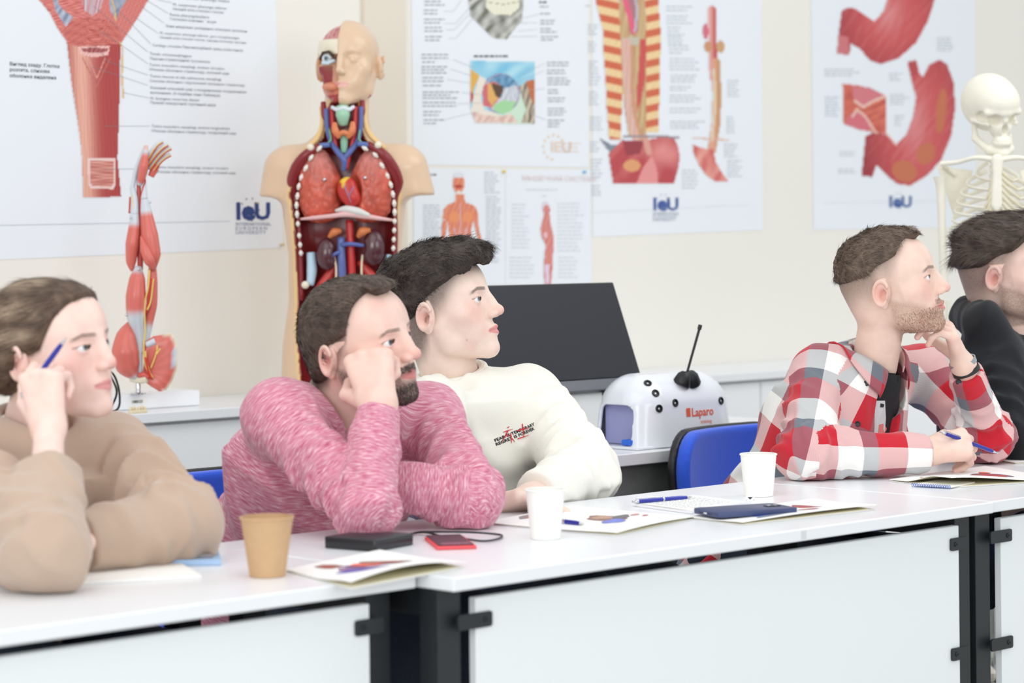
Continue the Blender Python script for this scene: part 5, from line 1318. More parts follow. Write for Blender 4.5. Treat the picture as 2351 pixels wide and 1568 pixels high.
# red maker's mark on the dome
def text_mesh(body, size, offset=0.0, spacing=1.0, align='LEFT', shear=0.0):
    cu = bpy.data.curves.new('t', 'FONT'); cu.body = body; cu.size = size; cu.offset = offset; cu.space_character = spacing; cu.align_x = align; cu.shear = shear
    cu.resolution_u = 2; o_ = bpy.data.objects.new('t', cu); COL.objects.link(o_)
    dg = bpy.context.evaluated_depsgraph_get(); me = bpy.data.meshes.new_from_object(o_.evaluated_get(dg))
    V = np.zeros(len(me.vertices)*3, np.float32); me.vertices.foreach_get('co', V); F = [tuple(p.vertices) for p in me.polygons]
    bpy.data.objects.remove(o_); bpy.data.curves.remove(cu); bpy.data.meshes.remove(me)
    return V.reshape(-1, 3), F
def project(V2, o_, e1, e2, tree, d, off):
    """drop flat artwork onto a surface along d"""
    out = []
    for x, y in V2[:, :2]:
        p = o_ + e1*x + e2*y - d*0.3; h = tree.ray_cast(Vector(p), Vector(d), 1.0)
        q = np.array(h[0]) if h[0] is not None else p+d*0.3
        out.append(q - d*off)
    return np.array(out)
c_, n_ = cast(1600, 945); dd = D2
Vt, Ft = text_mesh('Laparo', 0.028, 0.0005); o_ = c_ - D1*0.020 - ZUP*0.010
mb = MB(); mb.add(project(Vt, o_, D1, ZUP, dtree, dd, 0.0012), Ft); mb.build('maker_mark', mat('orange_red_print', (232, 96, 60), 0.5), hood, smooth=False)
Vt, Ft = text_mesh('training', 0.013, 0.0); mb = MB(); mb.add(project(Vt, o_+D1*0.03-ZUP*0.018, D1, ZUP, dtree, dd, 0.0012), Ft); mb.build('maker_line', mat('orange_red_print'), hood, smooth=False)
sq = np.array([(-0.018, 0.0, 0), (-0.004, 0.0, 0), (-0.004, 0.020, 0), (-0.018, 0.020, 0)]); mb = MB(); mb.add(project(sq, o_, D1, ZUP, dtree, dd, 0.0012), [(0, 1, 2, 3)]); mb.build('maker_square', mat('orange_red_print'), hood, smooth=False)

# ================================================================== slogan on the sweatshirt
def chest_print(pt, px, py, ang, lines, size, colr, nm, art=None):
    tree = BVHTree.FromPolygons([Vector(x) for x in pt['Vs']], [tuple(int(i) for i in f) for f in pt['Qs']])
    c_, n_ = cast(px, py, tree)
    d = nrm([0.15, 1.0, -0.05]); e1 = nrm(np.array([1.0, -0.15, 0])); e2 = ZUP
    ex = e1*math.cos(ang)+e2*math.sin(ang); ey = -e1*math.sin(ang)+e2*math.cos(ang)
    root_ = pt['shirt']
    for (txt, dx, dy) in lines:
        Vt, Ft = text_mesh(txt, size, size*0.035, 1.05); o_ = c_ + ex*dx + ey*dy
        MB().add(project(Vt, o_, ex, ey, tree, d, 0.0016), Ft).build(nm, mat(nm+'_ink', colr, 0.8), root_, smooth=False)
    if art:
        mb = MB()
        for (x0, y0, x1, y1, w_) in art:
            n = 6; a = np.array([x0, y0]); b = np.array([x1, y1]); t_ = (b-a)/np.linalg.norm(b-a); s_ = np.array([-t_[1], t_[0]])*w_
            pts = [a+(b-a)*k/n + s_*(1-abs(k/n-0.3)) for k in range(n+1)] + [a+(b-a)*k/n - s_*(1-abs(k/n-0.3)) for k in range(n, -1, -1)]
            V2 = np.array([(p[0], p[1], 0) for p in pts])
            F2 = [(k, k+1, 2*n+1-k-1, 2*n+1-k) for k in range(n)]
            mb.add(project(V2, c_, e1, e2, tree, d, 0.0026), F2)
        mb.build('red_brush_marks', mat('red_ink', (206, 52, 62), 0.8), root_, smooth=False)
mm = 0.001
chest_print(p3, 1184, 996, 0.42, [('FEAR IS TEMPORARY', -0.036, 0.0005), ('REGRET IS FOREVER.', -0.037, -0.0075)], 0.0080, (28, 30, 34), 'slogan',
            art=[(-14*mm, 12*mm, -10*mm, 15*mm, .9*mm), (-20*mm, 4*mm, -4*mm, 10*mm, 1*mm), (-12*mm, 8*mm, -22*mm, -16*mm, 1.1*mm), (-8*mm, 2*mm, -6*mm, -18*mm, 1.1*mm), (-6*mm, -8*mm, 0*mm, -16*mm, .9*mm), (-18*mm, -4*mm, -8*mm, -2*mm, .8*mm),
                 (12*mm, 20*mm, 16*mm, -8*mm, 1.3*mm), (2*mm, 6*mm, 26*mm, 12*mm, 1.3*mm), (4*mm, -10*mm, 26*mm, -2*mm, 1.2*mm)])
# ================================================================== anatomical models
def mcol(c, n): return np.tile(np.array(srgb(*c)), (n, 1))
M_VC = mat('painted_plastic', vcol=True, rough=0.32, spec=0.45, coat=0.15)
M_VCB = mat('painted_plastic_grain', vcol=True, rough=0.35, coat=0.1, bump=(160, 0.5, 0.003))
def pts_at(Z, L): return [P(x, y, Z-(d if False else d)) for x, y, d in L]
def vtube(name, parent, Z, L, r, col, n=12, m=None, seg=6, flat=None, label=None, cols=None, fib=0.0):
    """L (px,py,toward camera) control points, r radii in metres per control point"""
    pts = smooth_path(pts_at(Z, L), seg); rr = np.interp(np.linspace(0, len(L)-1, len(pts)), range(len(L)), r if hasattr(r, '__len__') else [r]*len(L))
    mb = MB(); mb.tube(pts, list(rr), n, flat=flat)
    C = []; 
    for i in range(len(pts)):
        t = i/(len(pts)-1); c = np.array(srgb(*col)) if cols is None else np.array([np.interp(t, [q[0] for q in cols], [srgb(*q[1])[k] for q in cols]) for k in range(3)])
        for k in range(n): C.append(c*(1-fib*(0.5+0.5*math.sin(k*2.6))))
    me = mesh_from(name, mb.V, mb.F, [m or M_VC], True, np.array(C)); return obj(name, me, parent, label)
# ---------------- muscled arm on its stand
ZA = 6.05
bt = W(0, 0, 0); a0 = Pz(236, 946, HC); au, av = uv(a0); av = max(av, VF+0.02)
t = thing('arm_model', W(au+0.13, av+0.09, HC), 'upright anatomical arm showing red muscles, on a white board', 'anatomical model')
bd = wbox(MB(), au, au+0.30, av, av+0.17, HC+0.0005, HC+0.040, 0.003).build('base_board', M_CAB, t, smooth=False)
Vt, Ft = text_mesh('1000121', 0.010, 0.0003); c_ = Pv(302, 926, av-0.0008)
MB().plate([(-0.004, -0.004), (0.048, -0.004), (0.048, 0.012), (-0.004, 0.012)], c_, D1, ZUP, D2, 0.0006).build('number_plate', M_PAPER, bd, smooth=False)
MB().add([c_ + D1*v[0] + ZUP*v[1] - D2*0.0006 for v in Vt], Ft).build('number', M_DARK, bd, smooth=False)
pb = P(317, 880, ZA); pf = np.array([pb[0], pb[1], HC+0.040])
MB().lathe([(0.020, 0), (0.020, 0.003), (0.008, 0.005), (0.0065, 0.008), (0.0065, pb[2]-pf[2]+0.01)], pf, ZUP, 20).build('steel_post', M_CHR, t)
MUS, TEN, MUD = (226, 116, 104), (216, 222, 230), (206, 88, 80)
A = lambda nm, L, r, cols, **k: vtube(nm, t, ZA, L, r, MUS, n=20, cols=cols, fib=0.14, **k)
wht = lambda a, b: [(0, TEN), (a-0.05, TEN), (a+0.03, MUS), (b-0.03, MUS), (b+0.05, TEN), (1, TEN)]
A('deltoid', [(298, 738, .012), (290, 768, .02), (287, 808, .026), (295, 842, .02), (312, 867, .01)], [.004, .024, .0345, .030, .009], wht(-0.1, 0.92))
A('upper_arm_muscle', [(318, 612, .015), (315, 640, .02), (312, 680, .022), (312, 722, .02), (318, 765, .012), (325, 812, .01)], [.008, .020, .0255, .024, .016, .008], wht(0.12, 0.56))
A('rear_arm_muscle', [(350, 614, 0), (350, 650, 0), (348, 700, 0), (340, 748, 0), (334, 790, 0)], [.010, .013, .014, .011, .008], wht(-0.1, 0.72))
A('slender_muscle', [(330, 720, .012), (324, 760, .016), (321, 800, .014), (322, 860, .01)], [.004, .008, .0075, .006], wht(-0.1, 0.55))
A('forearm_muscle', [(309, 492, .012), (308, 520, .014), (304, 560, .016), (301, 600, .012), (303, 622, .008)], [.011, .014, .0175, .013, .004], wht(0.24, 1.2))
A('forearm_muscle', [(331, 455, .01), (336, 490, .012), (343, 540, .014), (350, 585, .012), (350, 622, .006)], [.009, .015, .022, .021, .007], wht(0.26, 1.2))
A('crossing_muscle', [(324, 542, .028), (332, 572, .034), (343, 598, .032), (352, 616, .02)], [.003, .012, .014, .006], wht(-0.1, 1.2))
A('wrist_tendon', [(304, 430, .008), (309, 460, .01), (309, 494, .012)], [.007, .009, .011], [(0, TEN), (1, TEN)])
A('wrist_tendon', [(330, 415, .008), (331, 440, .01), (331, 457, .012)], [.006, .0075, .009], [(0, TEN), (1, TEN)])
A('inner_muscle', [(318, 418, 0), (320, 470, 0), (322, 540, 0), (322, 620, 0)], [.005, .007, .009, .007], [(0, MUD), (1, MUD)])
A('inner_muscle', [(302, 452, -.005), (300, 490, -.005)], [.006, .006], [(0, MUD), (1, MUD)])
A('thumb_muscle', [(336, 334, .02), (334, 352, .022), (330, 380, .024), (325, 408, .02), (320, 424, .012)], [.0045, .0075, .0115, .010, .006], [(0, (236, 190, 182)), (0.12, (236, 190, 182)), (0.2, TEN), (0.32, MUS), (0.85, MUS), (0.95, TEN), (1, TEN)])
A('palm_muscle', [(346, 405, -.004), (354, 390, -.004), (366, 368, -.004)], [.008, .010, .006], wht(-.1, 0.8))
A('hand_edge', [(334, 336, .0), (324, 358, .004), (312, 392, .006), (303, 436, .006)], [.004, .005, .006, .006], [(0, TEN), (1, TEN)])
A('palm', [(322, 424, 0), (326, 398, 0), (334, 372, 0)], [.010, .013, .012], [(0, TEN), (1, TEN)], flat=0.6)
for (L) in ([(334, 372, .006), (350, 345, .010), (362, 330, .010), (373, 323, .004)], [(338, 378, .002), (356, 354, .006), (372, 338, .006), (385, 330, 0)],
            [(342, 388, -.002), (360, 364, .002), (376, 348, .002), (392, 338, -.004)], [(346, 398, -.006), (362, 376, -.002), (376, 362, -.002), (391, 353, -.006)]):
    A('finger', L, [.006, .0058, .0052, .0042], [(0, TEN), (1, TEN)])
    vtube('vessel', t, ZA, [(x+2, y+5, d+.008) for x, y, d in L], .0014, (206, 50, 46), n=6)
    vtube('nerve', t, ZA, [(x+1, y+2, d+.009) for x, y, d in L], .0012, (238, 206, 110), n=6)
vtube('vessel', t, ZA, [(326, 400, .02), (334, 415, .018), (328, 432, .016), (322, 470, .014), (323, 530, .012)], .0018, (206, 50, 46), n=8)
fan = []
for i, (px, py) in enumerate([(330, 786), (352, 772), (394, 764), (404, 782), (409, 808), (406, 850), (396, 876), (382, 896), (366, 899), (345, 886), (326, 872), (330, 830)]): fan.append((px, py))
def fan_mesh():
    c0_ = (336, 850); V = []; F = []; C = []; N = len(fan); R_ = 8
    for lay, dd in ((0, 0.012), (1, -0.010)):
        for r_ in range(R_+1):
            for k in range(N*3):
                a = fan[(k//3) % N]; b = fan[(k//3+1) % N]; f = (k % 3)/3; qx, qy = a[0]+(b[0]-a[0])*f, a[1]+(b[1]-a[1])*f; s_ = r_/R_
                x, y = c0_[0]+(qx-c0_[0])*s_, c0_[1]+(qy-c0_[1])*s_
                V.append(P(x, y, ZA-dd*(1-s_**6)*1.0-0.01*s_)); edge = (s_ > 0.93 and x > 372) or (s_ > 0.86 and x > 398)
                st = 1-0.16*(0.5+0.5*math.sin(k*4.2)); C.append(np.array(srgb(*((210, 216, 234) if edge and s_ < 0.99 else (240, 232, 206) if edge else MUS)))*st)
    M_ = N*3
    for lay in (0, 1):
        o_ = lay*(R_+1)*M_
        for r_ in range(R_):
            for k in range(M_):
                f = (o_+r_*M_+k, o_+r_*M_+(k+1) % M_, o_+(r_+1)*M_+(k+1) % M_, o_+(r_+1)*M_+k); F.append(f if lay else f[::-1])
    return V, F, C
V, F, C = fan_mesh(); obj('chest_muscle', mesh_from('chest_muscle', V, F, [M_VC], True, np.array(C)), t)
vtube('cut_tendon', t, ZA, [(336, 792, .016), (356, 783, .018)], [.008, .008], TEN, n=12)
for L in ([(343, 620, .03), (340, 660, .032), (332, 700, .03), (333, 760, .026), (330, 800, .026), (334, 840, .026), (352, 868, .02)], [(352, 640, .02), (346, 690, .024), (338, 712, .028)],
          [(334, 806, .024), (336, 830, .026), (344, 856, .02)], [(346, 846, .02), (356, 820, .018), (362, 798, .016)], [(358, 815, .018), (368, 800, .016)], [(360, 805, .018), (361, 792, .016)], [(304, 500, .02), (306, 470, .018), (304, 440, .014)]):
    vtube('nerve', t, ZA, L, .0022, (240, 204, 112), n=8)
for L in ([(348, 640, .022), (340, 690, .026), (336, 720, .024)], [(334, 820, .03), (340, 850, .03), (348, 870, .024)]): vtube('vessel', t, ZA, L, .0026, (214, 48, 44), n=8)
A('humerus_head', [(302, 868, .004), (322, 872, .012), (338, 870, .02)], [.010, .010, .009], [(0, (242, 232, 206)), (1, (242, 232, 206))])
vtube('axillary_vessel', t, ZA, [(318, 862, .02), (330, 860, .022), (342, 866, .02)], .006, (220, 96, 88), n=12)
for px, py in ((319, 618), (299, 500), (344, 464), (290, 723)): MB().sphere(P(px, py, ZA-0.034), 0.0035, 10, 6).build('steel_pin', M_CHR, t)
# small dental cast and the loop of cable on the counter
c_ = Pz(316, 949, HC); t = thing('dental_cast', c_, 'tiny cream row of teeth lying in front of the arm stand', 'dental model')
mb = MB(); M_CREAMY = mat('cream_resin', (232, 218, 186), 0.5)
mb.box(c_+ZUP*0.004, (0.05, 0.016, 0.008), AX, 0.002).build('gum_base', M_CREAMY, t, smooth=False)
for k in range(6):
    MB().sphere(c_+D1*(-0.021+0.0085*k)+ZUP*(0.011+0.002*math.sin(k*2)), (0.0042, 0.005, 0.007), 10, 6).build('tooth', M_CREAMY, t)
c_ = Pz(235, 945, HC+0.003); ZC = c_[1]
t = thing('cable', c_, 'looped black cable on the counter between the woman and the arm', 'cable')
for L in ([(244, 848, .0), (262, 862, 0), (273, 895, 0), (274, 930, 0), (262, 944, 0), (236, 944, 0)], [(240, 850, .01), (258, 872, .01), (268, 900, .01), (258, 928, .01), (240, 940, .01)]):
    MB().tube(smooth_path(pts_at(ZC, L), 6), 0.0028, 8).build('cord', M_DARK, t)
MB().box(P(229, 941, ZC), (0.024, 0.014, 0.014), AX, 0.003).build('plug', M_DARK, t, smooth=False)

# ---------------- torso
ZT_ = 6.50
T_ = lambda x, y, d=0.0: P(x, y, ZT_-d)
tor = thing('torso_model', T_(795, 905), 'life-size anatomical torso with open chest and half-stripped face', 'anatomical model')
SKM = (226, 194, 162)
HT = dict(w=1.05, nose=0.9)
RT = head_axes(190, 2, 0); HC_ = P(797, 152, ZT_+0.0); scT = 1.04
def th(p):
    q = (((p-HC_.astype(np.float32))@RT.T.astype(np.float32))/scT).astype(np.float32)
    q0, core = head_core(q, 1.05)
    d = head_sdf(q, dict(w=1.05, nose=0.85, open=0.05))
    side = sst(q[:, 0], 0.001, 0.003)
    br = np.abs(wave(q, 240, 2, warp=3))*0.004
    ins = 0.004 + np.where(q[:, 2] > 0.062, 0.007+br, 0) + np.where(q[:, 2] < 0.022, 0.004+0.0015*wave(q, 160, 6, warp=2), 0)
    d = d + side*ins
    return d*scT
lo, hi = HC_-0.16, HC_+0.16; lo[2] = HC_[2]-0.135
v_, q_ = extract(th, lo, hi, 0.0030)
ql = ((v_-HC_)@RT.T)/scT; C = mcol(SKM, len(v_)); x, y, z = ql.T
R_ = x > 0.002
def put(m, c, k=1.0):
    global C
    m = m[:, None]*k; C = C*(1-m)+np.array(srgb(*c))*m
put(1.0*(R_ & (z > 0.062)), (214, 150, 146)); put(1.0*(R_ & (z > 0.062))*np.clip(-wave(ql.astype(np.float32), 240, 2, warp=3)*2, 0, 1), (168, 84, 88), 0.6)
put(1.0*(R_ & (z <= 0.062) & (z > 0.022)), (238, 230, 206)); put(1.0*(R_ & (z <= 0.022)), (206, 150, 120))
put(1.0*(R_ & (z < -0.006) & (x > 0.020)), (146, 44, 48)); put(1.0*(R_ & (z < -0.050)), (218, 128, 100)); put(1.0*(R_ & (z < -0.080)), (170, 52, 52))
put(1.0*(R_ & (x > 0.062) & (z < 0.03) & (z > -0.04)), (232, 196, 160))
put(np.exp(-((ql-np.array([0.031, 0.085, 0.010]))**2).sum(1)/0.020**2)*R_, (226, 196, 150), 0.8)
lipm = (y > 0.08)*(np.abs(z+0.0562) < 0.0075)*(np.abs(x) < 0.024)*1.0; put(lipm, (232, 168, 160), 0.8)
put(1.0*((x < -0.052) & (x > -0.066) & (z < -0.012) & (z > -0.085) & (y > -0.012) & (y < 0.016)), (170, 50, 50)); put(1.0*((x < -0.056) & (x > -0.07) & (z < 0.0) & (z > -0.02) & (y > -0.006) & (y < 0.02)), (226, 150, 110))
obj('head', mesh_from('head', v_, q_, [mat('mannequin_plastic', vcol=True, rough=0.28, coat=0.25)], True, C), tor)
hw = lambda a, b, c: (np.array([a, b, c])*scT)@RT+HC_
eb = MB().sphere(hw(0.033, 0.078, 0.012), 0.0135*scT, 16, 10); vv = np.array(eb.V); dd = ((vv-hw(0.033, 0.078, 0.012))@RT.T); cc = mcol((232, 238, 240), len(vv)); cc[dd[:, 1] > 0.0115] = srgb(90, 120, 130); cc[dd[:, 1] > 0.0133] = (0.01, 0.01, 0.01)
obj('eyeball', mesh_from('eyeball', vv, eb.F, [M_EYE], True, cc), tor)
MB().tube([hw(0.014, 0.083, 0.016), hw(0.025, 0.092, 0.028), hw(0.042, 0.086, 0.026), hw(0.054, 0.070, 0.012)], 0.004, 10).build('upper_eyelid', mat('eyelid_dark', (70, 52, 40), 0.5), tor)
MB().tube([hw(0.012, 0.088, 0.006), hw(0.028, 0.094, -0.002), hw(0.044, 0.086, 0.0)], 0.004, 10).build('lower_eyelid', mat('eyelid_blue', (206, 224, 236), 0.4), tor)
MB().sphere(hw(0.080, -0.020, -0.002), (0.008, 0.016, 0.034), 14, 10, ax=RT).build('ear_section', mat('ear_brown', (206, 164, 140), 0.35), tor)
MB().tube([hw(0.072, 0.0, 0.03), hw(0.074, 0.004, 0.0), hw(0.066, 0.01, -0.04)], [0.004, 0.005, 0.004], 8).build('skin_edge', mat('edge_ochre', (214, 150, 92), 0.4), tor)
m_ = mat('tongue_flesh', (222, 142, 112), 0.35)
MB().sphere(hw(0.022, 0.070, -0.060), (0.028, 0.02, 0.013), 16, 10, ax=RT).build('tongue', m_, tor)
# skin shell with the open cavity
shA, shB = T_(656, 392), T_(932, 388)
def tb(p):
    c = T_(790, 500); q = (p-c.astype(np.float32)); k = ZT_/5550
    zz = np.array([-0.50, -0.42, -0.34, -0.22, -0.10, 0.0, 0.08, 0.14, 0.20, 0.235])
    d = s_loft(p, c, np.eye(3), zz, np.array([.165, .172, .168, .150, .150, .162, .168, .150, .09, .06]), np.array([.115, .12, .11, .10, .105, .112, .105, .085, .06, .05]), None, 2.3)
    nk = s_cap(p, T_(790, 345, -.01), HC_+np.array([0, 0.02, -0.05]), 0.062, 0.060)
    d = smin(d, nk, 0.05)
    for a, b in ((shA, T_(635, 470)), (shB, T_(962, 470))):
        arm = s_cap(p, a, b, 0.060, 0.050); arm = smax(arm, (T_(0, 458)[2]) - p[:, 2], 0.004); d = smin(d, arm, 0.035)
    d = smin(d, s_cap(p, T_(680, 382), T_(906, 378), 0.045), 0.05)
    cav = s_loft(p, T_(790, 500, 0.075), np.eye(3), np.array([-0.50, -0.35, -0.2, -0.1, 0.0, 0.06, 0.12, 0.17, 0.21, 0.26, 0.32]), np.array([.11, .12, .122, .124, .130, .138, .128, .10, .055, .045, .048]), np.array([.08]*8+[.06, .06, .07]), None, 2.6)
    d = smax(d, -cav, 0.004)
    return smax(d, (HC+0.004)-p[:, 2], 0.003)
v_, q_ = extract(tb, T_(790, 500)-np.array([0.34, 0.17, 0.52]), T_(790, 500)+np.array([0.34, 0.20, 0.42]), 0.0062)
C = mcol(SKM, len(v_)); cpos = T_(790, 500)
inside = (v_[:, 1] < cpos[1]+0.0) & (np.abs(v_[:, 0]-cpos[0]) < 0.128)
nf = mesh_from('body_shell', v_, q_, [mat('mannequin_plastic')], True, C)
nn = np.zeros(len(v_)*3, np.float32); nf.vertices.foreach_get('normal', nn); nn = nn.reshape(-1, 3)
cavd = s_loft(v_.astype(np.float32), T_(790, 500, 0.075), np.eye(3), np.array([-0.50, -0.35, -0.2, -0.1, 0.0, 0.06, 0.12, 0.17, 0.21, 0.26, 0.32]), np.array([.11, .12, .122, .124, .130, .138, .128, .10, .055, .045, .048]), np.array([.08]*8+[.06, .06, .07]), None, 2.6)
m = cavd < 0.004; fibs = 0.85+0.15*np.sin(v_[:, 0]*900)
C[m] = (np.array(srgb(140, 36, 40))[None]*fibs[:, None])[m]; m2 = (cavd >= 0.004) & (cavd < 0.009); C[m2] = srgb(240, 204, 140)
a_ = nf.color_attributes['Col']; c4 = np.ones((len(v_), 4), np.float32); c4[:, :3] = C; a_.data.foreach_set('color', c4.ravel()); obj('body_shell', nf, tor)
k = 1
TT_ = lambda nm, L, r, col, **kw: vtube(nm, tor, ZT_, L, r, col, **kw)
# muscle bands, white rib ends
mus = [(735, 334, .085), (702, 356, .088), (682, 385, .075), (672, 418, .060), (676, 452, .055), (683, 480, .058), (687, 540, .06), (690, 600, .06), (692, 690, .06)]
TT_('chest_wall_muscle', mus, [.008, .013, .017, .017, .008, .0065, .007, .007, .007], (142, 38, 42), n=14, fib=.2)
mur = [(845, 330, .085), (880, 354, .088), (900, 385, .075), (912, 418, .060), (909, 452, .055), (907, 480, .058), (908, 540, .06), (906, 600, .06), (904, 690, .06)]
TT_('chest_wall_muscle', mur, [.008, .013, .017, .017, .008, .0065, .007, .007, .007], (142, 38, 42), n=14, fib=.2)
ribsL = [(733, 341), (714, 362), (702, 386), (692, 407), (686, 428), (683, 450), (681, 471), (682, 492), (684, 514), (687, 541), (689, 562), (691, 581)]
ribsR = [(838, 341), (862, 356), (877, 380), (889, 403), (897, 424), (902, 446), (905, 467), (906, 487), (906, 508), (905, 529), (904, 550), (903, 570)]
for L in (ribsL, ribsR):
    for i, (px, py) in enumerate(L):
        a = L[max(i-1, 0)]; b = L[min(i+1, len(L)-1)]; ang = math.atan2(b[1]-a[1], b[0]-a[0]); dx, dy = math.cos(ang), math.sin(ang); l = 8 if i < 8 else 5.5
        TT_('rib_end', [(px-dx*l, py-dy*l, .092 if i < 3 else .085), (px, py, .094 if i < 3 else .088), (px+dx*l, py+dy*l, .092 if i < 3 else .085)], [.003, .0062, .003], (240, 236, 226), n=10)
def lung(cx_, cy_, flip):
    c = T_(cx_, cy_, .060)
    def f(p):
        q = (p-c.astype(np.float32)); zz = q[:, 2]/0.10; w = 1-0.42*np.clip(zz, 0, 1)**1.6
        xs = (q[:, 0] + flip*0.012*np.clip(zz, 0, 1))/(0.056*w)
        k0 = (np.abs(xs)**2.4 + np.abs(q[:, 1]/(0.042*w))**2.4 + np.abs(zz)**4)**(1/2.4); d = (k0-1)*0.042
        d = d - 0.0022*np.abs(wave(p, 190, 3, warp=1.5)) 
        hrt = s_ell(p, T_(801, 440, .095), (0.030, 0.03, 0.050)); return smax(d, -(hrt-0.003), 0.006)
    v, q = extract(f, c-0.13, c+0.13, 0.0032)
    n1 = wave(v.astype(np.float32), 60, 5, warp=2)[:, None]; n2 = np.clip(wave(v.astype(np.float32), 190, 3, warp=1.5), -1, 1)[:, None]; up_ = sst(v[:, 2], c[2]+0.0, c[2]+0.09)[:, None]
    C = np.array(srgb(208, 92, 72))*(1-up_)+np.array(srgb(204, 126, 116))*up_; C = C*(1+0.16*n1)*(1-0.18*np.exp(-(n2/0.25)**2)); return obj('lung', mesh_from('lung', v, q, [mat('painted_plastic')], True, np.clip(C, 0, 1)), tor)
lung(736, 425, 1); lung(850, 425, -1)
for px, py in ((745, 412), (838, 408)): MB().sphere(T_(px, py, .108), 0.0055, 14, 8).build('knob', M_CHR, tor)
hc = T_(801, 442, .100)
def heart(p):
    d = smin(s_ell(p, hc+np.array([-.004, 0, .008]), (.027, .022, .034)), s_sph(p, hc+np.array([.010, 0, -.018]), .021), .02)
    return d
v, q = extract(heart, hc-.07, hc+.07, .003); n1 = wave(v.astype(np.float32), 120, 4, warp=2); C = mcol((196, 52, 46), len(v)); mm_ = sst(n1, .15, .5)*sst(v[:, 2]-hc[2]+(-(v[:, 0]-hc[0]))*1.2, -0.005, .02); C = C*(1-mm_[:, None])+np.array(srgb(240, 200, 70))*mm_[:, None]
obj('heart', mesh_from('heart', v, q, [M_VC], True, C), tor)
for L in ([(790, 425, .122), (798, 445, .126), (806, 465, .12)], [(812, 428, .12), (806, 440, .126), (800, 452, .126)]): TT_('coronary_vessel', L, .0011, (150, 140, 190), n=6)
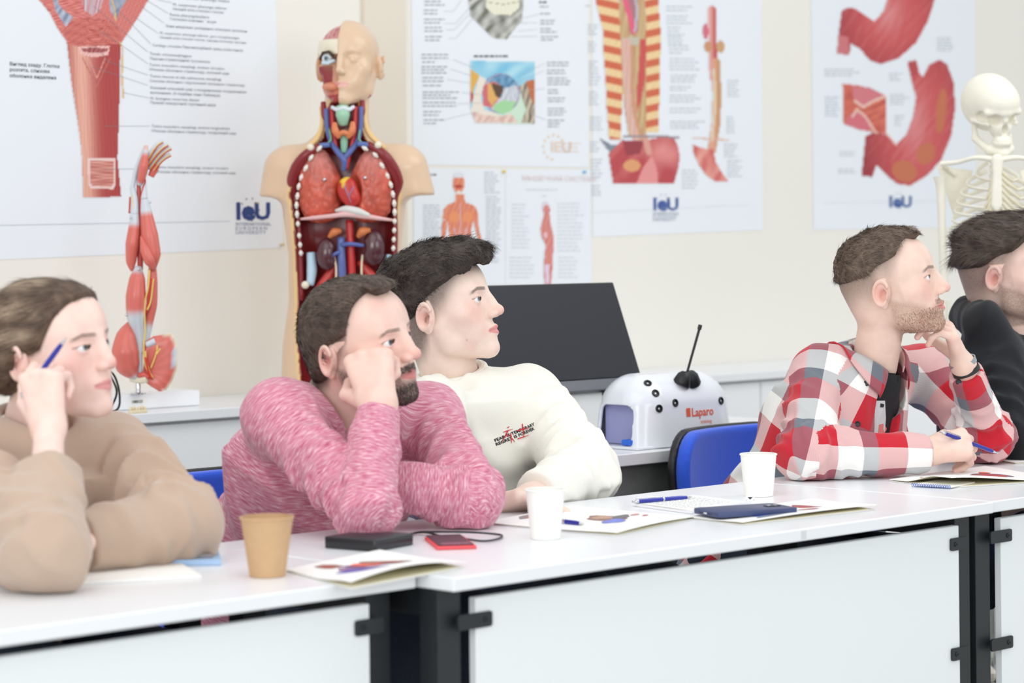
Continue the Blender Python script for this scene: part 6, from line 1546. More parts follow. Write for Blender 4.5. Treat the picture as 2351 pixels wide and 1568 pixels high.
for nm, L, r, c in (
    ('vein', [(749, 250, .07), (751, 290, .075), (760, 325, .08), (776, 350, .09), (790, 368, .095), (789, 392, .09)], [.006, .0065, .007, .008, .009, .006], (88, 104, 166)),
    ('vein', [(829, 245, .07), (828, 290, .075), (820, 325, .08), (806, 345, .09), (792, 362, .092)], [.006, .0065, .007, .008, .008], (88, 104, 166)),
    ('vein', [(705, 350, .07), (730, 336, .085), (758, 332, .09)], [.006, .007, .007], (92, 116, 176)),
    ('vein', [(876, 348, .07), (850, 334, .085), (820, 330, .09)], [.006, .007, .007], (92, 116, 176)),
    ('artery', [(762, 250, .075), (765, 300, .08), (772, 340, .08)], [.0055, .006, .006], (190, 40, 44)),
    ('artery', [(816, 245, .075), (814, 300, .08), (806, 340, .08)], [.0055, .006, .006], (190, 40, 44)),
    ('aortic_arch', [(800, 345, .07), (796, 368, .08), (792, 388, .085)], [.009, .010, .009], (196, 44, 46)),
    ('neck_muscle', [(742, 235, .05), (744, 262, .06), (746, 275, .06)], [.007, .008, .005], (150, 44, 48)),
    ('neck_muscle', [(832, 232, .05), (832, 255, .06), (829, 272, .06)], [.007, .008, .005], (150, 44, 48)),
    ('neck_muscle', [(756, 245, .06), (757, 285, .065), (764, 320, .07)], [.005, .006, .005], (170, 60, 60)),
    ('neck_muscle', [(822, 245, .06), (822, 285, .065), (817, 320, .07)], [.005, .006, .005], (170, 60, 60)),
    ('trachea', [(790, 300, .085), (790, 325, .085), (790, 350, .08)], [.010, .010, .009], (150, 200, 170)),
    ('larynx', [(786, 246, .085), (787, 265, .092), (788, 288, .088)], [.018, .019, .011], (160, 206, 176)),
    ('hyoid', [(762, 246, .085), (775, 252, .098), (788, 248, .102), (800, 252, .098), (812, 245, .085)], [.005, .006, .006, .006, .005], (218, 226, 232)),
    ('thyroid', [(768, 282, .10), (770, 300, .105), (780, 316, .102)], [.006, .010, .007], (222, 130, 84)),
    ('thyroid', [(810, 280, .10), (808, 300, .105), (798, 316, .102)], [.006, .010, .007], (222, 130, 84)),
    ('thyroid', [(776, 310, .104), (789, 304, .11), (802, 310, .104)], [.007, .007, .007], (222, 130, 84)),
    ('green_vessel', [(752, 330, .09), (760, 318, .09), (754, 290, .075)], .0025, (120, 180, 140)),
    ('green_vessel', [(830, 328, .09), (824, 316, .09), (828, 290, .075)], .0025, (120, 180, 140)),
    ('fat_strip', [(738, 245, .045), (740, 285, .055), (728, 318, .07), (700, 345, .075)], [.006, .007, .008, .006], (238, 198, 136)),
    ('fat_strip', [(838, 240, .045), (838, 282, .055), (852, 312, .07), (884, 342, .075)], [.006, .007, .008, .006], (238, 198, 136)),
    ('diaphragm', [(690, 503, .085), (720, 500, .10), (760, 496, .108), (795, 492, .112), (835, 496, .108), (875, 502, .10), (905, 506, .085)], [.003, .0055, .006, .008, .008, .0055, .003], (232, 186, 184)),
    ('diaphragm_dome', [(770, 484, .10), (795, 480, .11), (822, 486, .112), (848, 495, .108)], [.004, .010, .011, .006], (222, 220, 216)),
    ('aorta', [(802, 505, .06), (805, 560, .065), (808, 640, .065), (808, 720, .06)], [.010, .011, .011, .010], (204, 52, 50)),
    ('vena_cava', [(783, 545, .075), (784, 590, .078), (786, 640, .075), (786, 720, .07)], [.010, .011, .011, .011], (96, 110, 170)),
    ('renal_vein', [(784, 562, .085), (805, 560, .095), (835, 564, .085)], [.006, .006, .005], (88, 104, 170)),
    ('renal_vein', [(781, 578, .085), (768, 584, .088), (762, 592, .08)], [.006, .005, .004], (88, 104, 170)),
    ('adrenal_gland', [(755, 545, .085), (768, 533, .09), (783, 530, .085)], [.005, .012, .006], (214, 124, 72)),
    ('adrenal_gland', [(822, 545, .085), (832, 532, .09), (850, 528, .085)], [.006, .013, .006], (214, 124, 72)),
    ('psoas_muscle', [(775, 600, .05), (745, 650, .055), (715, 700, .06)], [.010, .016, .018], (206, 66, 60)),
    ('psoas_muscle', [(825, 600, .05), (865, 650, .055), (890, 700, .06)], [.010, .016, .018], (206, 66, 60)),
    ('pelvic_cartilage', [(714, 580, .055), (716, 620, .06), (712, 655, .065)], [.012, .014, .010], (190, 218, 236)),
    ('pelvic_cartilage', [(893, 585, .055), (890, 615, .06), (893, 640, .065)], [.008, .010, .008], (190, 218, 236)),
    ('ureter', [(768, 590, .075), (772, 620, .08), (770, 670, .08)], .003, (236, 214, 184)),
    ('ureter', [(832, 585, .075), (830, 620, .08), (832, 670, .08)], .003, (236, 214, 184))):
    TT_(nm, L, r, c, n=14, fib=(.18 if 'muscle' in nm else 0))
for px, py in ((713, 338), (868, 333)): MB().sphere(T_(px, py, .095), 0.0098, 16, 10).build('collarbone_end', mat('bone_white', (240, 232, 212), 0.4), tor)
MB().sphere(T_(701, 654, .085), 0.0105, 16, 10).build('white_knob', mat('bone_white'), tor)
M_KID = mat('kidney_maroon', (84, 44, 52), 0.2, coat=0.4)
for cx_, cy_, sx, rz in ((750, 583, 1, .027), (858, 568, -1, .030)):
    c = T_(cx_, cy_, .075)
    fk = lambda p: smax(s_ell(p, c, (rz, .022, rz*1.62)), -s_ell(p, c+np.array([sx*rz*1.15, -0.006, 0]), (.013, .03, .016)), .008)
    v, q = extract(fk, c-.07, c+.07, .0035); obj('kidney', mesh_from('kidney', v, q, [M_KID]), tor)
MB().box(W(*uv(T_(795, 500)), HC+0.0025), (0.34, 0.20, 0.004), AX, 0.001).build('base_board', M_CAB, tor, smooth=False)

# ---------------- skeleton
ZK = 6.38; K_ = lambda x, y, d=0.0: P(x, y, ZK-d)
sk = thing('skeleton_model', np.array([K_(2285, 400)[0], ZK, 0]), 'cream plastic skeleton standing behind the men on the right', 'anatomical model')
M_BONE = mat('bone_plastic', (238, 234, 218), 0.4, noise=(40, 0.03))
RK = head_axes(163, -12, 3); KC = P(2276, 262, ZK); 
def skull(p):
    q = ((p-KC.astype(np.float32))@RK.T.astype(np.float32)).astype(np.float32); q[:, 0] = np.abs(q[:, 0])
    d = s_ell(q, (0, -0.014, 0.030), (0.070, 0.092, 0.076))
    d = smin(d, s_ell(q, (0, 0.035, 0.035), (0.054, 0.050, 0.045)), 0.02)
    d = smin(d, s_cap(q, (0.006, 0.078, 0.012), (0.046, 0.062, 0.014), 0.008), 0.010)
    d = smin(d, s_ell(q, (0, 0.052, -0.028), (0.030, 0.030, 0.030)), 0.015)
    d = smin(d, s_cap(q, (0.040, 0.058, -0.016), (0.062, 0.010, -0.012), 0.007, 0.005), 0.006)
    d = smin(d, s_cap(q, (0.0, 0.078, -0.006), (0, 0.066, 0.012), 0.007), 0.008)
    d = smax(d, -s_ell(q, (0.027, 0.075, -0.004), (0.017, 0.028, 0.015)), 0.004)
    d = smax(d, -s_ell(q, (0.0, 0.086, -0.030), (0.010, 0.024, 0.014)), 0.003)
    d = smax(d, -s_ell(q, (0.050, 0.040, 0.002), (0.008, 0.020, 0.014)), 0.008)
    d = smin(d, s_ell(q, (0, 0.066, -0.058), (0.024, 0.020, 0.012)), 0.006)
    tx = np.abs(np.mod(q[:, 0]+0.0035, 0.007)-0.0035)
    tee = s_ell(q, (0, 0.064, -0.066), (0.027, 0.025, 0.013)) + 0.0012*(tx < 0.0008)
    d = np.minimum(d, tee)
    d = smax(d, -s_cap(q, (0, 0.098, -0.067), (0.04, 0.070, -0.067), 0.0012), 0.001)
    d = smin(d, s_cap(q, (0, 0.078, -0.092), (0.030, 0.052, -0.086), 0.0115), 0.012)
    d = smin(d, s_cap(q, (0.030, 0.052, -0.086), (0.048, 0.008, -0.062), 0.010), 0.008)
    d = smin(d, s_cap(q, (0.048, 0.008, -0.062), (0.052, 0.0, -0.012), 0.008), 0.006)
    return d
v, q = extract(skull, KC-.15, KC+.15, .0028); obj('skull', mesh_from('skull', v, q, [M_BONE]), sk)
def bone(nm, L, r, n=12, seg=5, flat=None, par=None):
    pts = smooth_path([K_(*a) for a in L], seg); rr = np.interp(np.linspace(0, len(L)-1, len(pts)), range(len(L)), r if hasattr(r, '__len__') else [r]*len(L))
    return MB().tube(pts, list(rr), n, flat=flat).build(nm, M_BONE, par or sk)
cxs = 2289
for i in range(26):     # spine
    zc = K_(cxs, 345)[2] - i*0.0235; sp = K_(cxs, 345); c = np.array([sp[0]+0.006, sp[1]+0.055+0.02*math.sin(i*0.25), zc]); r = 0.013+0.0006*i
    MB().lathe([(r*0.7, -0.010), (r, -0.008), (r*0.86, 0), (r, 0.008), (r*0.7, 0.010)], c, ZUP, 18).build('vertebra', M_BONE, sk)
    if i < 19: MB().tube([c+np.array([0, .01, 0]), c+np.array([0, .035, -.012])], [.005, .003], 8).build('spinous_process', M_BONE, sk)
Rk2 = np.array(Matrix.Rotation(math.radians(8), 3, 'Z'))
rw = [.055, .082, .098, .108, .116, .122, .126, .128, .124, .116]
base = K_(cxs, 372)
for i in range(10):
    z0 = base[2]+0.005-i*0.0235
    for s_ in (-1, 1):
        L = []
        for a in np.linspace(172, 28, 12):
            th_ = math.radians(a); x = math.sin(th_)*rw[i]; y = -math.cos(th_)*(-0.075) if False else math.cos(th_)*-0.0
            yy = 0.05 - (0.052 if i else 0.035)*(1-math.cos(math.pi-th_)) if False else 0.052*(-math.cos(th_))*1.0
            zz = z0 - 0.055*((180-a)/150) - 0.010*math.sin((180-a)/150*3)
            L.append(np.array([s_*x, yy, zz]))
        L = [np.array([base[0], base[1], 0]) + np.array([*(Rk2@np.array([l[0], l[1], 0]))[:2], l[2]]) for l in L]
        MB().tube(L, [.0055]*12, 8, flat=0.55).build('rib', M_BONE, sk)
        if i < 7:
            e = L[-1]; st_ = K_(cxs-1+s_*6, 388+i*14, .062)
            MB().tube(smooth_path([e, (e+st_)/2+np.array([0, -.006, -.004]), st_], 4), .0045, 8).build('rib_cartilage', mat('cartilage', (226, 218, 190), 0.5), sk)
def stern(p):
    d = s_cap(p, K_(2289, 368, .062), K_(2289, 388, .066), .017, .013)
    d = smin(d, s_cap(p, K_(2289, 392, .066), K_(2288, 470, .070), .0125, .0145), .006)
    d = smin(d, s_cap(p, K_(2288, 478, .070), K_(2288, 500, .068), .007, .004), .006)
    return smax(d, np.abs((p-K_(2289, 430, .066).astype(np.float32))[:, 1])-.009, .004)
v, q = extract(stern, K_(2289, 430, .06)-.12, K_(2289, 430, .06)+.12, .003); obj('sternum', mesh_from('sternum', v, q, [M_BONE]), sk)
bone('collarbone', [(2282, 366, .06), (2240, 362, .055), (2200, 372, .03), (2160, 376, .01)], [.008, .006, .006, .007]); bone('collarbone', [(2298, 366, .06), (2340, 362, .055), (2380, 372, .03), (2415, 378, .01)], [.008, .006, .006, .007])
for s_, x0 in ((-1, 2158), (1, 2418)):
    bone('humerus', [(x0, 405, 0), (x0-s_*2, 432, 0), (x0-s_*4, 500, 0), (x0-s_*8, 620, 0), (x0-s_*8, 672, 0)], [.018, .0125, .0105, .011, .016])
    bone('forearm_bone', [(x0-s_*6, 690, .01), (x0-s_*6, 800, .02), (x0-s_*6, 880, .03)], [.012, .008, .010]); bone('forearm_bone', [(x0-s_*16, 690, .0), (x0-s_*14, 800, .01), (x0-s_*14, 880, .02)], [.010, .008, .008])
    c = K_(x0-s_*38, 430, -.055); MB().plate([(-.05, .055), (.045, .045), (.015, -.075), (-.005, -.085)] if s_ < 0 else [(-.045, .045), (.05, .055), (.005, -.085), (-.015, -.075)], c, np.array([1, 0.1, 0]), ZUP, np.array([0, 1, 0]), .006).build('shoulder_blade', M_BONE, sk)
    bone('acromion', [(x0-s_*36, 402, -.05), (x0-s_*15, 386, -.04), (x0-s_*2, 380, .0)], [.006, .007, .008])
    hipc = np.array([K_(cxs, 400)[0]+s_*.085, ZK+.04, 0.86-0.03]); MB().tube([hipc, np.array([hipc[0], hipc[1], .80]), np.array([hipc[0]-s_*.02, hipc[1], .46])], [.022, .014, .020], 12).build('femur', M_BONE, sk)
    MB().tube([np.array([hipc[0]-s_*.02, hipc[1], .45]), np.array([hipc[0]-s_*.02, hipc[1], .12])], [.020, .013], 12).build('tibia', M_BONE, sk)
    MB().box(np.array([hipc[0]-s_*.02, hipc[1]-.05, .095]), (.07, .20, .035), np.eye(3), .012).build('foot', M_BONE, sk)
pc = np.array([K_(cxs, 400)[0], ZK+.05, 0.86])
fp = lambda p: smax(smax(s_ell(p, pc, (.135, .075, .10)), -s_ell(p, pc+np.array([0, -.03, .05]), (.105, .065, .10)), .006), -s_ell(p, pc+np.array([0, 0, -.05]), (.06, .09, .05)), .006)
v, q = extract(fp, pc-.17, pc+.17, .008); obj('pelvis', mesh_from('pelvis', v, q, [M_BONE]), sk)
MB().tube([pc+np.array([0, .06, .02]), np.array([pc[0], pc[1]+.06, .06])], .012, 12).build('stand_pole', M_CHR, sk)
MB().tube([pc+np.array([0, .075, .30]), np.array([pc[0], pc[1]+.06, .8])], .008, 12).build('stand_pole', M_CHR, sk)
for a in range(5):
    th_ = a*2*math.pi/5; MB().tube([np.array([pc[0], pc[1]+.06, .05]), np.array([pc[0]+.26*math.cos(th_), pc[1]+.06+.26*math.sin(th_), .03])], .012, 8).build('stand_leg', M_DARK, sk)
    MB().sphere(np.array([pc[0]+.26*math.cos(th_), pc[1]+.06+.26*math.sin(th_), .018]), .0175, 10, 6).build('caster', M_DARK, sk)
# ================================================================== wall posters (flat prints)
M_POST = mat('poster_paper', (236, 240, 245), 0.55, noise=(1.2, 0.008))
M_PRINT = mat('poster_print', vcol=True, rough=0.55)
def inpoly(x, y, poly):
    c = np.zeros(x.shape, bool); n = len(poly); j = n-1
    for i in range(n):
        xi, yi = poly[i]; xj, yj = poly[j]
        with np.errstate(all='ignore'):
            c ^= ((yi > y) != (yj > y)) & (x < (xj-xi)*(y-yi)/((yj-yi) if yj != yi else 1e-9)+xi)
        j = i
    return c
def n2(x, y, fx, fy, s_=0, n=4):
    o_ = 0
    for i in range(n): o_ = o_ + np.sin(x*fx*(1+.37*i)+y*fy*(1-.13*i)+s_*1.7+i*2.1+1.3*np.sin(y*fy*.31*(i+1)+x*fx*.17+s_))
    return o_/n*1.4
def rgb(c): return np.array(srgb(*c), float)
def mixc(a, b, t): t = np.clip(t, 0, 1)[..., None]; return a*(1-t)+b*t
class Art:
    """paints in the poster's own plane, coordinates in drawing units, then lays the print on the sheet"""
    def __init__(s, x0, y0, x1, y1, st=2.2):
        s.xs = np.arange(x0, x1+st, st); s.ys = np.arange(y0, y1+st, st); s.X, s.Y = np.meshgrid(s.xs, s.ys); s.C = np.tile(rgb((236, 240, 245)), s.X.shape+(1,)); s.A = np.zeros(s.X.shape, bool)
    def poly(s, pts, fn):
        m = inpoly(s.X, s.Y, pts); 
        if m.any():
            c = fn(s.X[m], s.Y[m]) if callable(fn) else rgb(fn); s.C[m] = c; s.A |= m
    def ell(s, cx_, cy_, rx, ry, fn, rot_=0.0):
        pts = [(cx_+rx*math.cos(a)*math.cos(rot_)-ry*math.sin(a)*math.sin(rot_), cy_+rx*math.cos(a)*math.sin(rot_)+ry*math.sin(a)*math.cos(rot_)) for a in np.linspace(0, 2*math.pi, 28)[:-1]]; s.poly(pts, fn)
    def line(s, pts, w, fn):
        for (a, b) in zip(pts[:-1], pts[1:]):
            dx, dy = b[0]-a[0], b[1]-a[1]; L = math.hypot(dx, dy)+1e-6; t = np.clip(((s.X-a[0])*dx+(s.Y-a[1])*dy)/L**2, 0, 1); m = np.hypot(s.X-a[0]-t*dx, s.Y-a[1]-t*dy) < w/2
            if m.any(): s.C[m] = fn(s.X[m], s.Y[m]) if callable(fn) else rgb(fn); s.A |= m
    def lay(s, name, parent, off=0.0012):
        A = s.A; k = A[:-1, :-1].astype(int)+A[1:, :-1]+A[:-1, 1:]+A[1:, 1:]; ce = np.argwhere(k >= 2); W_ = len(s.xs); Q = np.stack([ce[:, 0]*W_+ce[:, 1], ce[:, 0]*W_+ce[:, 1]+1, (ce[:, 0]+1)*W_+ce[:, 1]+1, (ce[:, 0]+1)*W_+ce[:, 1]], 1)
        used, inv = np.unique(Q, return_inverse=True); Q = inv.reshape(Q.shape)
        x, y = s.X.ravel()[used], s.Y.ravel()[used]; a, b = (x-CX)/F_PX, (HY-y)/F_PX; c, s1 = math.cos(ROLL), math.sin(ROLL)
        r = np.stack([a*c+b*s1, np.ones_like(a), -a*s1+b*c], 1); t_ = (VW-0.0012-off)/(r@D2); V = r*t_[:, None]+np.array([0, 0, CAM_H])
        o_ = obj(name, mesh_from(name, V, Q[:, ::-1], [M_PRINT], False, s.C.reshape(-1, 3)[used]), parent); return o_
def poster(pts, label, name='anatomy_poster'):
    q = [Pv(x, y, VW-0.0012) for x, y in pts]; t = thing(name, q[0], label, 'poster', 'anatomy posters')
    V = []; F = []; n = 16
    for k in (0, 1):
        for i in range(n+1):
            for j in range(n+1):
                p = bil(q, i/n, j/n); V.append(p + D2*(0.0008*k))
    N = (n+1)**2
    for i in range(n):
        for j in range(n): s0 = i*(n+1)+j; F.append((s0, s0+n+1, s0+n+2, s0+1)); F.append((N+s0, N+s0+1, N+s0+n+2, N+s0+n+1))
    MB().add(V, F).build('paper', M_POST, t, smooth=False); return t
def wtext(items, name, parent, colr, off=0.0015):
    """items (text,x,y baseline,size units,bold)"""
    mb = MB()
    for it in items:
        txt, x, y, sz = it[:4]; bo = it[4] if len(it) > 4 else 0.0; spc = it[5] if len(it) > 5 else 1.0
        o_ = Pv(x, y, VW-0.0012-off); e = Pv(x+10, y, VW-0.0012-off); sc_u = float(np.dot(e-o_, D1))/10; sc_z = float(o_[2]-Pv(x, y+10, VW)[2])/10*1.0
        Vt, Ft = text_mesh(txt, 1.0, bo, spc); mb.add([o_ + D1*(v[0]*sz*sc_u) + ZUP*(v[1]*sz*sc_z) for v in Vt], Ft)
    return mb.build(name, mat('ink_%d_%d_%d' % colr, colr, 0.6), parent, smooth=False)
def bars(cols, name, parent, colr=(150, 156, 164), seed=0, h=3.2):
    """lines of print too small to read: (x,y,width,rows,leading)"""
    rg = random.Random(seed); mb = MB()
    for (x, y, w, rows, ld) in cols:
        for r in range(rows):
            xx = x; ww = w*rg.uniform(0.6, 1.0)
            while xx < x+ww:
                l = rg.uniform(5, 14); l = min(l, x+ww-xx+2); q = [Pv(a, b, VW-0.0027) for a, b in ((xx, y+r*ld), (xx+l, y+r*ld), (xx+l, y+r*ld+h), (xx, y+r*ld+h))]
                mb.add(q, [(3, 2, 1, 0)]); xx += l+2.6
    o_ = mb.build(name, mat('ink_%d_%d_%d' % colr, colr, 0.6), parent, smooth=False); o_['kind'] = 'stuff'; return o_
def leaders(L, name, parent, colr=(140, 150, 156), w=0.7):
    mb = MB()
    for pts in L:
        for a, b in zip(pts[:-1], pts[1:]):
            dx, dy = b[0]-a[0], b[1]-a[1]; l = math.hypot(dx, dy); nx, ny = -dy/l*w/2, dx/l*w/2
            mb.add([Pv(x, y, VW-0.0031) for x, y in ((a[0]+nx, a[1]+ny), (b[0]+nx, b[1]+ny), (b[0]-nx, b[1]-ny), (a[0]-nx, a[1]-ny))], [(0, 1, 2, 3)])
    o_ = mb.build(name, mat('ink_%d_%d_%d' % colr, colr, 0.6), parent, smooth=False); o_['kind'] = 'stuff'; return o_
def ieu(x, y, s_, parent, colr=(38, 62, 128), small=True):
    """university logo: letters, a ring of stars, three lines of small capitals"""
    wtext([('I', x, y, 54*s_, .035), ('e', x+15*s_, y, 60*s_, .05), ('U', x+43*s_*1.0, y, 54*s_, .035)], 'logo_letters', parent, colr)
    mb = MB(); gold = MB()
    for k in range(7):
        a = math.radians(-150+k*38); cx_, cy_ = x+33*s_+21*s_*math.cos(a), y-22*s_+26*s_*math.sin(a); out = []
        for j in range(10): r = (2.6 if j % 2 == 0 else 1.1)*s_; th_ = math.radians(-90+36*j); out.append(Pv(cx_+r*math.cos(th_), cy_+r*math.sin(th_), VW-0.0031))
        (gold if k == 3 else mb).add(out, [tuple(range(10))])
    mb.build('logo_stars', mat('ink_%d_%d_%d' % colr), parent, smooth=False); gold.build('logo_gold_star', mat('gold_ink', (240, 196, 40), 0.6), parent, smooth=False)
    if small: wtext([('INTERNATIONAL', x, y+15*s_, 10.6*s_, 0, 1.0), ('EUROPEAN', x, y+25*s_, 11*s_, 0, 1.45), ('UNIVERSITY', x, y+34.5*s_, 11*s_, 0, 1.22)], 'logo_name', parent, (120, 132, 160))
red = lambda lo_, hi_, fx, fy, s_=0: (lambda x, y: mixc(rgb(lo_), rgb(hi_), .5+.5*n2(x, y, fx, fy, s_)))
# ---- throat poster, left
pt = poster([(-190, 604), (649, 569), (626, -260), (-190, -260)], 'large white throat and oesophagus muscle poster left of the torso')
o_ = 2.614; c = lambda L: [(a/o_, b/o_) for a, b in L]
art = Art(80, -60, 345, 458, 2.0)
def tubef(x, y):
    t = (x-(200+0.04*(y-200)))/45; base_ = mixc(rgb((176, 66, 66)), rgb((232, 172, 152)), np.exp(-((t+.25)/.55)**2)); return base_*(1+.22*n2(x, y, 1.1, .03, 1))[..., None]
art.poly(c([(400, 240), (430, 500), (470, 750), (490, 900), (502, 1185), (728, 1180), (705, 950), (715, 700), (720, 400), (725, 260)]), tubef)
art.poly(c([(150, -160), (235, 0), (300, 80), (345, 170), (410, 262), (470, 280), (600, 262), (725, 262), (740, 240), (835, 95), (890, 0), (960, -160)]), lambda x, y: mixc(rgb((186, 74, 72)), rgb((236, 150, 140)), .5+.5*n2(x+np.abs(x-215)*.6, y, .35, 1.2, 2)))
art.poly(c([(345, -100), (350, 20), (380, 60), (440, 100), (400, 170), (330, 60), (300, -100)]), lambda x, y: mixc(rgb((120, 132, 158)), rgb((190, 196, 210)), .5+.5*n2(x, y, .2, .2, 3)))
art.poly(c([(690, -100), (760, 0), (720, 60), (700, 120), (660, 60), (650, -100)]), lambda x, y: mixc(rgb((110, 122, 146)), rgb((184, 190, 204)), .5+.5*n2(x, y, .2, .2, 4)))
art.poly(c([(480, -100), (500, 60), (555, 95), (600, 60), (650, -100)]), lambda x, y: mixc(rgb((196, 96, 92)), rgb((210, 210, 222)), .5+.5*n2(x, y, .5, .1, 5)))
art.poly(c([(375, 190), (420, 130), (500, 108), (590, 108), (680, 135), (725, 190), (728, 240), (660, 265), (560, 272), (450, 268), (400, 240)]), lambda x, y: mixc(rgb((170, 58, 60)), rgb((228, 138, 122)), .5+.5*n2(x, y-(x-212)**2/180, .12, 1.6, 6)))
art.poly(c([(470, 280), (660, 275), (650, 330), (560, 345), (480, 325)]), lambda x, y: mixc(rgb((226, 150, 144)), rgb((246, 214, 206)), .5+.5*n2(x, y, .5, .5, 7)))
art.poly(c([(490, 290), (560, 286), (650, 290), (640, 312), (560, 318), (500, 310)]), lambda x, y: mixc(rgb((120, 46, 50)), rgb((196, 110, 106)), .5+.5*n2(x, y, .5, .3, 8)))
art.line(c([(495, 345), (580, 520), (660, 350)]), 2.6, (190, 110, 100)); art.line(c([(530, 345), (582, 470), (630, 350)]), 2, (224, 160, 146))
art.poly(c([(525, 950), (695, 948), (693, 1110), (680, 1135), (545, 1132), (530, 1110)]), (240, 210, 204)); art.poly(c([(540, 962), (682, 962), (680, 1105), (668, 1120), (556, 1118), (543, 1100)]), lambda x, y: mixc(rgb((176, 70, 68)), rgb((236, 176, 160)), .5+.5*n2(x, y, .05, 1.3, 9)))
art.line(c([(722, 255), (738, 300), (732, 450), (742, 590)]), 3.6, (222, 186, 120)); art.line(c([(655, -60), (690, 60), (695, 125)]), 3.2, (222, 186, 120))
art.lay('printed_muscle_drawing', pt)
leaders([c(l) for l in ([(560, 35), (760, 205), (888, 312)], [(590, 182), (730, 270), (888, 382)], [(600, 310), (650, 370), (888, 450)], [(550, 400), (888, 512)], [(740, 555), (895, 588)], [(625, 757), (900, 757)], [(615, 1015), (940, 1013)], [(800, 95), (950, 200)], [(850, 40), (985, 138)], [(880, 0), (1010, 80)], [(950, 0), (1030, 15)], [(700, 50), (905, 262)])] + [[(-40, 518), (528, 508)]], 'leader_lines', pt, (128, 140, 146))
s_ = 9.6
wtext([('M. constrictor pharyngis inferior', 397, 13, s_), ("Нижній м'яз-стискач глотки", 397, 23, s_-.8), ('Fascia pharyngobasilaris', 390, 36, s_), ('Глотково-основна фасція', 390, 46, s_-.8), ("Зона нещільно укладених м'язових волокон", 380, 62, s_-.6), ('M. constrictor pharyngis inferior, pars cricopharyngea', 367, 78, s_-1), ("Нижній м'яз-стискач глотки, персне-глоткова частина", 367, 88, s_-1.8),
       ('Cartilago cricoidea Перснеподібний хрящ (пластинка)', 350, 106, s_-.9), ('Tendo cricooesophageus', 344, 126, s_), ('Персне-стравохідний сухожилок', 344, 137, s_-.8), ('Tunica muscularis oesophagi, stratum circulare', 343, 151, s_-.3), ("М'язова оболонка стравоходу, коловий шар", 343, 162, s_-.8), ('Tunica mucosa et tela submucosa oesophagi', 344, 177, s_-.2), ('Слизова оболонка і підслизовий прошарок стравоходу', 344, 188, s_-1.2),
       ("Коловий м'язовий шар з поодинокими поздовжніми", 345, 204, s_-.6), ('волокнами. (V-подібна зона Лаймера)', 345, 215, s_-.6), ('N. laryngeus recurrens dexter', 345, 228, s_-.2), ('Правий поворотний гортанний нерв', 345, 238, s_-.8), ('Tunica muscularis oesophagi, stratum longitudinale', 348, 292, s_-.6), ("М'язова оболонка стравоходу, поздовжній шар", 348, 303, s_-.9), ('Tunica muscularis oesophagi, stratum circulare', 358, 386, s_-.6), ("М'язова оболонка стравоходу, коловий шар", 358, 397, s_-.8), ('M. constrictor pharyngis medius', 404, -4, s_)],
      'caption_text', pt, (134, 138, 144))
wtext([('Вигляд ззаду. Глотка', 22, 150, 11.5, .006), ('розтята, слизова', 22, 163, 11.5, .006), ('оболонка видалена', 22, 177, 11.5, .006)], 'view_note', pt, (74, 80, 88))
ieu(541, 503, 1.0, pt)
# ---- skull and orbit poster
pt = poster([(949, 378), (1352, 385), (1350, -260), (942, -260)], 'poster with skull jaw and coloured eye-socket picture above the curly-haired man')
art = Art(1066, -60, 1236, 292, 2.2); o_ = 2.307; c = lambda L: [(930+a/o_, b/o_) for a, b in L]
art.poly(c([(320, -140), (335, 0), (350, 90), (400, 140), (465, 200), (540, 208), (575, 160), (620, 110), (628, 0), (640, -140)]), lambda x, y: mixc(rgb((112, 112, 100)), rgb((206, 206, 198)), .5+.5*n2(x, y, .12, .16, 2)))
art.poly(c([(425, -60), (610, -60), (605, 40), (560, 80), (470, 78), (430, 40)]), lambda x, y: mixc(rgb((226, 222, 190)), rgb((246, 244, 230)), .5+.5*n2(x, y, .9, .05, 3)))
art.line(c([(430, 10), (520, 24), (606, 8)]), 1.4, (140, 134, 104))
art.poly(c([(347, 322), (688, 328), (686, 655), (375, 652), (350, 590), (347, 520)]), lambda x, y: mixc(rgb((126, 196, 226)), rgb((176, 222, 236)), .5+.5*n2(x, y, .06, .1, 4)))
art.poly(c([(347, 365), (395, 400), (365, 470), (358, 540), (347, 535)]), (226, 176, 82)); art.poly(c([(347, 480), (362, 500), (358, 540), (347, 545)]), (190, 60, 56))
art.poly(c([(395, 400), (430, 420), (400, 520), (420, 580), (520, 610), (560, 580), (640, 440), (686, 420), (686, 655), (375, 652), (350, 590), (365, 500)]), lambda x, y: mixc(rgb((236, 226, 212)), rgb((206, 230, 208)), sst(x, 1120, 1180)))
art.poly(c([(600, 460), (650, 430), (686, 440), (686, 655), (615, 650), (640, 580)]), lambda x, y: mixc(rgb((110, 96, 84)), rgb((214, 200, 176)), .5+.5*n2(x, y, .3, .15, 5))); art.poly(c([(640, 430), (686, 420), (686, 560), (665, 520)]), (196, 110, 70))
art.poly(c([(350, 590), (430, 612), (520, 615), (560, 600), (600, 652), (375, 652)]), lambda x, y: mixc(rgb((214, 170, 156)), rgb((240, 216, 206)), .5+.5*n2(x, y, .2, .2, 6)))
ex, ey = c([(508, 495)])[0]; art.ell(ex, ey, 43, 46, (150, 130, 168)); art.ell(ex, ey, 40, 43, (214, 206, 222)); art.ell(ex+2, ey-16, 34, 27, lambda x, y: mixc(rgb((70, 120, 160)), rgb((130, 176, 206)), .5+.5*n2(x, y, .2, .3, 1)))
art.poly(c([(420, 450), (470, 430), (520, 460), (500, 520), (460, 570), (415, 560), (412, 500)]), (214, 108, 112)); art.poly(c([(440, 440), (520, 460), (510, 500), (460, 560), (440, 530)]), (226, 176, 100)); art.poly(c([(455, 440), (520, 455), (520, 480), (500, 520), (480, 510)]), (92, 66, 50))
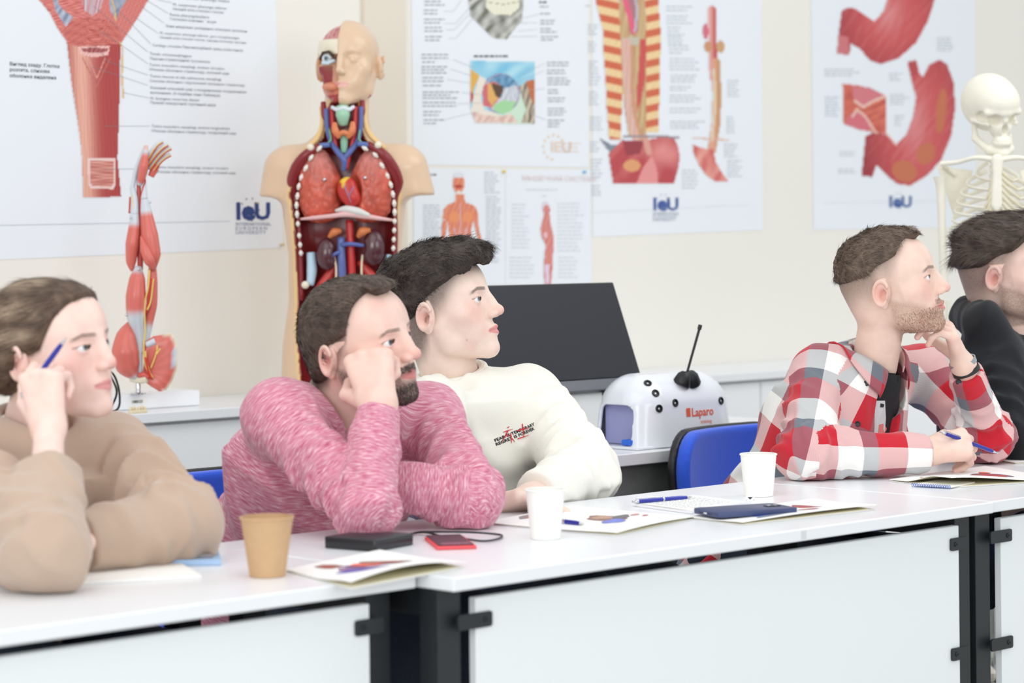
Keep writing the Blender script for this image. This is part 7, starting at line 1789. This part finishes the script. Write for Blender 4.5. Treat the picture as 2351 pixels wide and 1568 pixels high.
art.poly(c([(465, 560), (540, 520), (590, 540), (560, 590), (510, 605), (470, 585)]), (166, 216, 160)); art.poly(c([(520, 470), (590, 450), (600, 520), (560, 540), (510, 520)]), lambda x, y: mixc(rgb((186, 190, 200)), rgb((220, 224, 230)), .5+.5*n2(x, y, .3, .2, 1)))
art.lay('printed_skull_pictures', pt)
bars([(975, 2, 55, 2, 8), (973, 22, 48, 2, 8), (974, 43, 46, 2, 8), (975, 62, 50, 2, 8), (976, 83, 48, 2, 8), (968, 124, 62, 2, 8), (970, 141, 34, 1, 8), (968, 152, 66, 3, 7), (970, 177, 56, 2, 8), (971, 195, 66, 1, 8), (971, 210, 90, 3, 7), (971, 234, 82, 2, 8), (972, 255, 54, 2, 8), (973, 274, 48, 2, 8),
      (1240, 14, 26, 1, 8), (1240, 30, 30, 1, 8), (1241, 46, 36, 2, 7), (1241, 65, 38, 2, 7), (1242, 83, 42, 2, 7), (1256, 142, 58, 2, 7), (1256, 160, 56, 2, 7), (1257, 178, 58, 3, 7), (1258, 205, 32, 2, 7), (1258, 224, 40, 2, 7), (1258, 248, 44, 3, 7), (1258, 275, 38, 3, 7)], 'small_print', pt, (158, 164, 170), 1, 2.6)
bars([(1088, 127, 114, 1, 8)], 'picture_title', pt, (70, 78, 80), 3, 4); bars([(1238, 3, 28, 1, 8)], 'picture_title', pt, (80, 88, 90), 4, 4)
leaders([c(l) for l in ([(205, 60), (255, 60), (300, 0)], [(210, 125), (268, 125), (360, 20)], [(215, 158), (262, 158), (400, 10)], [(230, 203), (270, 203), (440, 0)], [(710, 75), (630, 95)], [(700, 120), (560, 122)], [(700, 155), (600, 165)], [(700, 192), (560, 195)], [(255, 315), (370, 360)], [(240, 365), (350, 400)], [(225, 420), (345, 440)], [(300, 490), (400, 500)], [(275, 550), (420, 545)], [(215, 632), (390, 590)], [(740, 335), (600, 410)], [(735, 375), (560, 450)], [(740, 470), (600, 480)], [(745, 635), (660, 600)])], 'leader_lines', pt, (170, 178, 184))
wtext([('IEU', 1264, 348, 34, .02)], 'faded_logo', pt, (236, 214, 196)); bars([(1292, 328, 42, 3, 9)], 'logo_name', pt, (238, 220, 206), 6, 3)
mb = MB()
for k in range(9):
    a = math.radians(100+k*28); cx_, cy_ = 1272+24*math.cos(a), 338+28*math.sin(a); mb.add([Pv(cx_+dx, cy_+dy, VW-.003) for dx, dy in ((-2.4, -2.4), (2.4, -2.4), (2.4, 2.4), (-2.4, 2.4))], [(3, 2, 1, 0)])
mb.build('logo_dots', mat('faded_gold', (238, 214, 180), .6), pt, smooth=False)['kind'] = 'stuff'
# ---- two muscle-figure posters below
ORG = lambda x, y: mixc(rgb((216, 104, 78)), rgb((240, 164, 128)), .5+.5*n2(x, y, .5, .22, 3))
pt = poster([(950, 655), (1160, 655), (1160, 388), (950, 386)], 'poster of a front-facing muscle figure, behind the curly dark hair')
art = Art(1005, 395, 1105, 652, 2.0); c = lambda L: [(930+a/2.307, b/2.307) for a, b in L]
art.ell(1053, 421, 14, 23, ORG); art.ell(1053, 402, 12, 7, (226, 226, 234)); art.ell(1053, 428, 9, 5, (190, 70, 60)); art.ell(1053, 442, 6, 5, (240, 224, 216))
art.poly(c([(268, 1030), (312, 1030), (318, 1070), (370, 1090), (388, 1130), (385, 1170), (360, 1170), (352, 1210), (350, 1300), (355, 1400), (340, 1510), (240, 1510), (228, 1400), (238, 1300), (232, 1210), (222, 1170), (198, 1160), (205, 1110), (225, 1085), (265, 1068)]), ORG)
art.poly(c([(198, 1165), (222, 1170), (218, 1230), (205, 1290), (190, 1300), (192, 1230)]), ORG); art.poly(c([(362, 1165), (385, 1165), (395, 1230), (415, 1290), (405, 1310), (385, 1270)]), ORG)
for a_ in (262, 332): art.ell(*c([(a_, 1150)])[0], 13, 12, (238, 150, 104))
art.line(c([(293, 1080), (293, 1300)]), 3.5, (214, 186, 206)); art.line(c([(262, 1210), (275, 1290)]), 3, (214, 186, 206)); art.line(c([(325, 1210), (312, 1290)]), 3, (214, 186, 206))
for k in range(4): art.line(c([(272, 1215+k*24), (314, 1215+k*24)]), 1.6, (220, 150, 140))
art.lay('printed_muscle_figure', pt); bars([(972, 470, 44, 14, 6.5), (960, 555, 46, 14, 6.5), (1112, 395, 34, 8, 6.5), (1116, 450, 34, 24, 6.5)], 'small_print', pt, (196, 202, 208), 11, 2.4); bars([(985, 399, 22, 1, 8)], 'poster_heading', pt, (120, 130, 134), 4, 4)
pt = poster([(1160.5, 655), (1357, 652), (1357, 389), (1160.5, 388)], 'pale poster of a side-view muscle figure, just above the black screen')
art = Art(1236, 462, 1280, 655, 2.0)
RF = lambda x, y: mixc(rgb((198, 86, 84)), rgb((236, 168, 158)), .5+.5*n2(x, y, .6, .3, 5))
art.ell(1253, 474, 9, 11, (226, 214, 222)); art.ell(1255, 482, 8, 11, RF); art.poly(c([(738, 1130), (765, 1130), (772, 1190), (785, 1240), (788, 1300), (782, 1370), (780, 1430), (772, 1510), (740, 1510), (735, 1420), (738, 1370), (745, 1300), (722, 1250), (718, 1210), (728, 1170)]), RF); art.poly(c([(742, 1400), (766, 1400), (764, 1500), (744, 1500)]), (226, 206, 226)); art.ell(*c([(745, 1245)])[0], 5, 7, (236, 190, 196))
art.lay('printed_muscle_figure', pt); wtext([('МЫШЕЧНАЯ СИСТЕМА', 1199, 414, 15.5, .01)], 'poster_heading', pt, (232, 214, 214))
bars([(1208, 434, 88, 1, 8), (1245, 449, 14, 1, 8), (1175, 468, 40, 12, 9), (1280, 466, 60, 13, 9), (1170, 590, 60, 6, 9), (1282, 590, 52, 6, 9)], 'small_print', pt, (212, 218, 224), 12, 2.4)
# ---- oesophagus and spine poster
pt = poster([(1361, 544), (1751, 528), (1747, -260), (1358, -260)], 'white poster of ribs, oesophagus and stomach right of the eye-socket poster')
o_ = 2.8; c = lambda L: [(1340+a/o_, b/o_) for a, b in L]; art = Art(1360, -60, 1690, 424, 2.4)
def ribf(x, y): ph = ((y+0.22*np.abs(x-1440))*2*math.pi/34.5); t = .5+.5*np.sin(ph+1.2); b_ = mixc(rgb((212, 104, 72)), rgb((240, 208, 156)), sst(t, .35, .62)); return b_*(1+.08*n2(x, y, .4, .4, 2))[..., None]
art.poly(c([(40, -160), (90, 60), (125, 200), (125, 300), (140, 480), (150, 700), (165, 900), (240, 900), (250, 500), (235, 100), (200, -160)]), ribf); art.poly(c([(395, -160), (400, 300), (390, 500), (385, 850), (480, 850), (490, 560), (495, 200), (480, 0), (520, -160)]), ribf)
art.poly(c([(215, -160), (240, 300), (250, 600), (290, 880), (400, 880), (405, 500), (400, 100), (380, -160)]), lambda x, y: mixc(rgb((190, 132, 92)), rgb((214, 196, 148)), .5+.5*n2(x, y, .35, .05, 3)))
art.poly(c([(365, 250), (400, 250), (398, 480), (370, 640), (345, 720), (340, 600), (355, 420)]), (206, 84, 80)); art.poly(c([(280, -60), (350, -60), (350, 200), (300, 230), (290, 100)]), (176, 120, 126)); art.line(c([(255, -40), (290, 80), (320, 200)]), 12, (232, 98, 128)); art.line(c([(320, -60), (345, 60), (330, 200)]), 5, (190, 190, 204))
art.poly(c([(240, 250), (300, 235), (360, 240), (350, 290), (250, 300)]), (196, 192, 172)); art.line(c([(275, 280), (285, 480), (300, 680), (330, 850), (400, 990)]), 24, lambda x, y: mixc(rgb((214, 160, 140)), rgb((232, 196, 186)), .5+.5*n2(x, y, .5, .05, 2))); art.line(c([(310, 300), (310, 520), (325, 720), (370, 880), (430, 1000)]), 8, (206, 154, 116))
art.poly(c([(95, 880), (180, 930), (250, 930), (240, 985), (190, 990), (150, 960)]), (132, 140, 152))
art.poly(c([(160, 985), (250, 900), (380, 905), (480, 885), (580, 880), (605, 930), (620, 1010), (605, 1100), (580, 1178), (190, 1178), (170, 1060)]), lambda x, y: mixc(rgb((190, 72, 78)), rgb((232, 146, 142)), np.exp(-(((x-1525)/38)**2+((y-350)/30)**2))+.25*n2(x, y, .06, .06, 3)))
art.poly(c([(250, 900), (390, 905), (360, 990), (270, 1000)]), (156, 60, 70)); art.line(c([(395, 880), (420, 980)]), 14, (222, 160, 146)); art.poly(c([(340, 1178), (380, 1080), (440, 1000), (470, 1080), (480, 1178)]), (232, 150, 148)); art.ell(*c([(310, 1065)])[0], 20, 14, (226, 160, 110)); art.line(c([(260, 880), (480, 875), (610, 885)]), 5, (150, 140, 146))
art.line(c([(825, 60), (830, 300), (835, 500)]), 18, lambda x, y: mixc(rgb((196, 74, 72)), rgb((236, 180, 172)), np.clip((1642-x)/14, 0, 1))); art.ell(*c([(785, 200)])[0], 7, 18, (214, 110, 130)); art.ell(*c([(800, 300)])[0], 9, 13, (206, 150, 110)); art.ell(*c([(880, 300)])[0], 10, 14, (206, 160, 116))
art.line(c([(850, 400), (858, 620), (850, 800), (825, 960)]), 20, lambda x, y: mixc(rgb((226, 164, 140)), rgb((204, 152, 108)), sst(x, 1635, 1650))); art.line(c([(838, 450), (842, 700), (825, 900)]), 7, (226, 206, 178)); art.line(c([(700, 885), (850, 895), (935, 900)]), 3, (232, 180, 160))
art.poly(c([(700, 925), (740, 945), (800, 960), (832, 960), (850, 1040), (890, 1110), (935, 1168), (850, 1168), (790, 1130), (740, 1060), (705, 980)]), lambda x, y: mixc(rgb((206, 88, 86)), rgb((236, 166, 152)), .5+.5*n2(x, y, .12, .08, 3)))
art.lay('printed_organ_drawing', pt)
bars([(1344, 12, 16, 1, 8), (1350, 56, 26, 4, 7), (1350, 95, 18, 4, 7), (1352, 140, 24, 4, 7), (1352, 168, 28, 4, 8), (1353, 210, 24, 5, 7), (1355, 268, 30, 5, 7), (1355, 325, 20, 4, 7), (1356, 365, 26, 6, 8), (1358, 425, 24, 4, 7),
      (1530, 14, 74, 2, 8), (1530, 36, 68, 3, 8), (1532, 62, 42, 3, 8), (1534, 84, 36, 3, 7), (1536, 104, 44, 3, 8), (1537, 134, 74, 4, 8), (1540, 172, 60, 3, 7), (1538, 198, 54, 2, 7), (1538, 218, 78, 3, 7), (1538, 248, 84, 2, 8), (1539, 278, 84, 3, 7), (1566, 390, 38, 6, 8), (1670, 184, 28, 6, 7), (1668, 268, 18, 6, 7), (1662, 330, 30, 5, 7), (1670, 368, 34, 6, 7)], 'small_print', pt, (198, 203, 210), 21, 2.6)
ieu(1499, 482, .74, pt, (66, 92, 160)); leaders([[(1358, 488), (1722, 470)]], 'rule_line', pt, (206, 212, 218))
# ---- stomach poster
pt = poster([(1868, 528), (2241, 521), (2235, -260), (1859, -260)], 'white poster of two red stomachs behind the skeleton')
o_ = 2.24; c = lambda L: [(1840+a/o_, b/o_) for a, b in L]; art = Art(1918, -60, 2196, 432, 2.4)
def stf(cx_, cy_, rx, ry):
    return lambda x, y: mixc(mixc(rgb((158, 46, 56)), rgb((206, 82, 84)), 1.15-(((x-cx_)/rx)**2+((y-cy_)/ry)**2)*.75), rgb((232, 158, 158)), .55*np.exp(-(((x-cx_+12)/(rx*.3))**2+((y-cy_+10)/(ry*.4))**2))+.12*n2(x+y*.4, y, .18, .1, 3))
art.poly(c([(455, -120), (440, 0), (420, 60), (375, 110), (330, 80), (280, 45), (240, 38), (208, 55), (195, 150), (183, 275), (248, 285), (255, 225), (300, 250), (350, 310), (410, 330), (500, 300), (590, 220), (650, 110), (685, 0), (700, -120)]), stf(2050, 40, 110, 110))
art.poly(c([(190, 180), (240, 190), (250, 282), (183, 275)]), (206, 116, 120))
art.poly(c([(545, 318), (592, 308), (605, 370), (625, 395), (660, 330), (710, 305), (750, 330), (785, 430), (790, 560), (770, 700), (720, 820), (650, 900), (560, 955), (490, 945), (430, 895), (385, 850), (365, 910), (310, 905), (320, 800), (330, 700), (370, 680), (430, 690), (485, 745), (540, 690), (575, 600), (590, 500), (570, 430)]), stf(2110, 290, 105, 190))
for (x_, y_, rx, ry, ro) in ((720, 570, 12, 52, .1), (530, 880, 30, 24, .4), (640, 790, 20, 26, .5)): art.ell(*c([(x_, y_)])[0], rx, ry, (200, 112, 76), ro)
art.poly(c([(550, 320), (590, 312), (600, 370), (570, 400)]), (186, 70, 74)); art.line(c([(400, 660), (450, 700), (490, 748)]), 4, (240, 190, 186))
art.poly(c([(212, 430), (300, 440), (360, 455), (433, 490), (433, 690), (330, 672), (218, 640)]), lambda x, y: mixc(rgb((190, 78, 66)), rgb((226, 120, 96)), .5+.5*n2(x, y, .1, .25, 4)))
art.poly(c([(260, 445), (350, 450), (433, 490), (420, 505), (360, 530), (310, 555), (270, 520)]), (214, 120, 128)); art.line(c([(275, 520), (320, 550), (370, 520), (430, 495)]), 6, (236, 196, 180)); art.poly(c([(240, 600), (285, 560), (330, 590), (380, 665), (300, 668), (222, 640)]), (214, 110, 122)); art.line(c([(262, 600), (285, 562), (330, 600), (380, 680)]), 5, (236, 196, 180))
art.lay('printed_stomachs', pt)
bars([(2152, 86, 48, 5, 7), (1893, 158, 100, 3, 7), (2042, 168, 34, 3, 7), (1894, 222, 34, 7, 7), (2044, 216, 44, 4, 7), (2054, 265, 20, 4, 7), (1928, 348, 34, 2, 7), (1924, 388, 44, 2, 7)], 'small_print', pt, (198, 203, 210), 31, 2.6)
ieu(2041, 475, .66, pt, (66, 96, 160), False); leaders([[(1890, 466), (2225, 460)]], 'rule_line', pt, (206, 212, 218))
# ---- pins
for px, py, colr, lab in ((1155, 394, (232, 196, 40), 'yellow push pin at the top of the muscle-figure posters'), (1340, 395, (110, 180, 226), 'pale blue push pin at the corner of the side-view figure poster'), (646, 562, (214, 196, 150), 'brass pin at the lower right corner of the throat poster')):
    c_ = Pv(px, py, VW-0.0028); t = thing('push_pin', c_, lab, 'pin')
    MB().lathe([(0.0045, 0.001), (0.0045, 0.002), (0.0025, 0.003), (0.0022, 0.007), (0.0042, 0.0085), (0.0040, 0.0095)], c_, -D2, 14).build('pin_head', mat('pin_%d' % px, colr, 0.4), t)
